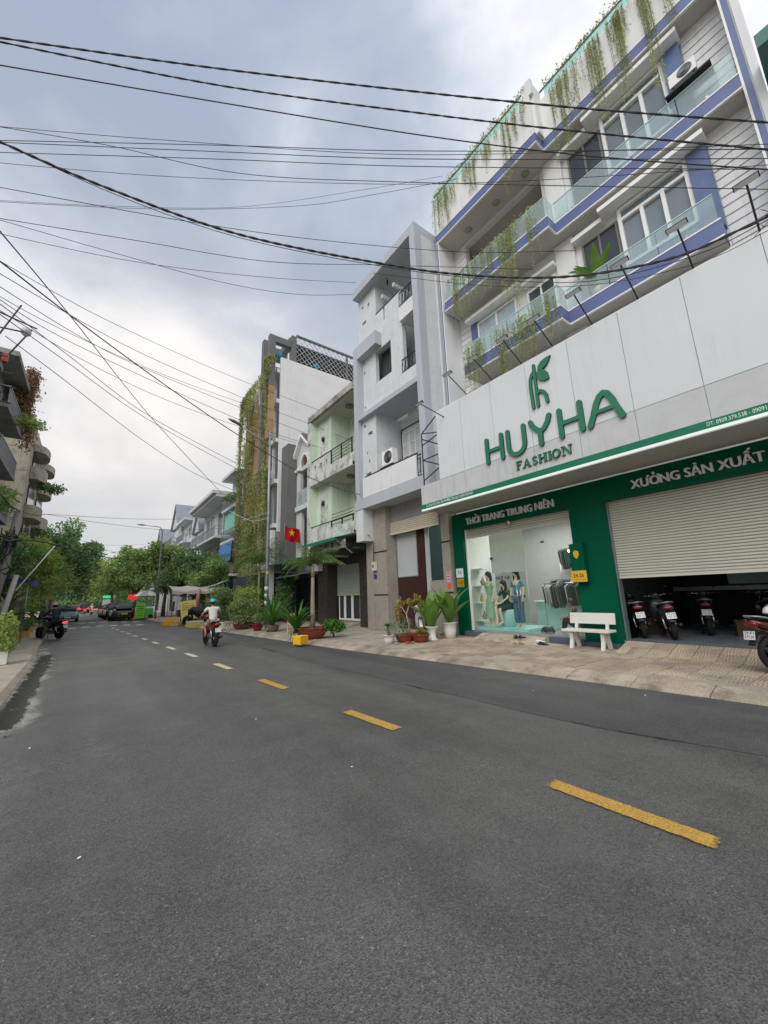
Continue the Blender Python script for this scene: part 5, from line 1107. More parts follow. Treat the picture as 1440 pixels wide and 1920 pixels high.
# left-hand row
l0 = row_house('row_house', 'dark stained house under repair at the left edge with wooden poles', -4.95, 15.0, 23.6, 12.4, 4, OLDGREY, True, over=.5)
l1 = row_house('row_house', 'grey house topped by dry vines at the left, behind the stained one', -4.9, 24.0, 29.0, 13.6, 4, OLDGREY, True, over=.85)
l2 = thing('apartment_block', 'cream apartment block with rounded stacked balconies on the left', 'building')
MB().box(-14, -4.2, 33.6, 33.8, 0, 14.4).box(-14, -4.2, 44, 44.2, 0, 13.6).box(-4.42, -4.2, 33.8, 44, 0, 13.9).box(-14, -4.4, 33.8, 44, 13.3, 13.5).build('wall', CREAM, l2)
for z in np.arange(2.4, 13, 1.6): MB().box(-14, -4.18, 33.585, 33.6, z, z + .03).build('panel_joint', OLDGREY, l2)
MB().box(-5.9, -5.87, 33.58, 33.6, 0, 14.4).build('panel_joint', OLDGREY, l2)
for k in range(4):
    z = 2.0 + k * 2.75
    for yc in (36.6, 41.2):
        pl = [(-4.2, yc - 1.9)] + [(-4.2 + .78 * math.sin(R_(a)) ** .7 if a not in (0, 180) else -4.2, yc - 1.7 * math.cos(R_(a))) for a in range(0, 181, 15)] + [(-4.2, yc + 1.9)]
        b = MB().prism(pl, 'z', z, z + .9).build('round_balcony', CREAM, l2); MB().box(-4.19, -4.12, yc - 1.5, yc + 1.5, z + .95, z + 2.3).build('balcony_window', DARKG, b)
        if k == 3: MB().prism(pl, 'z', z + 2.0, z + 2.5).build('roof_hood', CREAM, b)
        if k < 2:
            m = MB()
            for a in range(10, 175, 12): m.tube([(-4.2 + .74 * math.sin(R_(a)) ** .7, yc - 1.65 * math.cos(R_(a)), z + .9), (-4.2 + .74 * math.sin(R_(a)) ** .7, yc - 1.65 * math.cos(R_(a)), z + 2.5)], .012, 4)
            m.build('balcony_grille', IRON, b)
l3 = row_house('row_house', 'low grey house beyond the cream apartment block on the left', -5.2, 46, 54, 8.5, 2, FARG, True)
# timber poles and a broken lamp frame on the roof of the stained house
sc = thing('roof_timber', 'loose wooden poles sticking out of the roof at the left edge', 'timber', (-.15, 0, -2.45))
for a, b in (((-5.0, 22.6, 14.4), (-3.75, 23.0, 14.6)), ((-5.0, 23.0, 14.0), (-3.6, 23.2, 14.0)), ((-5.0, 22.2, 15.0), (-3.9, 22.4, 15.1)), ((-5.0, 23.3, 13.4), (-3.7, 23.4, 13.3)), ((-4.4, 22.0, 15.3), (-3.7, 22.0, 17.6)), ((-4.2, 23.3, 15.3), (-3.4, 23.2, 17.2)), ((-4.6, 22.0, 17.0), (-3.2, 23.0, 17.2)), ((-4.5, 21.0, 15.3), (-4.5, 21.2, 17.5)), ((-5.2, 22.3, 16.3), (-3.5, 22.2, 16.4))):
    MB().tube([a, b], .035, 6).build('pole', WOODP, sc)
MB().box(-4.15, -3.95, 22.7, 22.9, 15.0, 15.4).build('red_bucket', M('faded_red_plastic', srgb(170, 70, 62), .6), sc); MB().ball((-3.6, 23.2, 17.0), .22, 10).build('plastic_bag', M('white_plastic_bag', srgb(196, 200, 202), .5), sc)
# ---------------------------------------------------------------- vegetation
def branch_tree(seed, h, spread, nb=7):
    """trunk with limbs; returns trunk MB and the tips where the foliage clumps sit"""
    r = random.Random(seed); mb = MB(); tips = []
    t0 = h * .34; pts = [(0, 0, 0), (r.uniform(-.1, .1), r.uniform(-.1, .1), t0 * .5), (r.uniform(-.2, .2), r.uniform(-.2, .2), t0)]
    mb.tube(pts, [h * .030, h * .024, h * .020], 8)
    for i in range(nb):
        a = 2 * math.pi * i / nb + r.uniform(-.4, .4); L = spread * r.uniform(.55, 1.0); z1 = h * r.uniform(.5, .95)
        mid = (pts[2][0] + math.cos(a) * L * .45, pts[2][1] + math.sin(a) * L * .45, t0 + (z1 - t0) * .6); end = (math.cos(a) * L, math.sin(a) * L, z1)
        mb.tube([pts[2], mid, end], [h * .013, h * .009, h * .003], 6); tips.append(end); tips.append(tuple((mid[j] + end[j]) / 2 + r.uniform(-.4, .4) for j in range(3)))
    tips += [(r.uniform(-.3, .3) * spread, r.uniform(-.3, .3) * spread, h * r.uniform(.85, 1.0)) for _ in range(4)]
    return mb, tips
CROWN = {}
def tree(name, label, loc, h, spread, mat, seed, n=9000, leaf=.26, group=None, rz=0.0, clump=.95):
    t = thing(name, label, 'tree', loc, rz, group); key = (seed, h, spread)
    mb, tips = branch_tree(seed, h, spread); mb.build('trunk', BARK, t)
    rng = np.random.default_rng(seed); P = []
    for tp in tips:
        for q in range(3):
            c = np.array(tp) + rng.normal(size=3) * clump * .5; P.append(blob_points(c, np.array((1, 1, .72)) * clump * rng.uniform(.55, 1.0), n // (3 * len(tips)), rng, .35))
    P = np.concatenate(P); P[:, 2] = np.maximum(P[:, 2], h * .26)
    leaf_obj('crown', P, leaf, mat, t, droop=.25, rng=rng); return t
G1 = 'street trees under the far end of the road'
tree('street_tree', 'large dark tree overhanging the road on the left, behind the turquoise car', (-3.9, 62, 0), 9.6, 4.0, LEAF_B, 1, 15000, .34, clump=1.5)
tree('street_tree', 'dense tree beside the cream apartment block on the left', (-3.6, 50, 0), 8.2, 3.1, LEAF_B, 2, 13000, .30, clump=1.3)
tree('street_tree', 'bright green tree by the leaning poles on the left', (-3.6, 30.5, 0), 5.2, 1.7, LEAF_C, 3, 8000, .2, clump=.75)
tree('street_tree', 'small dark tree behind the leaning poles at the left edge', (-4.3, 27, 0), 4.4, 1.5, LEAF_B, 4, 7000, .2, clump=.7)
tree('street_tree', 'dark leafy tree between apartment block and turquoise car', (-4.4, 41, 0), 6.6, 2.4, LEAF_A, 15, 10000, .26, clump=1.1)
tree('street_tree', 'tall round tree just behind the second lamp post', (6.2, 47, 0), 7.2, 3.0, LEAF_A, 5, 13000, .28, clump=1.2)
tree('street_tree', 'spreading tree over the black parked cars', (4.4, 58, 0), 7.4, 3.2, LEAF_A, 6, 12000, .30, clump=1.3)
tree('street_tree', 'leafy tree over the food stall beside the second lamp post', (7.4, 39, 0), 5.4, 2.3, LEAF_B, 7, 11000, .22, clump=.95)
tree('street_tree', 'low leafy tree in front of the stacked-balcony house', (8.2, 34.5, 0), 4.5, 1.9, LEAF_A, 8, 9000, .2, clump=.8)
tree('street_tree', 'pale green tree closing the road on the right, farther than the red car', (2.8, 75, 0), 8.0, 3.6, LEAF_C, 9, 9000, .36, clump=1.5)
tree('street_tree', 'dark tree above the red van at the end of the road', (-5.5, 90, 0), 9.5, 4.4, LEAF_B, 10, 8000, .42, clump=1.7)
tree('street_tree', 'tree closing the end of the road in the middle', (-1.0, 125, 0), 10.5, 5.5, LEAF_A, 11, 7000, .5, clump=2.1)
tree('street_tree', 'distant tree right of the road end behind the pale green one', (4.5, 100, 0), 9.5, 4.5, LEAF_A, 12, 7000, .45, clump=1.8)
tree('street_tree', 'distant dark tree left of the road end', (-9, 112, 0), 10.0, 5.0, LEAF_B, 13, 7000, .5, clump=2.0)
tree('street_tree', 'tall tree behind the gabled houses on the right', (9.5, 80, 0), 8.0, 3.2, LEAF_A, 14, 6000, .4, clump=1.5)
rng = np.random.default_rng(99); P = [blob_points((x, 175 + rng.uniform(-8, 8), rng.uniform(.8, 5.5)), (4.5, 3, 3.5), 420, rng, .2) for x in np.arange(-60, 60, 2)] + [blob_points((x, 165, 1.2), (3, 2, 1.8), 420, rng, .1) for x in np.arange(-50, 50, 2)]
tag(leaf_obj('far_wood', np.concatenate(P), .9, LEAF_B), 'mass of trees closing the far end of the street', 'trees', kind='stuff')

# --- vines hanging from the shop house balconies
def strand_points(x0, y0, z0, L, n, sway, rng, wid=.03):
    t = np.sort(rng.random(n)); ph = rng.uniform(0, 6.28); amp = rng.uniform(.3, 1) * sway
    return np.stack([x0 + rng.normal(size=n) * wid - .02 * t, y0 + amp * np.sin(ph + 3 * t) * t + rng.normal(size=n) * wid, z0 - L * t], 1)
def hanging(label, name, specs, mat, leaf, parent_mat=None, per_m=95, wid=.035, stems=True):
    """specs: (x, y0, y1, z, mean length, number of strands)"""
    rng = np.random.default_rng(len(specs) * 7 + int(specs[0][1] * 10)); P = []; st = MB(); t = thing(name, label, 'vine')
    for x, y0, y1, z, L, n in specs:
        for _ in range(n):
            y = rng.uniform(y0, y1); l = L * rng.uniform(.35, 1.25); xx = x + rng.uniform(-.05, .03)
            P.append(strand_points(xx, y, z, l, max(6, int(per_m * l * rng.uniform(.5, 1.2))), .10, rng, wid * rng.uniform(.5, 1.3)))
            if stems: st.tube([(xx, y, z), (xx - .01, y + rng.uniform(-.04, .04), z - l * .5), (xx - .02, y + rng.uniform(-.08, .08), z - l)], .004, 3, cap=False)
    P = np.concatenate(P); leaf_obj('leaves', P, leaf, mat, t, droop=1.2, aspect=.42, rng=rng)
    if stems: st.build('stems', M('vine_stem', srgb(120, 116, 70), .8), t, fixn=False)
    return t
XLb, XRb = XL - .07, XR - .07
hanging('vines hanging over the roof parapet of the blue and white shop house', 'hanging_vine', [(XLb, 4.9, 9.5, 18.55, .9, 50), (XLb, 8.7, 9.55, 18.7, 1.9, 26), (XLb, 8.3, 8.6, 18.5, 1.4, 6), (XLb, 7.2, 7.5, 18.5, 1.6, 9), (XLb, 6.6, 6.75, 18.5, 1.2, 5), (XLb, 5.6, 5.9, 18.5, 2.8, 10), (XLb, 5.3, 5.5, 18.5, 1.4, 4), (XLb, 5.0, 5.1, 18.5, 1.0, 4), (XRb, .3, 4.4, 18.55, 1.0, 45), (XRb, 3.4, 4.3, 18.5, 2.6, 26), (XRb, 2.6, 3.05, 18.5, 3.0, 18), (XRb, 2.05, 2.4, 18.5, 2.9, 16), (XRb, 1.3, 1.6, 18.5, 3.2, 16), (XRb, .9, 1.05, 18.5, 2.2, 8), (XRb, .45, .6, 18.5, 1.4, 6)], VINE, .05, per_m=46, wid=.016)
hanging('vines hanging from the middle glass balcony of the blue and white shop house', 'hanging_vine', [(XLb, 5.5, 9.1, 14.1, .6, 26), (XLb, 7.6, 8.9, 14.05, 2.0, 34), (XLb, 5.9, 6.6, 14.05, 2.7, 34), (XLb, 5.1, 5.5, 13.9, 2.2, 10), (XLb, 6.8, 7.4, 14.05, 1.6, 12)], VINE, .05, per_m=44, wid=.016)
hanging('vines hanging from the lowest glass balcony above the signboard', 'hanging_vine', [(XLb, 5.0, 8.5, 10.6, 1.4, 40), (XLb, 7.6, 8.55, 10.6, 1.7, 26), (XLb, 5.6, 6.9, 10.4, 1.6, 40), (XLb, 6.8, 7.0, 9.6, 1.2, 12), (XLb, 4.85, 5.3, 10.4, 1.3, 10)], VINE, .05, per_m=44, wid=.016)
rng = np.random.default_rng(5); P = np.concatenate([np.stack([rng.normal(XL + .06, .05, 700), rng.uniform(4.9, 9.55, 700), 18.93 + np.abs(rng.normal(0, .10, 700))], 1), np.stack([rng.normal(XR + .06, .05, 600), rng.uniform(.1, 4.5, 600), 18.93 + np.abs(rng.normal(0, .10, 600))], 1), np.stack([rng.normal(XL + .1, .06, 300), rng.uniform(5.0, 9.2, 300), 14.12 + np.abs(rng.normal(0, .07, 300))], 1)])
tag(leaf_obj('rail_creeper', P, .09, VINE), 'thin creeper running along the rooftop rail of the shop house', 'vine')
# --- curtain of vines on the white tower
hanging('thick olive vine curtain covering the front of the white tower', 'vine_curtain', [(9.1, 26.2, 31.9, 18.9, 1.8, 90), (9.0, 29.5, 32.1, 18.6, 2.8, 60), (9.25, 25.6, 31.8, 16.5, 4.0, 26), (9.25, 29.4, 31.9, 14.5, 4.5, 44), (9.25, 25.8, 31.7, 11.0, 4.6, 60), (9.2, 25.2, 31.7, 8.0, 4.2, 100), (9.2, 27.5, 31.8, 5.5, 3.0, 36), (9.0, 31.6, 32.3, 18.4, 9.0, 26), (9.0, 31.4, 32.3, 11.0, 6.0, 24)], VINED, .13, per_m=22, wid=.06, stems=True)
hanging('vine tuft spilling over the grey portal of the white tower', 'vine_tuft', [(8.6, 24.45, 25.2, 18.7, 1.4, 50), (8.62, 24.6, 24.85, 17.8, 4.0, 12), (9.0, 24.4, 25.4, 18.8, .8, 30), (8.62, 24.5, 24.9, 12.4, 5.0, 14), (8.9, 25.0, 25.6, 10.2, 5.5, 24)], VINED, .13, per_m=36, wid=.07, stems=True)
hanging('dry brown creeper on the roof corner of the left grey house', 'dry_creeper', [(-4.4, 27.5, 29.4, 14.6, 2.6, 70), (-4.0, 28.0, 29.6, 15.2, 3.2, 40), (-3.8, 28.6, 29.4, 12.2, 1.6, 14)], DRYV, .16, per_m=36, wid=.16)
def bush(name, label, loc, r, h, mat, n=1600, leaf=.08, seed=0, cat='plant', stem=True, group=None):
    t = thing(name, label, cat, loc, 0, group); rng = np.random.default_rng(seed + 50); P = []
    for k in range(7): P.append(blob_points((rng.uniform(-.5, .5) * r, rng.uniform(-.5, .5) * r, h * rng.uniform(.35, .8)), np.array((r * .55, r * .55, h * .3)), n // 7, rng, .3))
    leaf_obj('foliage', np.concatenate(P), leaf, mat, t, rng=rng, droop=.2)
    if stem:
        mb = MB()
        for k in range(5): mb.tube([(0, 0, 0), (rng.uniform(-.3, .3) * r, rng.uniform(-.3, .3) * r, h * .4), (rng.uniform(-.7, .7) * r, rng.uniform(-.7, .7) * r, h * .8)], [.02, .014, .006], 5)
        mb.build('stem', BARK, t)
    return t
bush('balcony_shrub', 'leafy shrub growing out of a left balcony near the grey house', (-3.6, 26.4, 10.6), .9, 1.0, LEAF_C, 500, .16, 3)
bush('balcony_shrub', 'green shrub on a left balcony beside the dark stained house', (-3.6, 20.2, 4.9), 1.0, 1.3, LEAF_A, 900, .16, 4)
bush('balcony_shrub', 'shrub trailing off a rounded balcony of the cream apartment block', (-3.1, 36.2, 9.5), .9, .9, LEAF_B, 500, .2, 5)
bush('balcony_shrub', 'round shrub on the balcony left of the vine curtain', (8.9, 33.0, 9.4), .8, 1.0, LEAF_B, 700, .16, 6)

# --- ribbons: strap leaves, big leaves, palm fronds
def ribbon(mb, base, az, L, w, rise, droop, n=6, fold=.25, mi=0):
    """curved leaf blade of length L leaving base at azimuth az"""
    d = Vector((math.cos(az), math.sin(az), 0)); s = Vector((-math.sin(az), math.cos(az), 0)); p = Vector(base); ang = rise; vs = []
    for i in range(n + 1):
        t = i / n; ww = w * (math.sin(math.pi * min(1, .12 + t * .88)) ** .7) * .5 if i < n else 0.004
        nrm = Vector((-math.sin(ang) * d.x, -math.sin(ang) * d.y, math.cos(ang)))
        vs += [p - s * ww + nrm * ww * fold, p, p + s * ww + nrm * ww * fold]
        p = p + (d * math.cos(ang) + Vector((0, 0, 1)) * math.sin(ang)) * (L / n); ang -= droop / n
    fs = []
    for i in range(n): fs += [(3 * i, 3 * i + 1, 3 * i + 4, 3 * i + 3), (3 * i + 1, 3 * i + 2, 3 * i + 5, 3 * i + 4)]
    mb.add(vs, fs, mi, True)
def bowl(parent, r, h, mat, base=.6, rim=.03, name='pot', soil=True):
    o = MB().lathe([(r * base, 0), (r * (base + .25), h * .35), (r * .97, h * .85), (r, h * .92), (r + rim, h * .93), (r + rim, h), (r - .01, h), (r - .03, h * .86), (.001, h * .84)], n=20).build(name, mat, parent)
    if soil: MB().lathe([(r * .94, h * .84), (.001, h * .90)], n=16).build('soil', SOIL, parent)
    return o
def tallpot(parent, r, h, mat, waist=None):
    pr = [(r * .78, 0), (r * .9, h * .5), (r, h * .95), (r + .015, h * .96), (r + .015, h), (r - .02, h), (r - .03, h * .9), (.001, h * .9)]
    if waist: pr = [(r * .95, 0), (r * .95, h * .06), (waist, h * .2), (waist, h * .55), (r * .9, h * .85), (r + .03, h * .96), (r + .03, h), (r - .02, h), (r - .03, h * .9), (.001, h * .9)]
    MB().lathe(pr, n=20).build('pot', mat, parent); MB().lathe([(r * .8, h * .905), (.001, h * .93)], n=14).build('soil', SOIL, parent)
def rosette(parent, z, n, L, w, mat, seed, spread=(.5, 1.45), name='leaf'):
    r = random.Random(seed)
    for k in range(n):
        mb = MB(); ribbon(mb, (r.uniform(-.05, .05), r.uniform(-.05, .05), z), r.uniform(0, 6.28), L * r.uniform(.6, 1.1), w * r.uniform(.8, 1.2), r.uniform(*spread), r.uniform(.5, 1.6), 6); mb.build(name, mat, parent, fixn=False)
def palm(label, loc, h, crown, fl, seed, nf=13, pot=None, lean=(0, 0)):
    t = thing('palm_tree', label, 'palm', loc); r = random.Random(seed)
    if pot: bowl(t, pot[0], pot[1], pot[2])
    top = Vector((lean[0], lean[1], h)); z0 = pot[1] * .8 if pot else 0
    MB().tube([(0, 0, z0), (lean[0] * .2, lean[1] * .2, z0 + .35 * (h - z0)), (lean[0] * .6, lean[1] * .6, z0 + .7 * (h - z0)), top], [.105, .085, .07, .06], 10).build('trunk', M('palm_trunk', srgb(142, 132, 114), .9, .2, 6.0, .5, 20), t)
    MB().tube([top, top + Vector((0, 0, .5))], [.075, .05], 8).build('crownshaft', M('palm_shaft', srgb(140, 138, 96), .6), t)
    for k in range(nf):
        az = 2 * math.pi * k / nf + r.uniform(-.25, .25); L = fl * r.uniform(.8, 1.1); rise = r.uniform(.25, 1.5); droop = r.uniform(1.0, 1.9); mb = MB(); n = 12
        p = top + Vector((0, 0, .45)); ang = rise; d = Vector((math.cos(az), math.sin(az), 0)); s = Vector((-math.sin(az), math.cos(az), 0)); pts = []
        for i in range(n + 1): pts.append((p.copy(), ang)); p = p + (d * math.cos(ang) + Vector((0, 0, math.sin(ang)))) * (L / n); ang -= droop / n
        mb.tube([q[0] for q in pts], [.016 * (1 - i / n) + .003 for i in range(n + 1)], 4)
        for i in range(2, n * 2):
            t_ = i / (n * 2); j = min(n - 1, int(t_ * n)); f = t_ * n - j; q = pts[j][0].lerp(pts[j + 1][0], f); a2 = pts[j][1]
            ll = fl * .27 * (math.sin(math.pi * (.12 + .85 * t_)) ** .6)
            for sg_ in (-1, 1):
                u = (s * sg_ * .75 + d * .55 * math.cos(a2) + Vector((0, 0, .25 * math.sin(a2) - .30 - r.uniform(0, .3)))).normalized(); wv = d.cross(u).normalized() if False else (d * .5 + Vector((0, 0, .5)))  .normalized() * .011
                m1 = q + u * ll * .5 + Vector((0, 0, .02)); e = q + u * ll + Vector((0, 0, -.08 * ll)); mb.add([q - wv * .5, q + wv * .5, m1 + wv, m1 - wv, e], [(0, 1, 2, 3), (3, 2, 4)])
        mb.build('frond', PALML, t, fixn=False)
    return t
palm('potted palm tree in a large terracotta bowl by the yellow box', (6.62, 13.35, PV), 2.2, 0, 1.3, 3, 19, (.55, .38, TERRA))
palm('shaggy palm tree behind the near lamp post', (8.05, 23.4, PV), 3.1, 0, 2.5, 5, 20)
palm('low palm clump by the yellow planters on the left pavement', (-2.75, 23.5, .085), .5, 0, 1.5, 8, 12)
def plant_pot(name, label, loc, builder, group=None):
    t = thing(name, label, 'potted plant', loc, 0, group); builder(t); return t
def A_(t): bowl(t, .34, .26, POTG); rosette(t, .22, 44, 1.75, .085, STRAPL, 11, (.85, 1.5)); rosette(t, .24, 5, .6, .09, M('fading_leaf', srgb(170, 176, 110), .6, .2, 3, island=.2, trans=.3), 12, (.0, .5))
plant_pot('potted_plant', 'spiky strap-leaved plant in a grey bowl at the foot of the lamp post', (6.75, 17.7, PV), A_)
def B_(t): tallpot(t, .2, .26, M('dark_pot', srgb(60, 60, 66), .5)); rosette(t, .25, 44, 1.4, .08, STRAPL, 13, (.85, 1.5)); rosette(t, .22, 6, .6, .1, MATS['fading_leaf'], 14, (-.1, .5))
plant_pot('potted_plant', 'spiky strap-leaved plant in a dark bucket left of the potted palm', (6.15, 13.75, PV), B_)
b = bush('ground_shrub', 'low leafy shrub right of the terracotta palm bowl', (7.25, 12.9, PV), .5, .62, STRAPL, 1100, .11, 21)
def C_(t): bowl(t, .26, .30, M('red_pot', srgb(120, 34, 30), .4)); P = np.concatenate([blob_points((0, 0, .55), (.3, .3, .25), 300)]); leaf_obj('foliage', P, .1, LEAF_A, t)
plant_pot('potted_plant', 'small plant in a dark red bowl left of the lamp post', (6.5, 18.9, PV), C_)
def D_(k, mat, hh=1.0):
    def f(t):
        o = bowl(t, .45, .26, M('brown_trough', srgb(118, 74, 60), .7)); rng = np.random.default_rng(k); P = np.concatenate([blob_points((rng.uniform(-.4, .4), rng.uniform(-.4, .4), .35 + hh * rng.uniform(.15, .8)), (.5, .5, .36), 300, rng, .3) for _ in range(9)]); leaf_obj('foliage', P, .11, mat, t, rng=rng)
        mb = MB()
        for q in range(4): mb.tube([(0, 0, .2), (rng.uniform(-.2, .2), rng.uniform(-.2, .2), .6), (rng.uniform(-.4, .4), rng.uniform(-.4, .4), .5 + hh * .6)], .012, 5)
        mb.build('stem', BARK, t)
    return f
plant_pot('potted_plant', 'dense green shrub in a brown bowl beside the white foam crate', (6.3, 20.6, PV), D_(1, LEAF_A, 1.1))
plant_pot('potted_plant', 'yellow-green weeping shrub in a brown bowl left of the shaggy palm', (6.9, 21.8, PV), D_(2, LEAF_C, 1.9))
plant_pot('potted_plant', 'dark shrub in a brown bowl behind the riding man', (6.6, 24.3, PV), D_(3, LEAF_B, 1.9))
bush('roadside_shrub', 'tall loose shrub with red blooms right of the food stall', (7.0, 27.5, PV), 1.0, 2.4, LEAF_A, 2200, .14, 31)
bush('roadside_shrub', 'thick shrub under the pale green awning', (8.0, 31.0, PV), 1.3, 2.2, LEAF_B, 2200, .16, 32)
bush('climbing_shrub', 'dark climbing shrub beside the barred gate', (9.6, 23.0, PV), .9, 3.3, LEAF_B, 3000, .13, 33)
bush('climbing_shrub', 'tangled creeper at the dark base behind the shaggy palm', (8.7, 25.2, PV), 1.1, 3.6, LEAF_A, 2600, .14, 34)
# pots in front of the brown gate
def big_leaf(n, L, w, z, seed, spread=(.95, 1.5)):
    def f(t):
        r = random.Random(seed)
        for k in range(n):
            mb = MB(); az = r.uniform(0, 6.28); ribbon(mb, (.03 * math.cos(az), .03 * math.sin(az), z), az, L * r.uniform(.65, 1.1), w * r.uniform(.8, 1.15), r.uniform(*spread), r.uniform(.2, .8), 8, .35); mb.build('leaf', GLOSSL, t, fixn=False)
    return f
def E_(t): tallpot(t, .19, .42, POTW, .12); big_leaf(15, 1.15, .34, .38, 41)(t)
plant_pot('potted_plant', 'big-leaved plant in a white waisted pot before the brown gate', (8.86, 9.42, PV), E_)
def F_(t): tallpot(t, .23, .50, POTW); big_leaf(16, 1.3, .33, .46, 43)(t); MB().tube([(0, 0, .45), (.05, .05, 1.2)], .03, 8).build('stem', GLOSSL, t)
plant_pot('potted_plant', 'tallest big-leaved plant in a straight white pot beside the shop\'s green column', (9.55, 9.30, PV), F_)
def G_(t):
    tallpot(t, .17, .25, POTW); MB().tube([(0, 0, .2), (.03, .02, .35), (-.04, .0, .5)], [.05, .035, .02], 8).build('stem', BARK, t)
    for k in range(16):
        mb = MB(); a = k * 2.4; ribbon(mb, (-.03, 0, .5), a, random.uniform(.16, .26), .07, random.uniform(.1, 1.0), .8, 4); mb.build('leaf', STRAPL, t, fixn=False)
plant_pot('potted_plant', 'small white pot with a thick-stemmed rosette at the pavement edge', (7.42, 9.82, PV), G_)
def H_(t): bowl(t, .30, .24, TERRA); leaf_obj('foliage', np.concatenate([blob_points((-.25, .1, .38), (.38, .32, .26), 700), blob_points((.1, 0, .5), (.2, .2, .25), 300)]), .045, GREYLEAF, t)
plant_pot('potted_plant', 'terracotta bowl with wispy grey-green foliage before the brown gate', (8.0, 9.75, PV), H_)
def I_(t):
    bowl(t, .28, .22, TERRA); rosette(t, .2, 22, .36, .05, M('olive_leaf', srgb(134, 132, 62), .6, .2, 3, island=.3, trans=.25), 46, (.7, 1.5))
plant_pot('potted_plant', 'terracotta bowl with stiff olive leaves between wispy plant and white pot', (8.3, 9.35, PV), I_)
def J_(t):
    bowl(t, .24, .2, TERRA); MB().tube([(0, 0, .15), (.02, .05, .5), (-.02, .1, .8), (.06, .0, 1.15), (.2, -.15, 1.3)], [.03, .028, .024, .018, .01], 8).tube([(-.02, .1, .8), (-.1, .3, 1.1), (-.12, .42, 1.0)], [.018, .014, .008], 6).tube([(.06, 0, 1.15), (.1, -.3, 1.28), (.12, -.5, 1.2)], [.014, .01, .006], 6).build('stem', M('pale_stem', srgb(168, 158, 140), .8), t)
    rng = np.random.default_rng(61); P = np.concatenate([blob_points(c, (.12, .12, .14), 70, rng, .3) for c in ((-.12, .42, .95), (-.12, .4, .75), (.2, -.15, 1.3), (.12, -.5, 1.15), (.1, -.4, 1.25), (-.1, .3, 1.15), (.05, 0, 1.2))]); leaf_obj('foliage', P, .09, YELLOWL, t, rng=rng, droop=.6)
plant_pot('potted_plant', 'tall bare-stemmed plant with yellowing leaves in front of the brown gate', (8.5, 10.1, PV), J_)
# plant behind the balcony glass, right bay
def K_(t): tallpot(t, .22, .34, POTW); big_leaf(12, 1.25, .34, .32, 47, (1.0, 1.5))(t)
plant_pot('potted_plant', 'big-leaved plant in a pot on the lowest balcony of the shop house', (XR + .25, 3.9, 10.03), K_)
# left pavement plants
plant_pot('potted_plant', 'leafy shrub in a square white pot at the left edge of the road', (-1.85, 15.2, .085), lambda t: (MB().box(-.2, .2, -.2, .2, 0, .34).build('pot', POTW, t, bevel=.01), leaf_obj('foliage', np.concatenate([blob_points((0, 0, .5), (.34, .34, .25), 500), blob_points((.05, .1, .95), (.26, .26, .42), 500)]), .1, LEAF_C, t)))
def planter(label, loc, mat, seed):
    t = thing('planter_box', label, 'planter', loc); m = MB(); m.box(-.3, .3, -.22, .22, 0, .05).box(-.3, .3, -.22, -.19, .05, .32).box(-.3, .3, .19, .22, .05, .32).box(-.3, -.27, -.19, .19, .05, .32).box(.27, .3, -.19, .19, .05, .32); m.build('box', mat, t)
    MB().box(-.27, .27, -.19, .19, .05, .26).build('soil', SOIL, t); leaf_obj('foliage', blob_points((0, .1, .5), (.32, .25, .28), 300, np.random.default_rng(seed)), .12, LEAF_B, t)
planter('front yellow planter box of dark plants on the left pavement', (-2.6, 26.9, .085), M('worn_yellow_box', srgb(206, 166, 74), .6, .12, 2, dirt=srgb(150, 130, 90), dirt_amt=.5), 71)
planter('rear yellow planter box of dark plants on the left pavement', (-2.9, 32.5, .085), MATS['worn_yellow_box'], 72)
# ---------------------------------------------------------------- motorbikes, cars, people
def wheel(parent, y, R, wid, rimm=None, n=26):
    w = thing_part('wheel', parent); w.location = (0, y, R); t = wid / 2
    MB().lathe([(R - .07, -t * .75), (R - .03, -t), (R - .008, -t * .6), (R, 0), (R - .008, t * .6), (R - .03, t), (R - .07, t * .75), (R - .07, -t * .75)], n=n, axis='x').build('tyre', RUBBER, w)
    MB().lathe([(R - .07, -t * .6), (R - .085, -t * .5), (R - .085, t * .5), (R - .07, t * .6), (R - .07, -t * .6)], n=n, axis='x').build('rim', rimm or STEEL, w)
    m = MB().lathe([(.045, -t * .9), (.05, -.02), (.05, .02), (.045, t * .9)], n=10, axis='x')
    for k in range(5): a = 2 * math.pi * k / 5; m.bar((0, .04 * math.cos(a), .04 * math.sin(a)), (0, (R - .08) * math.cos(a + .12), (R - .08) * math.sin(a + .12)), .03, .018)
    m.build('spokes', rimm or STEEL, w); return w
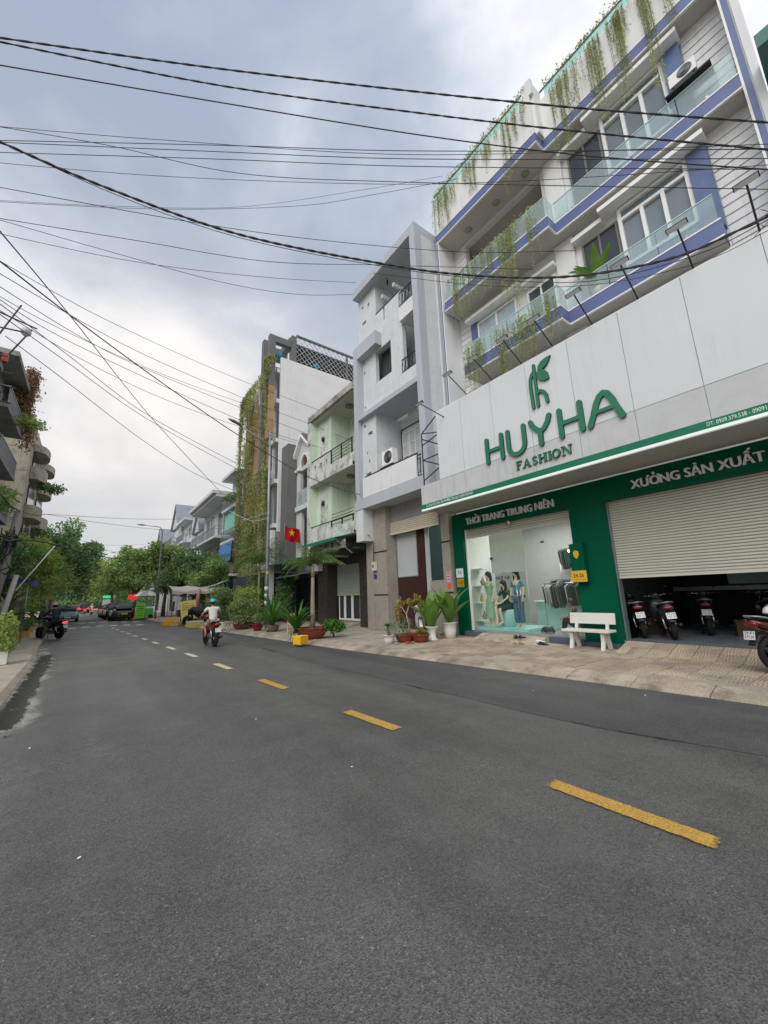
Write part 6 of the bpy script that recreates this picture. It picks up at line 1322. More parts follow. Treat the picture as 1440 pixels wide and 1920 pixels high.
def moto(name, label, loc, rz, paint, kind='scooter', plate=('59-M1', '393.33'), lit=False, group=None, lean=0.0, rimm=None, extra=None):
    t = thing(name, label, 'motorbike', loc, rz, group); t.rotation_euler = (0, lean, rz)
    sc = kind == 'scooter'; R = .255 if sc else .285; wb = .62
    wheel(t, wb, R, .09, rimm); wheel(t, -wb, R, .11, rimm)
    # fork, fender, steering column
    MB().tube([(-.055, wb, R), (-.055, wb - .17, .66)], .018, 6).tube([(.055, wb, R), (.055, wb - .17, .66)], .018, 6).tube([(0, wb - .17, .62), (0, wb - .30, .98)], .024, 6).build('fork', ENGINE, t)
    m = MB()
    for k in range(7):
        a = R_(20 + k * 20); b_ = R_(20 + (k + 1) * 20)
        m.add([(x, wb + (R + .03) * math.cos(q), R + (R + .03) * math.sin(q)) for q in (a, b_) for x in (-.055, .055)] + [(x * .6, wb + (R + .045) * math.cos(q), R + (R + .045) * math.sin(q)) for q in (a, b_) for x in (-.055, .055)], [(0, 1, 3, 2), (4, 6, 7, 5), (0, 2, 6, 4), (1, 5, 7, 3)])
    m.build('front_fender', paint, t)
    # leg shield and headlamp cowl
    m = MB()
    if sc: m.loft([(wb - .17, 0, .72, .06, .16), (wb - .23, 0, .70, .17, .24), (wb - .28, 0, .68, .20, .27), (wb - .32, 0, .62, .16, .27)], 14)
    else: m.loft([(wb - .18, 0, .74, .05, .12), (wb - .24, 0, .66, .14, .22), (wb - .30, 0, .56, .17, .27), (wb - .34, 0, .52, .14, .24)], 14)
    m.build('leg_shield', paint, t)
    MB().loft([(wb - .10, 0, .97, .06, .05), (wb - .17, 0, .98, .13, .085), (wb - .26, 0, 1.0, .14, .09), (wb - .33, 0, 1.0, .08, .06)], 12).build('handlebar_cowl', paint, t)
    MB().loft([(wb - .085, 0, .95, .05, .035), (wb - .125, 0, .96, .10, .06)], 12).build('headlight', WHITEL, t)
    MB().tube([(-.33, wb - .40, 1.02), (-.2, wb - .30, 1.03), (0, wb - .27, 1.0), (.2, wb - .30, 1.03), (.33, wb - .40, 1.02)], .012, 6).build('handlebar', CHROME, t)
    for s_ in (-1, 1):
        MB().tube([(s_ * .25, wb - .335, 1.025), (s_ * .36, wb - .42, 1.018)], .018, 8).build('grip', BLACKP, t)
        m = MB().tube([(s_ * .19, wb - .30, 1.03), (s_ * .24, wb - .28, 1.14), (s_ * .27, wb - .31, 1.2)], .006, 5); mi = m.build('mirror_stalk', IRON, t); MB().loft([(wb - .325, s_ * .28, 1.22, .055, .035), (wb - .305, s_ * .28, 1.22, .045, .028)], 10).build('mirror', BLACKP, mi)
    # body, seat, tail
    if sc:
        MB().loft([(wb - .34, 0, .36, .15, .045), (.0, 0, .34, .16, .05), (-.22, 0, .40, .15, .10), (-.3, 0, .46, .12, .15)], 12).build('floorboard', BLACKP, t)
        MB().loft([(-.12, 0, .50, .11, .14), (-.25, 0, .56, .155, .19), (-.45, 0, .62, .165, .16), (-.68, 0, .70, .14, .12), (-.86, 0, .78, .09, .07), (-.93, 0, .81, .05, .03)], 14).build('body_panel', paint, t)
    else:
        MB().tube([(0, wb - .30, .75), (0, .1, .52), (0, -.15, .55)], [.05, .055, .05], 8).build('frame_spine', paint, t)
        MB().loft([(-.02, 0, .60, .09, .10), (-.25, 0, .64, .13, .12), (-.5, 0, .68, .135, .10), (-.75, 0, .74, .10, .075), (-.92, 0, .80, .05, .035)], 14).build('body_panel', paint, t)
    MB().loft([(-.02, 0, .75, .07, .04), (-.12, 0, .77, .11, .05), (-.35, 0, .785, .135, .05), (-.6, 0, .83, .12, .045), (-.80, 0, .855, .08, .03)], 12).build('seat', BLACKP, t)
    MB().tube([(-.13, -.45, .80), (-.14, -.85, .88), (0, -.99, .90), (.14, -.85, .88), (.13, -.45, .80)], .013, 6).build('grab_rail', STEEL, t)
    MB().loft([(-.86, 0, .755, .10, .045), (-.93, 0, .765, .115, .045), (-.955, 0, .765, .08, .03)], 12).build('tail_light', REDLIT if lit else REDL, t)
    MB().loft([(-.72, 0, .60, .06, .05), (-.88, 0, .56, .07, .03), (-.98, 0, .44, .07, .02)], 10).build('rear_fender', BLACKP, t)
    p = MB().obox((0, -.985, .585), (.19, .006, .14), (R_(-12), 0, 0)).build('number_plate', PLATE, t)
    for i, tx in enumerate(plate):
        me = font_mesh(tx, .07, .0008); me.materials.append(INK); a, b_ = mesh_w(me); o = link('plate_text', me, p); sx = .16 / max(.01, b_ - a); o.matrix_local = Matrix.Translation((-.08, -.992 + (.006 if i else -.006) * -1, .60 - i * .062)) @ Matrix.Rotation(math.pi / 2 - R_(12), 4, 'X') @ Matrix.Diagonal((sx, 1, 1, 1))
    # engine, swing arm, exhaust, stand
    MB().loft([(.16, 0, .36, .08, .07), (0, 0, .34, .11, .10), (-.25, .02, .33, .10, .09), (-.55, .07, R, .05, .06), (-.68, .08, R, .04, .05)], 12).build('engine', ENGINE, t)
    MB().tube([(.08, 0, .30), (.13, -.2, .26), (.15, -.45, .28), (.15, -.88, .36)], [.02, .025, .05, .045], 10).build('exhaust', ENGINE if not sc else BLACKP, t)
    MB().tube([(-.09, -.05, .3), (-.17, -.12, .02)], .012, 5).build('side_stand', IRON, t)
    MB().tube([(.11, -wb, R + .02), (.11, -.42, .66)], .024, 7).tube([(-.11, -wb, R + .02), (-.11, -.42, .66)], .024, 7).build('shock_absorber', CHROME, t)
    MB().tube([(-.2, 0.02, .27), (.2, 0.02, .27)], .016, 6).build('foot_peg', BLACKP, t)
    return t
MBLACK = M('black_motor_paint', srgb(26, 27, 30), .28, .05, 2, coat=.5); MGREY = M('grey_motor_paint', srgb(62, 64, 66), .3, .05, 2, coat=.5); MWHITE = M('white_motor_paint', srgb(206, 206, 200), .3, .05, 2, coat=.4)
moto('motorbike', 'black scooter with red tail lamp inside the garage, nearest the green pillar', (11.72, 4.5, .305), R_(-62), MBLACK, 'scooter', ('59-M1', '393.33'), lean=R_(-6))
moto('motorbike', 'grey-panelled black scooter in the garage, right of the other scooter', (11.72, 3.86, .305), R_(-62), MGREY, 'scooter', ('59-H2', '157.93'), lean=R_(-6))
moto('motorbike', 'dim motorbike at the back of the garage', (13.6, 2.3, .305), R_(-70), MBLACK, 'underbone', ('59-C1', '204.18'))
moto('motorbike', 'dark motorbike behind the steel posts at the garage back', (14.3, .7, .305), R_(-60), MBLACK, 'scooter', ('59-K1', '118.62'))
eb = moto('motorbike', 'dark red motorbike cut by the right edge of the picture', (9.62, 1.18, PV + .02), R_(-124), M('wine_motor_paint', srgb(64, 16, 22), .25, .05, 2, coat=.6), 'underbone', ('59-P1', '079.30'), lean=R_(-4))
moto('motorbike', 'white motorbike parked behind the pots before the brown gate', (9.35, 10.45, PV), R_(140), MWHITE, 'underbone', ('59-E1', '620.71'), lean=R_(5))
def helmet_mesh(name, mat, parent, c, r=.135, shade=None):
    prof = [(r * math.sin(R_(a)), r * math.cos(R_(a))) for a in (0.5, 15, 30, 45, 60, 75, 90, 100)]
    o = MB().lathe([(max(.001, a), b) for a, b in prof], c, 18).build(name, mat, parent)
    MB().lathe([(r * 1.0, -r * .17), (r * 1.02, -r * .05), (r * 1.0, .0)], c, 18).build('rim_band', BLACKP, o)
    MB().loft([(c[1] + r * .85, c[0], c[2] + .0, r * .75, .006), (c[1] + r * 1.35, c[0], c[2] - .02, r * .45, .005)], 8).build('peak', mat, o); return o
hm = thing('helmet', 'white and pink half helmet on the seat of the red motorbike', 'helmet', eb.matrix_world @ Vector((0, 0, 0))); hm.location = Vector((9.62, 1.18, PV + .02)) + Matrix.Rotation(R_(-124), 3, 'Z') @ Vector((0, -.52, .93)); hm.rotation_euler = (0, 0, R_(-124))
helmet_mesh('shell', M('white_pink_helmet', srgb(226, 220, 222), .3, .05, 4, coat=.4), hm, (0, 0, 0)); MB().obox((0, .0, .136), (.03, .2, .004)).build('pink_stripe', M('pink_stripe', srgb(214, 120, 140), .4), hm)

def skin(name, V, E, mats, parent, root=0, sub=1):
    """continuous body surface grown round a skeleton; V: joint -> (x, y, z, rx[, ry])"""
    keys = list(V); me = bpy.data.meshes.new(name); me.from_pydata([V[k][:3] for k in keys], [(keys.index(a), keys.index(b)) for a, b in E], [])
    ob = bpy.data.objects.new('tmp_skin', me); COL.objects.link(ob); md = ob.modifiers.new('Skin', 'SKIN'); md.use_smooth_shade = True; md.branch_smoothing = .6
    sv = me.skin_vertices[0].data
    for i, k in enumerate(keys): r = V[k][3]; sv[i].radius = (r, V[k][4] if len(V[k]) > 4 else r); sv[i].use_root = (i == root)
    s2 = ob.modifiers.new('Sub', 'SUBSURF'); s2.levels = sub
    bpy.context.view_layer.update(); m2 = bpy.data.meshes.new_from_object(ob.evaluated_get(bpy.context.evaluated_depsgraph_get())); bpy.data.objects.remove(ob)
    m2.name = name; m2.materials.clear(); m2.materials.append(mats)
    for p in m2.polygons: p.use_smooth = True
    return link(name, m2, parent)
def fingers(wrist, fwd, side, mat, parent, curl=.9, L=.085, name='fingers'):
    """palm with four unequal bent fingers and a thumb leaving its side"""
    w = Vector(wrist); f = Vector(fwd).normalized(); s = Vector(side).normalized(); dn = f.cross(s).normalized(); dn = dn if dn.z < 0 else -dn; m = MB()
    m.loft([(0, 0, 0, .022, .016), (.045, 0, 0, .036, .014), (.085, 0, 0, .036, .012)], 8)
    m.v = [tuple(w + s * x + f * y - dn * z) for x, y, z in m.v]
    for k, (o, l) in enumerate(((-.027, .8), (-.009, .95), (.009, 1.0), (.027, .75))):
        b = w + f * .083 + s * o; a1 = b + (f * math.cos(.3 * curl) + dn * math.sin(.3 * curl)) * L * .42 * l; a2 = a1 + (f * math.cos(1.1 * curl) + dn * math.sin(1.1 * curl)) * L * .32 * l; a3 = a2 + (f * math.cos(1.8 * curl) + dn * math.sin(1.8 * curl)) * L * .26 * l
        m.tube([b, a1, a2, a3], [.009, .0085, .008, .006], 6)
    b = w + f * .02 - s * .032; m.tube([b, b - s * .025 + f * .03 + dn * .01, b - s * .02 + f * .06 + dn * .03], [.011, .010, .007], 6)
    return m.build(name, mat, parent)
def head_face(c, yaw_parent, mat, parent, hair=None, r=.098):
    """head with nose, brow, mouth and ears; looks along +Y"""
    x, y, z = c; m = MB().ball((x, y, z), r, 16, 0, (.84, .98, 1.18)); m.loft([(y + r * .84, x, z - .022, .016, .03), (y + r * 1.13, x, z - .03, .012, .016)], 8); m.ball((x - .083, y - .01, z - .01), .025, 8, 0, (.35, .8, 1.1)); m.ball((x + .083, y - .01, z - .01), .025, 8, 0, (.35, .8, 1.1))
    o = m.build('head', mat, parent)
    for s_ in (-1, 1): MB().ball((x + s_ * .034, y + r * .86, z + .008), .013, 8).build('eye', INK, o)
    MB().loft([(y + r * .88, x, z - .065, .026, .006), (y + r * .92, x, z - .065, .02, .004)], 8).build('mouth', M('lips', srgb(150, 80, 74), .5), o)
    return o
SHIRT = M('off_white_shirt', srgb(206, 202, 192), .9, .08, 6, .4, 20); SHORTS = M('grey_shorts', srgb(160, 154, 144), .9, .08, 6); NAVY = M('navy_jacket', srgb(44, 50, 66), .85, .1, 6); SLACKS = M('dark_grey_trousers', srgb(62, 64, 70), .9, .1, 6); SANDAL = M('brown_sandal', srgb(70, 44, 36), .7)
def rider(label, loc, rz, shirt, trousers, helmet, bare_legs=True, foot_down=False, scale=1.0):
    t = thing('person', label, 'person', loc, rz); t.scale = (scale,) * 3
    V = {'pel': (0, -.30, .86, .125, .105), 'wai': (0, -.27, 1.02, .115, .09), 'che': (0, -.20, 1.24, .145, .10), 'nek': (0, -.14, 1.42, .05), 'hd': (0, -.11, 1.52, .055)}
    for s_, n in ((-1, 'l'), (1, 'r')):
        kn, an, to = ((s_ * .19, .10, .72), (s_ * .17, -.02, .36), (s_ * .18, .12, .30)) if not (foot_down and s_ < 0) else ((-.26, -.02, .52), (-.34, -.12, .10), (-.36, .02, .045))
        V.update({'sh' + n: (s_ * .19, -.17, 1.36, .058), 'el' + n: (s_ * .33, .0, 1.14, .042), 'wr' + n: (s_ * .31, .19, 1.06, .028), 'hi' + n: (s_ * .11, -.24, .84, .09), 'kn' + n: (*kn, .058), 'ca' + n: (kn[0] * .4 + an[0] * .6, kn[1] * .4 + an[1] * .6 - .02, kn[2] * .4 + an[2] * .6, .05), 'an' + n: (*an, .034), 'to' + n: (*to, .03)})
    E = [('pel', 'wai'), ('wai', 'che'), ('che', 'nek'), ('nek', 'hd')] + [e for n in 'lr' for e in (('che', 'sh' + n), ('sh' + n, 'el' + n), ('el' + n, 'wr' + n), ('pel', 'hi' + n), ('hi' + n, 'kn' + n), ('kn' + n, 'ca' + n), ('ca' + n, 'an' + n), ('an' + n, 'to' + n))]
    b = skin('body', V, E, SKIN, t)
    for s_ in (-1, 1): fingers((s_ * .31, .19, 1.06), (-s_ * .05, 1, -.1), (1, 0, 0), SKIN, b, 1.3, name='hand')
    g = lambda k, f=1.2, a=.012: (*V[k][:3], *[q * f + a for q in V[k][3:]])
    S2 = {k: g(k, 1.2, .022) for k in ('pel', 'wai', 'che')}; S2['pel'] = (0, -.30, .84, .165, .15); S2['upc'] = (0, -.18, 1.33, .15, .115); S2['nek'] = (0, -.155, 1.40, .075)
    for n in 'lr': S2['sh' + n] = g('sh' + n, 1.15, .014); e = V['el' + n]; s3 = V['sh' + n]; q = 1.0 if shirt is NAVY else .62; S2['el' + n] = (s3[0] + (e[0] - s3[0]) * q, s3[1] + (e[1] - s3[1]) * q, s3[2] + (e[2] - s3[2]) * q, .066)
    SE = [('pel', 'wai'), ('wai', 'che'), ('che', 'upc'), ('upc', 'nek')] + [e for n in 'lr' for e in (('upc', 'sh' + n), ('sh' + n, 'el' + n))]
    if shirt is NAVY:
        for n in 'lr': S2['wr' + n] = g('wr' + n, 1.2, .012); SE.append(('el' + n, 'wr' + n))
    skin('shirt', S2, SE, shirt, t)
    T2 = {'pel': (0, -.31, .84, .15, .13)}; TE = []
    for n in 'lr': T2['hi' + n] = g('hi' + n, 1.12, .014); T2['kn' + n] = g('kn' + n, 1.25, .016); TE += [('pel', 'hi' + n), ('hi' + n, 'kn' + n)]
    if not bare_legs:
        for n in 'lr': T2['an' + n] = g('an' + n, 1.4, .018); TE.append(('kn' + n, 'an' + n))
    skin('trousers', T2, TE, trousers, t)
    for n in 'lr':
        a = V['an' + n]; MB().loft([(a[1] - .06, a[0], a[2] - .045, .035, .018), (a[1] + .05, a[0], a[2] - .05, .045, .018), (a[1] + .17, a[0] + .005, a[2] - .055, .035, .014)], 10).build('shoe', SANDAL if bare_legs else BLACKP, t)
    h = head_face((0, -.09, 1.57), None, SKIN, t); hm_ = helmet_mesh('helmet', helmet, t, (0, -.10, 1.60), .125)
    MB().ball((0, -.13, 1.57), .098, 12, 0, (.9, .95, 1.0)).build('hair', HAIRD, t); return t
rb = moto('motorbike', 'dark red motorbike ridden away down the road by a man in white', (3.62, 15.5, 0), R_(1), REDP, 'underbone', ('59-F1', '402.15'))
rp = rider('man in off-white shirt, grey shorts and turquoise helmet riding away', (3.62, 15.5, 0.02), R_(1), SHIRT, SHORTS, M('turquoise_helmet', srgb(40, 168, 188), .3, .04, 3, coat=.5), scale=.95)
lb = moto('motorbike', 'black motorbike with lit red tail lamp stopped at the left kerb', (-1.42, 25.4, 0.02), R_(38), MBLACK, 'underbone', ('59-L1', '731.26'), lit=True)
lp = rider('person in navy jacket and pink helmet stopped on the black motorbike', (-1.42, 25.4, 0.03), R_(38), NAVY, SLACKS, M('pale_pink_helmet', srgb(206, 168, 176), .35), False, True)
for k, (x, y, lab, c) in enumerate(((.35, 74, 'far rider on the left of the pair down the road', SHIRT), (1.25, 74, 'far rider on the right of the pair down the road', NAVY), (-.55, 84, 'lone far rider left of the red van', SLACKS))):
    b = copy_tree(rb); b.location = (x, y, 0); b.rotation_euler = (0, 0, R_(4)); b['label'] = 'motorbike under the ' + lab
    for ch in b.children:
        if ch.name.startswith('tail_light') : ch.data = ch.data.copy(); ch.data.materials[0] = REDLIT
    p = copy_tree(rp); p.location = (x, y, .02); p.rotation_euler = (0, 0, R_(4)); p['label'] = lab
    for ch in p.children:
        if ch.name.startswith('shirt'): ch.data = ch.data.copy(); ch.data.materials[0] = c
        if ch.name.startswith('helmet'): ch.data = ch.data.copy(); ch.data.materials[0] = [PLATE, REDP, BLACKP][k]
for k, (x, y, a) in enumerate(((-3.1, 40.5, 95), (-3.2, 42.2, 100), (-3.3, 44.2, 92))):
    b = copy_tree(eb); b.location = (x, y, .085); b.rotation_euler = (0, 0, R_(a)); b['label'] = ['first motorbike parked under the left trees before the turquoise car', 'second motorbike parked under the left trees', 'third motorbike parked under the left trees, nearest the car'][k]; b['group'] = 'motorbikes parked under the left trees'
    for ch in b.children:
        if ch.data and len(ch.data.materials) and ch.data.materials[0] == MATS['wine_motor_paint']: ch.data = ch.data.copy(); ch.data.materials[0] = MBLACK
cov = moto('motorbike', 'motorbike under a black cover by the yellow notice board', (5.65, 27.6, .1), R_(75), MBLACK, 'underbone', ('59-N1', '288.04'))
MB().loft([(-.95, 0, .80, .10, .12), (-.5, 0, .78, .26, .26), (.0, 0, .82, .30, .28), (.35, 0, .95, .36, .20), (.6, 0, .75, .14, .2)], 14).build('cover', M('black_cover', srgb(34, 35, 40), .5, .1, 4, .5, 12), cov)

# ---------------------------------------------------------------- cars
def car(name, label, loc, rz, paint, L=4.2, W=1.72, H=1.5, kind='hatch', plate_m=None, lit=False, cat='car'):
    t = thing(name, label, cat, loc, rz); h = L / 2; w = W / 2; zb = .62 if kind == 'hatch' else .70
    MB().loft([(-h, 0, .56, w * .80, .22, 4), (-h + .12, 0, .58, w * .93, .34, 5), (-h * .6, 0, zb, w, .42, 5), (0, 0, zb, w, .42, 5), (h * .45, 0, zb - .01, w * .99, .40, 5), (h * .8, 0, .57, w * .95, .33, 4.5), (h - .08, 0, .53, w * .86, .26, 4), (h, 0, .50, w * .75, .18, 4)], 20).build('body', paint, t)
    rear = -h * .93 if kind != 'sedan' else -h * .62
    secs = [(rear, 0, zb + .40, w * .80, .02, 4), (rear + .12, 0, zb + .40 + (H - zb - .42) * .45, w * .76, (H - zb - .42) * .48, 4), (rear + .45, 0, zb + .40 + (H - zb - .42) * .5, w * .74, (H - zb - .42) * .55, 4.5), (h * .1, 0, zb + .40 + (H - zb - .42) * .5, w * .74, (H - zb - .42) * .55, 4.5), (h * .30, 0, zb + .38 + (H - zb - .42) * .28, w * .78, (H - zb - .42) * .32, 4), (h * .52, 0, zb + .38, w * .84, .02, 4)]
    MB().loft(secs, 20).build('windows', DARKG, t)
    MB().loft([(rear + .20, 0, H - .035, w * .62, .025), (rear + .5, 0, H - .012, w * .70, .03), (h * .0, 0, H - .012, w * .70, .03), (h * .14, 0, H - .05, w * .62, .02)], 14).build('roof', paint, t)
    m = MB()
    for s_ in (-1, 1):
        m.bar((s_ * w * .80, h * .50, zb + .40), (s_ * w * .66, h * .14, H - .05), .05).bar((s_ * w * .80, rear + .06, zb + .40), (s_ * w * .66, rear + .25, H - .05), .07).bar((s_ * w * .785, -h * .12, zb + .40), (s_ * w * .70, -h * .12, H - .05), .06)
    m.build('window_pillar', paint, t)
    for y in (h * .62, -h * .60):
        for s_ in (-1, 1):
            q = thing_part('wheel', t); q.location = (s_ * (w - .10), y, .32)
            MB().lathe([(.2, -.1), (.30, -.1), (.32, -.06), (.32, .06), (.30, .1), (.2, .1), (.2, -.1)], n=22, axis='x').build('tyre', RUBBER, q); MB().lathe([(.001, .05 * s_), (.12, .085 * s_), (.20, .07 * s_), (.2, 0)], n=18, axis='x').build('rim', STEEL, q)
    for s_ in (-1, 1):
        MB().loft([(h - .34, s_ * w * .72, .70, .14, .07), (h - .12, s_ * w * .60, .67, .16, .07), (h - .02, s_ * w * .50, .63, .10, .04)], 10).build('headlight', WHITEL, t)
        MB().loft([(-h + .22, s_ * w * .80, .80, .13, .09), (-h + .06, s_ * w * .70, .79, .15, .09), (-h - .01, s_ * w * .62, .78, .12, .06)], 10).build('tail_light', REDLIT if lit else REDL, t)
        MB().loft([(h * .38, s_ * (w + .07), zb + .44, .08, .05), (h * .45, s_ * (w + .07), zb + .44, .06, .04)], 10).build('mirror', paint, t)
    MB().loft([(h - .03, 0, .42, w * .55, .09), (h + .01, 0, .42, w * .5, .07)], 12).build('grille', BLACKP, t)
    MB().box(-.24, .24, h + .012, h + .02, .40, .50).build('number_plate', PLATE, t); MB().box(-.24, .24, -h - .03, -h - .02, .58, .70).build('number_plate', plate_m or PLATE, t)
    MB().loft([(-h - .03, 0, .36, w * .7, .05), (-h + .15, 0, .36, w * .9, .07)], 12).build('bumper', BLACKP, t)
    return t
TURQ = M('turquoise_car_paint', srgb(116, 166, 170), .25, .04, 2, coat=.6); DARKCAR = M('dark_grey_car_paint', srgb(44, 46, 48), .25, .04, 2, coat=.6); REDCAR = M('red_car_paint', srgb(150, 30, 34), .25, .04, 2, coat=.6)
YPL = M('yellow_number_plate', srgb(226, 196, 40), .5, .03)
car('parked_car', 'turquoise hatchback parked facing us on the left', (-1.65, 50.0, 0), math.pi + R_(3), TURQ, 4.0, 1.7, 1.5)
car('parked_car', 'nearest dark parked car with a yellow number plate', (2.55, 45.9, 0), R_(3), DARKCAR, 4.5, 1.85, 1.62, 'suv', YPL)
car('parked_car', 'second dark parked car, just beyond the yellow-plated one', (2.15, 51.2, 0), R_(3), DARKCAR, 4.4, 1.8, 1.6, 'suv')
car('parked_car', 'small dark red car parked beyond the two dark cars', (1.9, 58.2, 0), R_(3), M('maroon_car_paint', srgb(110, 34, 40), .3, .04, coat=.5), 4.1, 1.72, 1.5)
car('moving_car', 'bright red van with lit tail lamps far down the road', (-.95, 100, 0), R_(3), REDCAR, 4.6, 1.9, 1.9, 'suv', None, True)
car('moving_car', 'red car just left of the bright red van, far away', (-2.6, 108, 0), R_(3), REDCAR, 4.3, 1.8, 1.55, 'hatch', None, True)

# ---------------------------------------------------------------- mannequins and people in the shop
def mannequin(label, loc, rz, top, bottom, pose='stand', hair=True, skirt=False):
    t = thing('mannequin', label, 'mannequin', loc, rz); t.scale = (1.07,) * 3
    if pose == 'stand':
        V = {'pel': (0, 0, .95, .115, .09), 'wai': (0, 0, 1.10, .09, .07), 'che': (0, .01, 1.32, .115, .085), 'nek': (0, 0, 1.50, .038), 'hd': (0, .01, 1.57, .04)}
        for s_, n in ((-1, 'l'), (1, 'r')): V.update({'sh' + n: (s_ * .155, 0, 1.43, .043), 'el' + n: (s_ * .22, -.01, 1.16, .032), 'wr' + n: (s_ * .23, .07, .94, .02), 'hi' + n: (s_ * .085, 0, .90, .08), 'kn' + n: (s_ * .085, .015, .50, .05), 'an' + n: (s_ * .085, -.01, .10, .03), 'to' + n: (s_ * .10, .11, .03, .025)})
    else:
        V = {'pel': (0, 0, .62, .12, .10), 'wai': (0, -.02, .78, .09, .075), 'che': (0, .03, 1.0, .115, .085), 'nek': (0, .08, 1.17, .038), 'hd': (0, .11, 1.24, .04)}
        for s_, n in ((-1, 'l'), (1, 'r')): V.update({'sh' + n: (s_ * .155, .05, 1.10, .043), 'el' + n: (s_ * .22, .18, .88, .032), 'wr' + n: (s_ * .10, .36, .74, .02), 'hi' + n: (s_ * .09, .06, .60, .085), 'kn' + n: (s_ * .08, .42, .60 + .05 * s_, .055), 'an' + n: (s_ * .05, .36 + .06 * s_, .16, .032), 'to' + n: (s_ * .05, .48, .08, .025)})
    E = [('pel', 'wai'), ('wai', 'che'), ('che', 'nek'), ('nek', 'hd')] + [e for n in 'lr' for e in (('che', 'sh' + n), ('sh' + n, 'el' + n), ('el' + n, 'wr' + n), ('pel', 'hi' + n), ('hi' + n, 'kn' + n), ('kn' + n, 'an' + n), ('an' + n, 'to' + n))]
    b = skin('body', V, E, DUMMY, t)
    for s_, n in ((-1, 'l'), (1, 'r')): fingers(V['wr' + n][:3], (0, .3, -1) if pose == 'stand' else (-s_ * .5, .8, -.3), (0, 1, .3) if pose == 'stand' else (1, .4, 0), DUMMY, b, .5, .07, 'hand')
    g = lambda k, a: (*V[k][:3], *[q * 1.1 + a for q in V[k][3:]])
    S2 = {k: g(k, .022) for k in ('pel', 'wai', 'che')}; S2['nek'] = (V['nek'][0], V['nek'][1], V['nek'][2] - .05, .06)
    for n in 'lr': S2['sh' + n] = g('sh' + n, .016); e, q = V['el' + n], V['sh' + n]; S2['el' + n] = (*[q[i] + (e[i] - q[i]) * .8 for i in range(3)], .06)
    skin('top', S2, [('pel', 'wai'), ('wai', 'che'), ('che', 'nek')] + [x for n in 'lr' for x in (('che', 'sh' + n), ('sh' + n, 'el' + n))], top, t)
    if skirt:
        m = MB(); n_ = 28; vs = []
        for z, r in ((1.02, .115), (.85, .16), (.55, .19), (.30, .215)):
            for j in range(n_): a = 2 * math.pi * j / n_; rr = r * (1 + .07 * math.cos(a * 9) * (1.05 - z)); vs.append((rr * math.cos(a), rr * .75 * math.sin(a), z))
        m.add(vs, [(i * n_ + j, i * n_ + (j + 1) % n_, (i + 1) * n_ + (j + 1) % n_, (i + 1) * n_ + j) for i in range(3) for j in range(n_)], 0, True); m.build('skirt', bottom, t)
    else:
        T2 = {'pel': g('pel', .02)}; TE = []
        for n in 'lr':
            T2['hi' + n] = g('hi' + n, .018); T2['kn' + n] = (*V['kn' + n][:3], .085); TE += [('pel', 'hi' + n), ('hi' + n, 'kn' + n)]
            if pose == 'stand': T2['an' + n] = (V['an' + n][0], V['an' + n][1], .16, .095); TE.append(('kn' + n, 'an' + n))
        skin('bottom', T2, TE, bottom, t)
    hc = (V['hd'][0], V['hd'][1] + .015, V['hd'][2] + .07); head_face(hc, None, DUMMY, t, r=.088)
    if hair: m = MB().ball((hc[0], hc[1] - .02, hc[2] + .02), .108, 14, 0, (.95, 1.0, 1.05)); m.loft([(hc[1] - .09, hc[0], hc[2] - .13, .10, .17), (hc[1] - .02, hc[0], hc[2] - .10, .115, .14)], 12); m.build('hair', HAIRD, t)
    return t
GRN1 = M('sage_green_fabric', srgb(150, 184, 150), .9, .1, 8); GRN2 = M('bottle_green_fabric', srgb(28, 62, 50), .9, .1, 8); BLU1 = M('steel_blue_fabric', srgb(84, 136, 156), .85, .12, 10); BLU2 = M('denim_fabric', srgb(74, 108, 132), .9, .12, 12)
mannequin('mannequin in a sage green blouse and long skirt by the shop glass', (11.02, 8.72, .36), R_(75), GRN1, GRN1, skirt=True)
mannequin('seated mannequin in bottle green sitting on the mint plinth', (11.3, 8.25, .40), R_(80), GRN2, GRN2, 'sit')
mannequin('mannequin in a steel blue top and denim trousers by the shop glass', (11.02, 7.62, .36), R_(85), BLU1, BLU2)
pd = thing('display_plinth', 'mint display plinth and low stage in the shop window', 'plinth'); MB().box(10.75, 12.2, 7.2, 9.18, .316, .40).build('stage', M('mint_stage', srgb(160, 210, 200), .5), pd); MB().lathe([(.36, .401), (.36, .93), (.34, .95), (.001, .95)], (11.42, 8.22, 0), 24).build('drum', MATS['mint_stage'], pd)
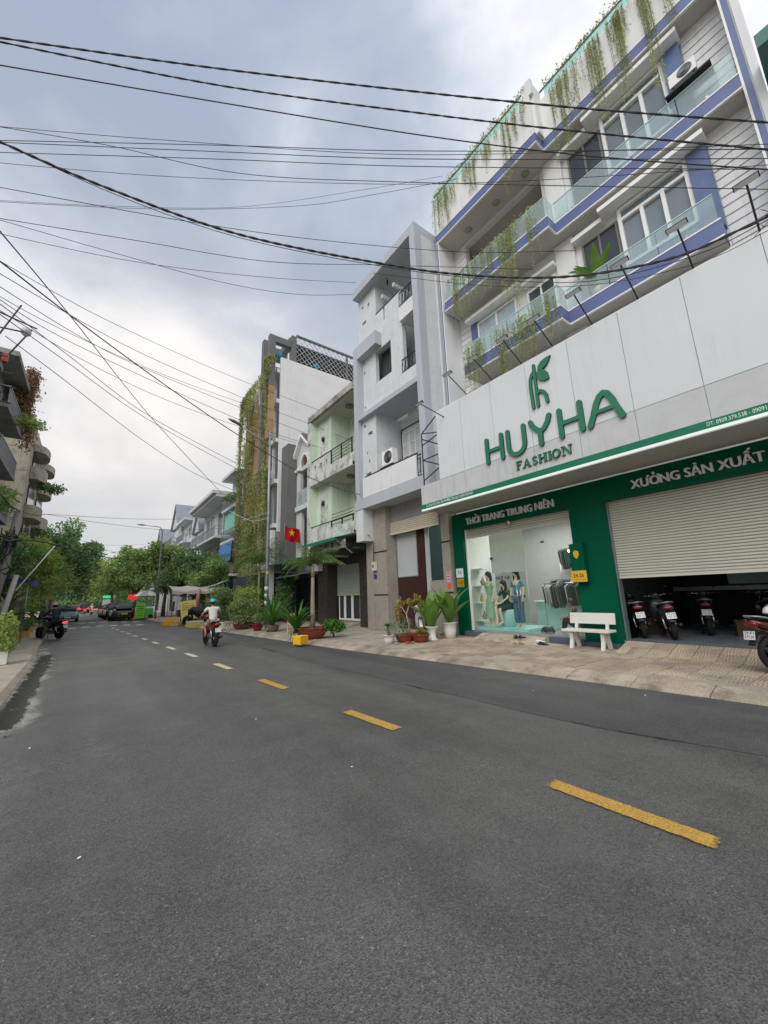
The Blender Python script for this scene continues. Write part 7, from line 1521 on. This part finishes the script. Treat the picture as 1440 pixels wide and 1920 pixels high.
def sitter(label, loc, rz, cm):
    t = thing('person', label, 'person', loc, rz)
    V = {'pel': (0, 0, .16, .14, .12), 'wai': (0, .03, .32, .12, .10), 'che': (0, .09, .52, .14, .1), 'nek': (0, .15, .68, .045), 'hd': (0, .17, .75, .05)}
    for s_, n in ((-1, 'l'), (1, 'r')): V.update({'sh' + n: (s_ * .17, .11, .62, .05), 'el' + n: (s_ * .22, .26, .44, .04), 'wr' + n: (s_ * .12, .42, .40, .026), 'hi' + n: (s_ * .11, .06, .16, .09), 'kn' + n: (s_ * .16, .40, .38, .06), 'an' + n: (s_ * .13, .46, .08, .036), 'to' + n: (s_ * .13, .58, .04, .03)})
    E = [('pel', 'wai'), ('wai', 'che'), ('che', 'nek'), ('nek', 'hd')] + [e for n in 'lr' for e in (('che', 'sh' + n), ('sh' + n, 'el' + n), ('el' + n, 'wr' + n), ('pel', 'hi' + n), ('hi' + n, 'kn' + n), ('kn' + n, 'an' + n), ('an' + n, 'to' + n))]
    b = skin('body', V, E, SKIN, t)
    for s_, n in ((-1, 'l'), (1, 'r')): fingers(V['wr' + n][:3], (-s_ * .3, 1, -.2), (1, 0, 0), SKIN, b, .8, .08, 'hand')
    g = lambda k: (*V[k][:3], *[q * 1.12 + .014 for q in V[k][3:]])
    skin('clothes', {k: (g(k) if k != 'nek' else (0, .13, .64, .07)) for k in V if k[:2] not in ('hd', 'wr', 'to')}, [e for e in E if not any(q[:2] in ('hd', 'wr', 'to') for q in e)], cm, t)
    head_face((0, .20, .83), None, SKIN, t); MB().ball((0, .17, .86), .112, 14, 0, (.95, 1.0, 1.0)).build('hair', HAIRD, t); return t
BCL = M('black_clothes', srgb(30, 30, 34), .9, .1, 6)
sitter('person in black crouching inside the shop, left of the pair', (11.7, 6.05, .316), R_(20), BCL)
sitter('person in black crouching inside the shop, right of the pair', (11.9, 5.6, .316), R_(60), BCL)

# dim clutter at the back of the garage workshop
moto('motorbike', 'dim scooter deep in the garage behind the plated pair', (13.2, 3.4, .305), R_(-75), MBLACK, 'scooter', ('59-B1', '455.02'))
for k, (x, y, lab) in enumerate(((14.4, 1.5, 'dark work table at the very back of the garage'),)):
    t = thing('work_table', lab, 'table', (x, y, .305)); MB().box(-.4, .4, -.7, .7, .72, .76).build('top', DARKIN, t)
    for a in (-.36, .36):
        for b_ in (-.65, .65): MB().box(a - .02, a + .02, b_ - .02, b_ + .02, 0, .719).build('leg', STEEL, t)
    m = MB().loft([(-.2, 0, .86, .07, .10), (.0, 0, .90, .06, .14), (.2, 0, .95, .05, .08)], 10); m.build('sewing_machine', ENGINE, t)
for k, (x, y, z, s_) in enumerate(((12.6, 4.3, .305, .3), (13.0, 2.6, .305, .28), (12.8, .5, .305, .33))):
    t = thing('carton', ['cardboard carton by the left garage wall', 'cardboard carton in the middle of the garage', 'cardboard carton by the steel posts in the garage'][k], 'box', (x, y, z), .3 * k); MB().box(-s_, s_, -s_ * .8, s_ * .8, 0, s_ * 1.3).build('body', M('cardboard_brown', srgb(84, 68, 50), .9, .1), t, bevel=.01); MB().box(-s_ * 1.001, s_ * 1.001, -.03, .03, s_ * 1.3 - .05, s_ * 1.3 + .002).build('tape', PLATE, t)
# ---------------------------------------------------------------- street furniture and small things
bn = thing('concrete_bench', 'white terrazzo bench against the shop\'s green pillar', 'bench', (9.98, 5.0, PV))
TERZ = M('white_terrazzo', srgb(214, 212, 204), .6, .06, 3, fine=.2, bscale=120)
MB().box(-.22, .20, -.58, .58, .40, .455).build('seat', TERZ, bn, bevel=.012)
MB().obox((.27, 0, .70), (.05, 1.12, .27), (0, R_(8), 0)).build('backrest', TERZ, bn, bevel=.01)
for y in (-.38, .38):
    MB().prism([(-.20, 0), (-.12, 0), (-.05, .22), (-.05, .399), (-.13, .399), (-.13, .2)], 'y', y - .04, y + .04).build('leg', TERZ, bn); MB().prism([(.26, 0), (.18, 0), (.10, .22), (.10, .399), (.17, .399), (.20, .22)], 'y', y - .04, y + .04).build('leg', TERZ, bn)
    MB().prism([(.17, .456), (.215, .456), (.255, .62), (.21, .62)], 'y', y - .035, y + .035).build('back_support', TERZ, bn)
def sandals(label, loc, rz, mat, gap=.14, skew=.2):
    t = thing('sandals', label, 'sandals', loc, rz)
    for s_ in (-1, 1):
        m = MB(); m.prism([(-.03, -.12), (-.04, -.06), (-.035, 0), (-.045, .07), (-.03, .12), (.03, .12), (.045, .06), (.032, 0), (.036, -.07), (.025, -.12)], 'z', 0, .022); o = m.build('sole', mat, t); o.location = (s_ * gap / 2, .03 * s_, 0); o.rotation_euler = (0, 0, s_ * skew)
        m = MB().tube([(-.045, .04, .01), (-.03, .045, .055), (0, .05, .068), (.03, .045, .055), (.045, .04, .01)], .012, 6).tube([(-.04, .0, .01), (-.025, .01, .05), (0, .015, .062), (.025, .01, .05), (.04, .0, .01)], .010, 6); o = m.build('strap', mat, t); o.location = (s_ * gap / 2, .03 * s_, 0); o.rotation_euler = (0, 0, s_ * skew)
    return t
pz = lambda x: PV + .002 + max(0, (x - 9.72) / .55 * .16)
sandals('black sandals on the ramp before the shop door, nearest the glass', (10.05, 7.05, pz(10.05) + .02), 1.2, BLACKP); sandals('black and white slippers on the ramp toward the bench', (9.85, 6.2, PV + .02), .6, BLACKP); sandals('tan flat sandals lying in front of the shop ramp', (9.55, 6.75, PV + .006), 1.9, M('tan_leather', srgb(176, 138, 104), .7))
MB()
w_ = thing('white_slipper', 'single white slipper beside the black slippers on the ramp', 'slipper', (10.0, 6.35, PV + .03), .4); MB().loft([(-.12, 0, .03, .03, .02), (-.03, 0, .03, .04, .025), (.08, 0, .045, .045, .04), (.13, 0, .03, .03, .02)], 10).build('upper', PLATE, w_)
bg = thing('black_bag', 'black bag lying on the shop floor behind the glass', 'bag', (11.0, 6.7, .32)); MB().loft([(-.22, 0, .04, .03, .03), (-.12, 0, .08, .1, .08), (.08, 0, .09, .12, .085), (.22, 0, .04, .04, .03)], 12).build('sack', BLACKP, bg)
# yellow box at the kerb and other boxes
yb = thing('yellow_box', 'bright yellow upturned plastic box at the kerb by the potted palm', 'box', (5.72, 12.4, .07), R_(25)); yb.scale = (.78, .78, .72)
def feet_poly(w): return [(-w, 0), (-w * .6, 0), (-w * .5, .06), (w * .5, .06), (w * .6, 0), (w, 0), (w * .93, .36), (-w * .93, .36)]
MB().prism(feet_poly(.26), 'y', -.2, -.18).prism(feet_poly(.26), 'y', .18, .2).build('side', YELB, yb); MB().box(-.26, -.24, -.179, .179, .03, .36).box(.24, .26, -.179, .179, .03, .36).build('end', YELB, yb); MB().box(-.25, .25, -.2, .2, .361, .385).build('lid', M('faded_yellow_lid', srgb(236, 204, 120), .5, .1, 3), yb)
def crate(name, label, loc, rz, s, mat, slats=True, lid=None):
    t = thing(name, label, 'box', loc, rz); a, b, h = s; m = MB(); m.box(-a, a, -b, b, 0, .02)
    if slats:
        for k in range(5):
            x = -a + (k + .5) * 2 * a / 5; m.box(x - a * .13, x + a * .13, -b, -b + .02, .02, h - .04).box(x - a * .13, x + a * .13, b - .02, b, .02, h - .04)
        m.box(-a, a, -b - .01, -b + .02, h - .04, h).box(-a, a, b - .02, b + .01, h - .04, h).box(-a, -a + .02, -b + .02, b - .02, .02, h).box(a - .02, a, -b + .02, b - .02, .02, h)
    else: m.box(-a, a, -b, -b + .03, .02, h).box(-a, a, b - .03, b, .02, h).box(-a, -a + .03, -b + .03, b - .03, .02, h).box(a - .03, a, -b + .03, b - .03, .02, h)
    m.build('body', mat, t)
    if lid: MB().box(-a - .01, a + .01, -b - .01, b + .01, h + .001, h + .05).build('lid', lid, t)
    return t
crate('foam_crate', 'white slatted crate right of the riding man', (5.95, 21.9, .1), R_(20), (.42, .25, .36), STYRO)
crate('foam_box', 'yellowish foam box with a lid left of the riding man', (5.15, 26.0, .02), R_(15), (.4, .26, .34), M('yellowed_foam', srgb(206, 190, 120), .7, .15, 4, dirt=srgb(140, 120, 80), dirt_amt=.5), False, STYRO)
crate('yellow_crate', 'low yellow crate at the foot of the food stall', (4.35, 30.2, .02), R_(10), (.3, .22, .3), YELB, False); crate('yellow_crate', 'pale crate stacked behind the low yellow crate', (4.75, 31.2, .02), R_(10), (.4, .28, .5), M('pale_crate', srgb(220, 190, 140), .7), False)
crate('cardboard_box', 'flattened cardboard box in front of the food stall', (4.95, 29.6, .02), R_(40), (.5, .3, .2), M('cardboard', srgb(196, 164, 110), .9, .1), False)
crate('carton', 'beige carton beside the yellow-plated dark car', (3.75, 44.0, .02), R_(30), (.4, .4, .8), MATS['cardboard'], False)
ch_ = thing('wooden_chair', 'small pale wooden chair behind the strap-leaved plants', 'chair', (6.9, 15.6, PV), .4); MB().box(-.2, .2, -.2, .2, .38, .42).build('seat', M('pale_wood', srgb(206, 176, 120), .7), ch_); MB().box(-.2, .2, .17, .2, .62, .82).build('backrest', MATS['pale_wood'], ch_)
for x in (-.18, .18):
    for y in (-.18, .18): MB().box(x - .02, x + .02, y - .02, y + .02, 0, .38 if y < 0 else .82).build('leg', MATS['pale_wood'], ch_)
# street lamps
def lamp(label, loc, H, arm, az, head=.35, r=.085, group='street lamps'):
    t = thing('street_lamp', label, 'street lamp', loc, 0, group); d = Vector((math.cos(az), math.sin(az), 0)); MB().tube([(0, 0, 0), (0, 0, H * .5), (0, 0, H - .6)] + [Vector((0, 0, H - .6)) + d * arm * (1 - math.cos(R_(a))) * .35 + Vector((0, 0, .6 * math.sin(R_(a)))) for a in (30, 60)] + [Vector((0, 0, H)) + d * arm], [r, r * .8, r * .6, r * .5, r * .45, r * .35], 12).build('pole', STEEL, t)
    e = Vector((0, 0, H)) + d * arm; q = MB().loft([(-.05, 0, 0, .05, .04), (.12, 0, .03, .11, .06), (head, 0, .02, .13, .06), (head + .28, 0, 0, .07, .03)], 12); Rm = Matrix.Rotation(az - math.pi / 2, 3, 'Z'); q.v = [tuple(e + Rm @ Vector(v)) for v in q.v]; h = q.build('lamp_head', STEEL, t)
    q = MB().loft([(.1, 0, -.03, .08, .03), (head, 0, -.03, .09, .04)], 10); q.v = [tuple(e + Rm @ Vector(v)) for v in q.v]; q.build('lens', WHITEL, h)
    MB().box(-r - .05, r + .05, -r - .05, r + .05, 0, .04).build('base_plate', STEEL, t); return t
sl_ = thing('street_lamp', 'tall near lamp post with a long arm by the vine-covered tower', 'street lamp', (8.05, 22.0, PV), 0, 'street lamps')
MB().tube([(0, 0, 0), (-.05, 0, 3), (-.05, 0, 7), (-.1, 0, 11.6)], [.13, .11, .09, .06], 12).build('pole', STEEL, sl_); MB().tube([(-.1, 0, 10.6), (-1.0, 0, 11.1), (-1.9, 0, 11.55)], [.05, .045, .04], 8).build('arm', STEEL, sl_)
q = MB().loft([(-.05, 0, 0, .06, .05), (.15, 0, .03, .14, .07), (.5, 0, .02, .16, .07), (.8, 0, 0, .07, .03)], 12); Rm = Matrix.Rotation(R_(90), 3, 'Z') @ Matrix.Rotation(R_(20), 3, 'X'); q.v = [tuple(Vector((-1.85, 0, 11.55)) + Rm @ Vector(v)) for v in q.v]; q.build('lamp_head', STEEL, sl_)
for z, c in ((2.75, M('yellow_tape', srgb(214, 160, 60), .6)), (1.9, PLATE), (1.5, M('pale_notice', srgb(196, 206, 206), .7)), (1.1, PLATE)): MB().lathe([(.117, z), (.117, z + .22)], (-.035, 0, 0), 14).build('pasted_notice', c, sl_)
lamp('slender lamp post by the food stall with arm over the road', (4.95, 42.1, .02), 8.7, 1.5, math.pi)
lamp('distant lamp post above the trees', (3.9, 72, 0), 9.2, 1.5, math.pi)
# leaning poles and box of tangled cables on the left
up = thing('utility_pole', 'thick leaning concrete pole at the left carrying tangled cables', 'pole', (-2.75, 20.5, .085)); MB().tube([(-.35, 0, 0), (0, 0, 3.0), (.15, 0, 5.2)], [.17, .14, .12], 12).build('pole', CONCP, up)
MB().box(-.15, .25, -.12, .1, 3.75, 4.2).build('splice_box', IRON, up)
up2 = thing('utility_pole', 'thinner pale pole leaning beside the thick left pole', 'pole', (-2.45, 20.2, .085)); MB().tube([(-.25, 0, 0), (.12, 0, 2.7)], [.10, .08], 10).build('pole', M('pale_pole', srgb(176, 174, 168), .8, .1), up2)
rd = thing('white_rod', 'long white rod leaning up against the left poles', 'rod', (-2.2, 20.3, 2.4)); MB().tube([(-.1, 0, -.2), (.85, 0, 1.55)], .022, 6).build('rod', WHITE2, rd)
tg = MB(); r = random.Random(4)
for k in range(9): tg.tube([(-2.75 + r.uniform(-.4, .5), 20.3 + r.uniform(-.2, .1), 4.7 - r.random() * .4), (-2.7 + r.uniform(-.4, .6), 20.2, 4.0 - r.random()), (-2.7 + r.uniform(-.4, .4), 20.2, 3.2 - r.random())], .02, 4)
tag(tg.build('cable_tangle', CABLE), 'dark tangle of spare cables hanging on the left pole', 'cables')
aw = thing('blue_awning', 'blue-violet awning sticking out behind the left poles', 'awning'); MB().prism([(-5.0, 3.15), (-2.1, 2.75), (-2.1, 2.45), (-2.14, 2.45), (-2.14, 2.72), (-5.0, 3.1)], 'y', 23.6, 25.4).build('sheet', M('blue_violet_tarp', srgb(84, 84, 150), .7, .1, 2), aw); MB().tube([(-2.3, 23.7, .085), (-2.3, 23.7, 2.7)], .025, 6).tube([(-4.4, 23.7, .085), (-4.4, 23.7, 3.0)], .025, 6).build('post', STEEL, aw)
lsg = thing('yellow_notice', 'small yellow notice on a post left of the turquoise car', 'sign', (-2.75, 42, 0)); MB().box(-.42, .42, -.02, .02, 2.1, 3.0).build('board', M('yellow_green_board', srgb(206, 210, 120), .6), lsg); MB().tube([(-.3, .03, 0), (-.3, .03, 3.0)], .03, 6).build('post', STEEL, lsg)
# food stalls and signs on the right
stl = thing('food_stall', 'street food stall under a sagging pale canopy', 'stall', (6.3, 33.0, .05))
m = MB(); vs = []
for i in range(9):
    for j in range(4): vs.append((-1.6 + i * .45, -1.0 + j * .75, 2.45 - .12 * math.sin(i * .9) ** 2 + .1 * j - (.12 if j == 0 else 0)))
m.add(vs, [(i * 4 + j, (i + 1) * 4 + j, (i + 1) * 4 + j + 1, i * 4 + j + 1) for i in range(8) for j in range(3)], 0, True); m.add([(-1.6 + i * .45, -1.0, 2.33 - .12 * math.sin(i * .9) ** 2) for i in range(9)] + [(-1.6 + i * .45, -1.02, 2.10 - .1 * (i % 2)) for i in range(9)], [(i, i + 1, i + 10, i + 9) for i in range(8)]); m.build('canopy', M('pale_pink_canopy', srgb(204, 194, 188), .7, .1, 2, trans=.2), stl)
for x, y in ((-1.5, -.9), (1.9, -.9), (-1.5, 1.2), (1.9, 1.2)): MB().tube([(x, y, 0), (x, y, 2.4)], .025, 6).build('post', STEEL, stl)
MB().box(-.9, 1.2, .2, .9, 0, .9).build('counter', DARKIN, stl); MB().tube([(.1, -1.05, .9), (.15, -1.05, 1.8), (.2, -1.05, 2.4)], [.2, .14, .1], 8).build('hanging_cloth', M('dusty_pink_cloth', srgb(178, 132, 122), .9, .1, 3), stl)
yn = thing('notice_board', 'leaning yellow handwritten notice board before the food stall', 'sign', (5.35, 29.2, .02), R_(-8)); MB().obox((0, 0, .98), (.95, .03, 1.25), (R_(-12), R_(-8), 0)).build('board', M('chalky_yellow_board', srgb(206, 192, 110), .8, .12, 6), yn); MB().bar((-.3, .05, 0), (-.25, .2, 1.2), .04).bar((.35, .05, 0), (.35, .2, 1.2), .04).build('easel', IRON, yn)
m = MB(); r = random.Random(2)
for k in range(7):
    x = -.36
    while x < .32: l_ = r.uniform(.05, .14); m.obox((x + l_ / 2 + (k - 3) * .02, -.02 + (k - 3) * -.033 * -1, 1.42 - k * .14), (l_, .006, .045), (R_(-12), R_(-8), 0)); x += l_ + .05
m.build('scribbled_line', M('faded_brown_ink', srgb(150, 130, 60), .8), yn)
wsg = thing('small_white_sign', 'small white tilted card sign left of the food stall', 'sign', (5.55, 35.0, 0)); MB().obox((0, 0, 1.75), (.62, .03, .42), (0, R_(12), 0)).build('card', PLATE, wsg); MB().tube([(0, .03, 0), (0, .03, 1.7)], .02, 6).build('post', STEEL, wsg)
uc = thing('drink_cart', 'green drink cart under a white umbrella by the slender lamp post', 'cart', (4.55, 45.0, .02)); LG = M('lime_green_panel', srgb(92, 190, 92), .5, .08, 2)
MB().box(-.9, .5, -.35, .35, .25, 1.0).build('cabinet', LG, uc); MB().box(-.85, .45, -.3, .3, 1.001, 1.7).build('glass_case', GLASSB, uc); MB().box(-.9, .5, -.35, .35, 1.701, 1.75).build('top', STEEL, uc)
for x in (-.7, .3): MB().lathe([(.2, -.03), (.22, 0), (.2, .03)], (x, -.36, .22), 14, 0, 'y').build('wheel', RUBBER, uc)
um = thing('umbrella', 'white and grey parasol over the green drink cart', 'umbrella', (4.5, 45.4, .02)); MB().tube([(0, 0, 0), (0, 0, 2.6)], .025, 6).build('pole', STEEL, um)
for k in range(8): a, b = 2 * math.pi * k / 8, 2 * math.pi * (k + 1) / 8; MB().add([(0, 0, 2.75), (.55 * math.cos(a), .55 * math.sin(a), 2.6), (.55 * math.cos(b), .55 * math.sin(b), 2.6), (1.15 * math.cos(a), 1.15 * math.sin(a), 2.2), (1.15 * math.cos(b), 1.15 * math.sin(b), 2.2)], [(0, 1, 2), (1, 3, 4, 2)], 0, True).build('panel', [WHITE2, M('grey_umbrella_cloth', srgb(170, 168, 176), .8)][k % 2], um)
gs = thing('lime_sign', 'lime green upright sign board beside the drink cart', 'sign', (3.85, 43.4, .02)); MB().box(-.36, .36, -.03, .03, .15, 1.55).build('board', M('lime_board', srgb(120, 206, 70), .5), gs); MB().box(-.33, -.29, -.02, .2, 0, .15).box(.29, .33, -.02, .2, 0, .15).build('feet', IRON, gs)
m = MB()
for k in range(5): m.box(-.25, .25, -.033, -.031, .4 + k * .2, .45 + k * .2)
m.build('print_line', M('dark_green_print', srgb(40, 110, 40), .6), gs)
rs = thing('red_light_sign', 'glowing red sign over the dark parked cars', 'sign', (3.6, 49.5, 0)); MB().box(-.42, .42, -.06, .06, 2.0, 2.45).build('panel', emis('red_led', (1.0, .02, .03), .45), rs); MB().prism([(-.3, 2.0), (.4, 2.0), (0.05, 1.6)], 'y', -.05, .05).build('lower_panel', M('pale_green_flag', srgb(170, 220, 180), .6), rs); MB().tube([(.5, .1, 0), (.5, .1, 2.7)], .04, 6).build('post', STEEL, rs)
gl_ = thing('green_light_sign', 'small glowing green sign under the far trees', 'sign', (1.9, 70, 0)); MB().box(-.45, .45, -.06, .06, 2.4, 2.75).build('panel', emis('green_led', (.05, .9, .35), .32), gl_); MB().tube([(0, .1, 0), (0, .1, 2.5)], .05, 6).build('post', STEEL, gl_)
MB().box(-.45, .45, -.05, .05, .7, 2.2).build('white_panel', PLATE, gl_)
# national flag with a yellow star on a short pole
fg = thing('flag', 'red flag with a yellow star hanging over the pavement', 'flag', (8.75, 21.3, 1.55), R_(12)); fg.scale = (.74, .74, .74)
m = MB(); nx, nz = 10, 8; vs = [(i / nx * 1.45 - .0, .06 * math.sin(i * .9 + j * .3), 5.72 - .32 * (i / nx) - j / nz * 1.15 - .08 * math.sin(i * .5)) for i in range(nx + 1) for j in range(nz + 1)]; m.add(vs, [(i * (nz + 1) + j, (i + 1) * (nz + 1) + j, (i + 1) * (nz + 1) + j + 1, i * (nz + 1) + j + 1) for i in range(nx) for j in range(nz)], 0, True); m.build('cloth', M('red_flag_cloth', srgb(206, 22, 34), .8, .06, 2, trans=.25), fg)
st_ = [(.62 + (.33 if k % 2 == 0 else .13) * math.sin(2 * math.pi * k / 10), 5.1 + (.33 if k % 2 == 0 else .13) * math.cos(2 * math.pi * k / 10)) for k in range(10)]; MB().prism(st_, 'y', -.085, -.075).build('star', M('yellow_star', srgb(244, 208, 40), .7, .03), fg)
MB().tube([(-.02, 0, 4.0), (-.02, 0, 5.9)], .02, 6).tube([(-.02, 0, 4.2), (.3, 1.2, 3.6)], .02, 6).build('pole', STEEL, fg)
br = thing('broken_brick', 'broken bricks on the pavement beside the terracotta bowls', 'brick', (7.75, 9.35, PV)); 
for k, (x, y, a) in enumerate(((0, 0, .3), (.16, -.05, 1.1), (-.28, .1, .1))): MB().obox((x, y, .03), (.16, .09, .05), (0, .1 * k, a)).build('piece', M('brick_piece', srgb(170, 92, 66), .9, .1) if k < 2 else CONC, br)

# ---------------------------------------------------------------- overhead cables
def cable(label, pts, r=.012, twist=False, n=40, mat=None):
    """pts: photo pixel and distance from the camera; a smooth sagging curve runs through them"""
    P = [at(x, y, 'd', d) for x, y, d in pts]; Q = []
    for i in range(len(P) - 1):
        p0, p1, p2, p3 = P[max(i - 1, 0)], P[i], P[i + 1], P[min(i + 2, len(P) - 1)]
        k = n // (len(P) - 1)
        for j in range(k):
            t = j / k; Q.append(.5 * ((2 * p1) + (p2 - p0) * t + (2 * p0 - 5 * p1 + 4 * p2 - p3) * t * t + (3 * p1 - p0 - 3 * p2 + p3) * t ** 3))
    Q.append(P[-1]); m = MB()
    if twist:
        D = [0]
        for a, b in zip(Q, Q[1:]): D.append(D[-1] + (b - a).length)
        QQ = []; NN = int(D[-1] / .06); j = 0
        for i in range(NN + 1):
            s_ = D[-1] * i / NN
            while j < len(D) - 2 and D[j + 1] < s_: j += 1
            QQ.append((Q[j].lerp(Q[j + 1], (s_ - D[j]) / max(1e-6, D[j + 1] - D[j])), s_))
        for ph in (0, math.pi):
            m.tube([q + Vector((0, math.cos(ph + s_ * 14) * r * .8, math.sin(ph + s_ * 14) * r * .8)) for q, s_ in QQ], r, 5)
    else: m.tube(Q, r, 6)
    return tag(m.build('overhead_cable', mat or CABLE, None, fixn=False), label, 'cable', 'overhead cables across the street')
C = cable
C('topmost twisted cable crossing the whole sky to the right edge', [(-60, 62, 9.5), (360, 122, 8.6), (720, 165, 8.0), (1080, 202, 7.6), (1500, 234, 7.8)], .0075, True, 60)
C('second twisted cable just below the topmost one', [(-60, 66, 10.0), (400, 158, 9.0), (780, 211, 8.2), (1100, 248, 7.8), (1500, 286, 8.0)], .0075, True, 60)
C('third cable from the top, meeting the parapet corner', [(-60, 112, 10), (400, 190, 9.2), (780, 252, 8.6), (1100, 292, 8.2), (1500, 322, 8.2)], .009)
C('thin cable nearly level across the upper sky, first below the twisted pair', [(-60, 262, 12), (400, 272, 10), (780, 283, 9), (1500, 279, 9)], .006)
C('thin level cable, second below the twisted pair', [(-60, 264, 12), (400, 284, 10), (780, 298, 9), (1500, 297, 9)], .006)
C('thin level cable, third below the twisted pair', [(-60, 284, 12), (400, 298, 10), (780, 312, 9), (1500, 318, 9)], .006)
C('thin level cable running behind the middle balcony at parapet height', [(-60, 228, 13), (200, 272, 12), (450, 325, 10.5), (780, 342, 9), (1500, 356, 9)], .006)
C('thick black cable bundle sagging from the upper left to the signboard', [(-60, 240, 11), (0, 266, 10.8), (200, 352, 10.2), (450, 440, 9.6), (720, 495, 9.2), (880, 516, 9.0), (1060, 519, 8.6), (1250, 487, 8.2), (1400, 425, 8.0), (1440, 405, 8.0)], .014, True, 72)
C('thin cable clinging just under the thick sagging bundle', [(-60, 235, 11), (200, 358, 10.2), (450, 446, 9.6), (720, 500, 9.2), (900, 522, 9), (1100, 528, 8.6), (1300, 480, 8.2), (1440, 412, 8.0)], .006)
C('cable from left edge dipping to the grey roof canopy', [(-60, 340, 13), (350, 415, 12), (600, 450, 12), (860, 472, 12), (1080, 470, 11)], .007)
C('thin cable rising to the right behind the grey roof', [(-60, 375, 14), (300, 392, 13.5), (560, 386, 13.5), (700, 365, 13), (860, 335, 12)], .005)
C('faint cable curving up toward the shop house parapet', [(-60, 372, 14.5), (200, 386, 14), (450, 388, 14), (680, 356, 14), (830, 330, 13)], .004)
C('cable ending on the corner of the grey roof canopy', [(-60, 395, 15), (200, 470, 15), (420, 530, 15.5), (560, 552, 16), (662, 552, 17.5)], .007)
C('cable crossing the grey house just below its canopy', [(-60, 400, 13), (250, 450, 12.5), (500, 490, 12), (720, 497, 12), (1000, 505, 11)], .007)
C('single cable plunging from the left edge down to the far roofs', [(-20, 410, 16), (130, 590, 22), (290, 790, 32), (435, 945, 40)], .02)
C('thick cable descending from the left edge to the grey house wall', [(-60, 450, 12), (0, 490, 12.5), (130, 590, 14), (300, 715, 16), (450, 818, 17.5), (580, 895, 18), (676, 928, 17.3)], .017)
C('upper of the slanting cables running behind the lamp arm', [(-60, 478, 15), (250, 655, 21), (470, 752, 24), (580, 795, 24), (760, 865, 18)], .011)
C('second slanting cable behind the lamp arm', [(-60, 500, 15), (220, 668, 21), (470, 772, 24), (600, 822, 24), (780, 880, 18)], .011)
C('third slanting cable, passing the lamp head', [(-60, 520, 15), (150, 650, 20), (480, 800, 24), (640, 850, 22), (770, 885, 18)], .011)
C('fourth slanting cable reaching the mint house', [(-60, 545, 15), (150, 672, 20), (300, 745, 23), (450, 800, 25), (590, 840, 24)], .010)
C('fifth slanting cable ending on the vine curtain', [(-20, 555, 17), (120, 660, 22), (280, 780, 26), (455, 875, 30)], .014)
C('sixth slanting cable just under the fifth', [(-20, 575, 17), (120, 675, 22), (280, 788, 26), (455, 885, 30)], .014)
C('lowest slanting cable from the roof timber to the far roofs', [(10, 630, 24), (120, 712, 26), (260, 820, 32), (360, 885, 36), (440, 920, 38)], .016)
C('thin cable level above the far road, upper one', [(85, 964, 35), (250, 973, 40), (370, 972, 40), (480, 962, 34)], .014)
C('thin cable level above the far road, lower one', [(85, 964, 35), (200, 982, 40), (320, 994, 42), (420, 990, 40)], .014)
C('faint far cable over the trees', [(100, 1000, 50), (200, 1022, 55), (300, 1018, 55), (400, 1005, 48)], .012)
C('second faint far cable over the trees', [(100, 1005, 50), (200, 1032, 55), (330, 1042, 52)], .012)
C('cable from the left pole dropping across the tree tops', [(-30, 995, 19), (30, 1012, 20.5), (90, 1018, 24), (200, 1045, 34), (330, 1056, 40), (362, 1062, 40)], .028)
C('cable looping down to the left pole from the left edge', [(-20, 905, 18), (0, 925, 18.5), (30, 955, 20), (70, 966, 28), (85, 964, 35)], .022)
C('cable hanging in a shallow loop from the left edge to the left pole', [(-30, 1000, 17), (10, 1013, 19), (30, 1012, 20.3)], .03)
C('pale cable strung in front of the vine curtain, upper one', [(430, 958, 25), (470, 976, 23), (502, 972, 22.2)], .01, mat=PLATE); C('pale cable strung in front of the vine curtain, lower one', [(450, 976 + 0, 26), (480, 968, 23), (505, 960, 22.2)], .008, mat=PLATE)
C('thin cable over the upper sky, just above the level group', [(-60, 232, 12.5), (300, 262, 11), (780, 290, 9.5), (1500, 268, 9.2)], .005)
C('thin cable dipping between the level group and the thick bundle', [(-60, 300, 13), (300, 330, 12), (700, 345, 10.5), (1000, 338, 9.5), (1500, 305, 9.2)], .005)
C('fine cable in front of the lowest balcony, under the thick bundle', [(700, 512, 10), (900, 535, 9.4), (1100, 535, 8.8), (1300, 496, 8.4), (1440, 432, 8.1)], .005)
C('fine cable from left edge to the mint house roof', [(-60, 455, 14), (200, 600, 19), (420, 700, 22), (600, 770, 22)], .009)
C('fine cable from left edge crossing the plunging cable', [(-60, 520, 16), (100, 610, 20), (300, 700, 24), (480, 765, 26)], .010)
C('fine cable across the middle sky toward the grey canopy', [(-60, 425, 14), (250, 490, 13.5), (500, 520, 14), (668, 530, 17)], .006)
# small twig of loose wires at the right end of the bundle
m = MB(); e = at(1436, 405, 'd', 8.0); r = random.Random(9)
for k in range(12): m.tube([e, e + Vector((r.uniform(-.05, .05), r.uniform(-.1, .1), r.uniform(-.08, .06))), e + Vector((r.uniform(-.1, .1), r.uniform(-.15, .15), r.uniform(-.16, .1)))], .005, 4)
tag(m.build('wire_joint', CABLE), 'frayed joint of loose wires at the right edge', 'cables')
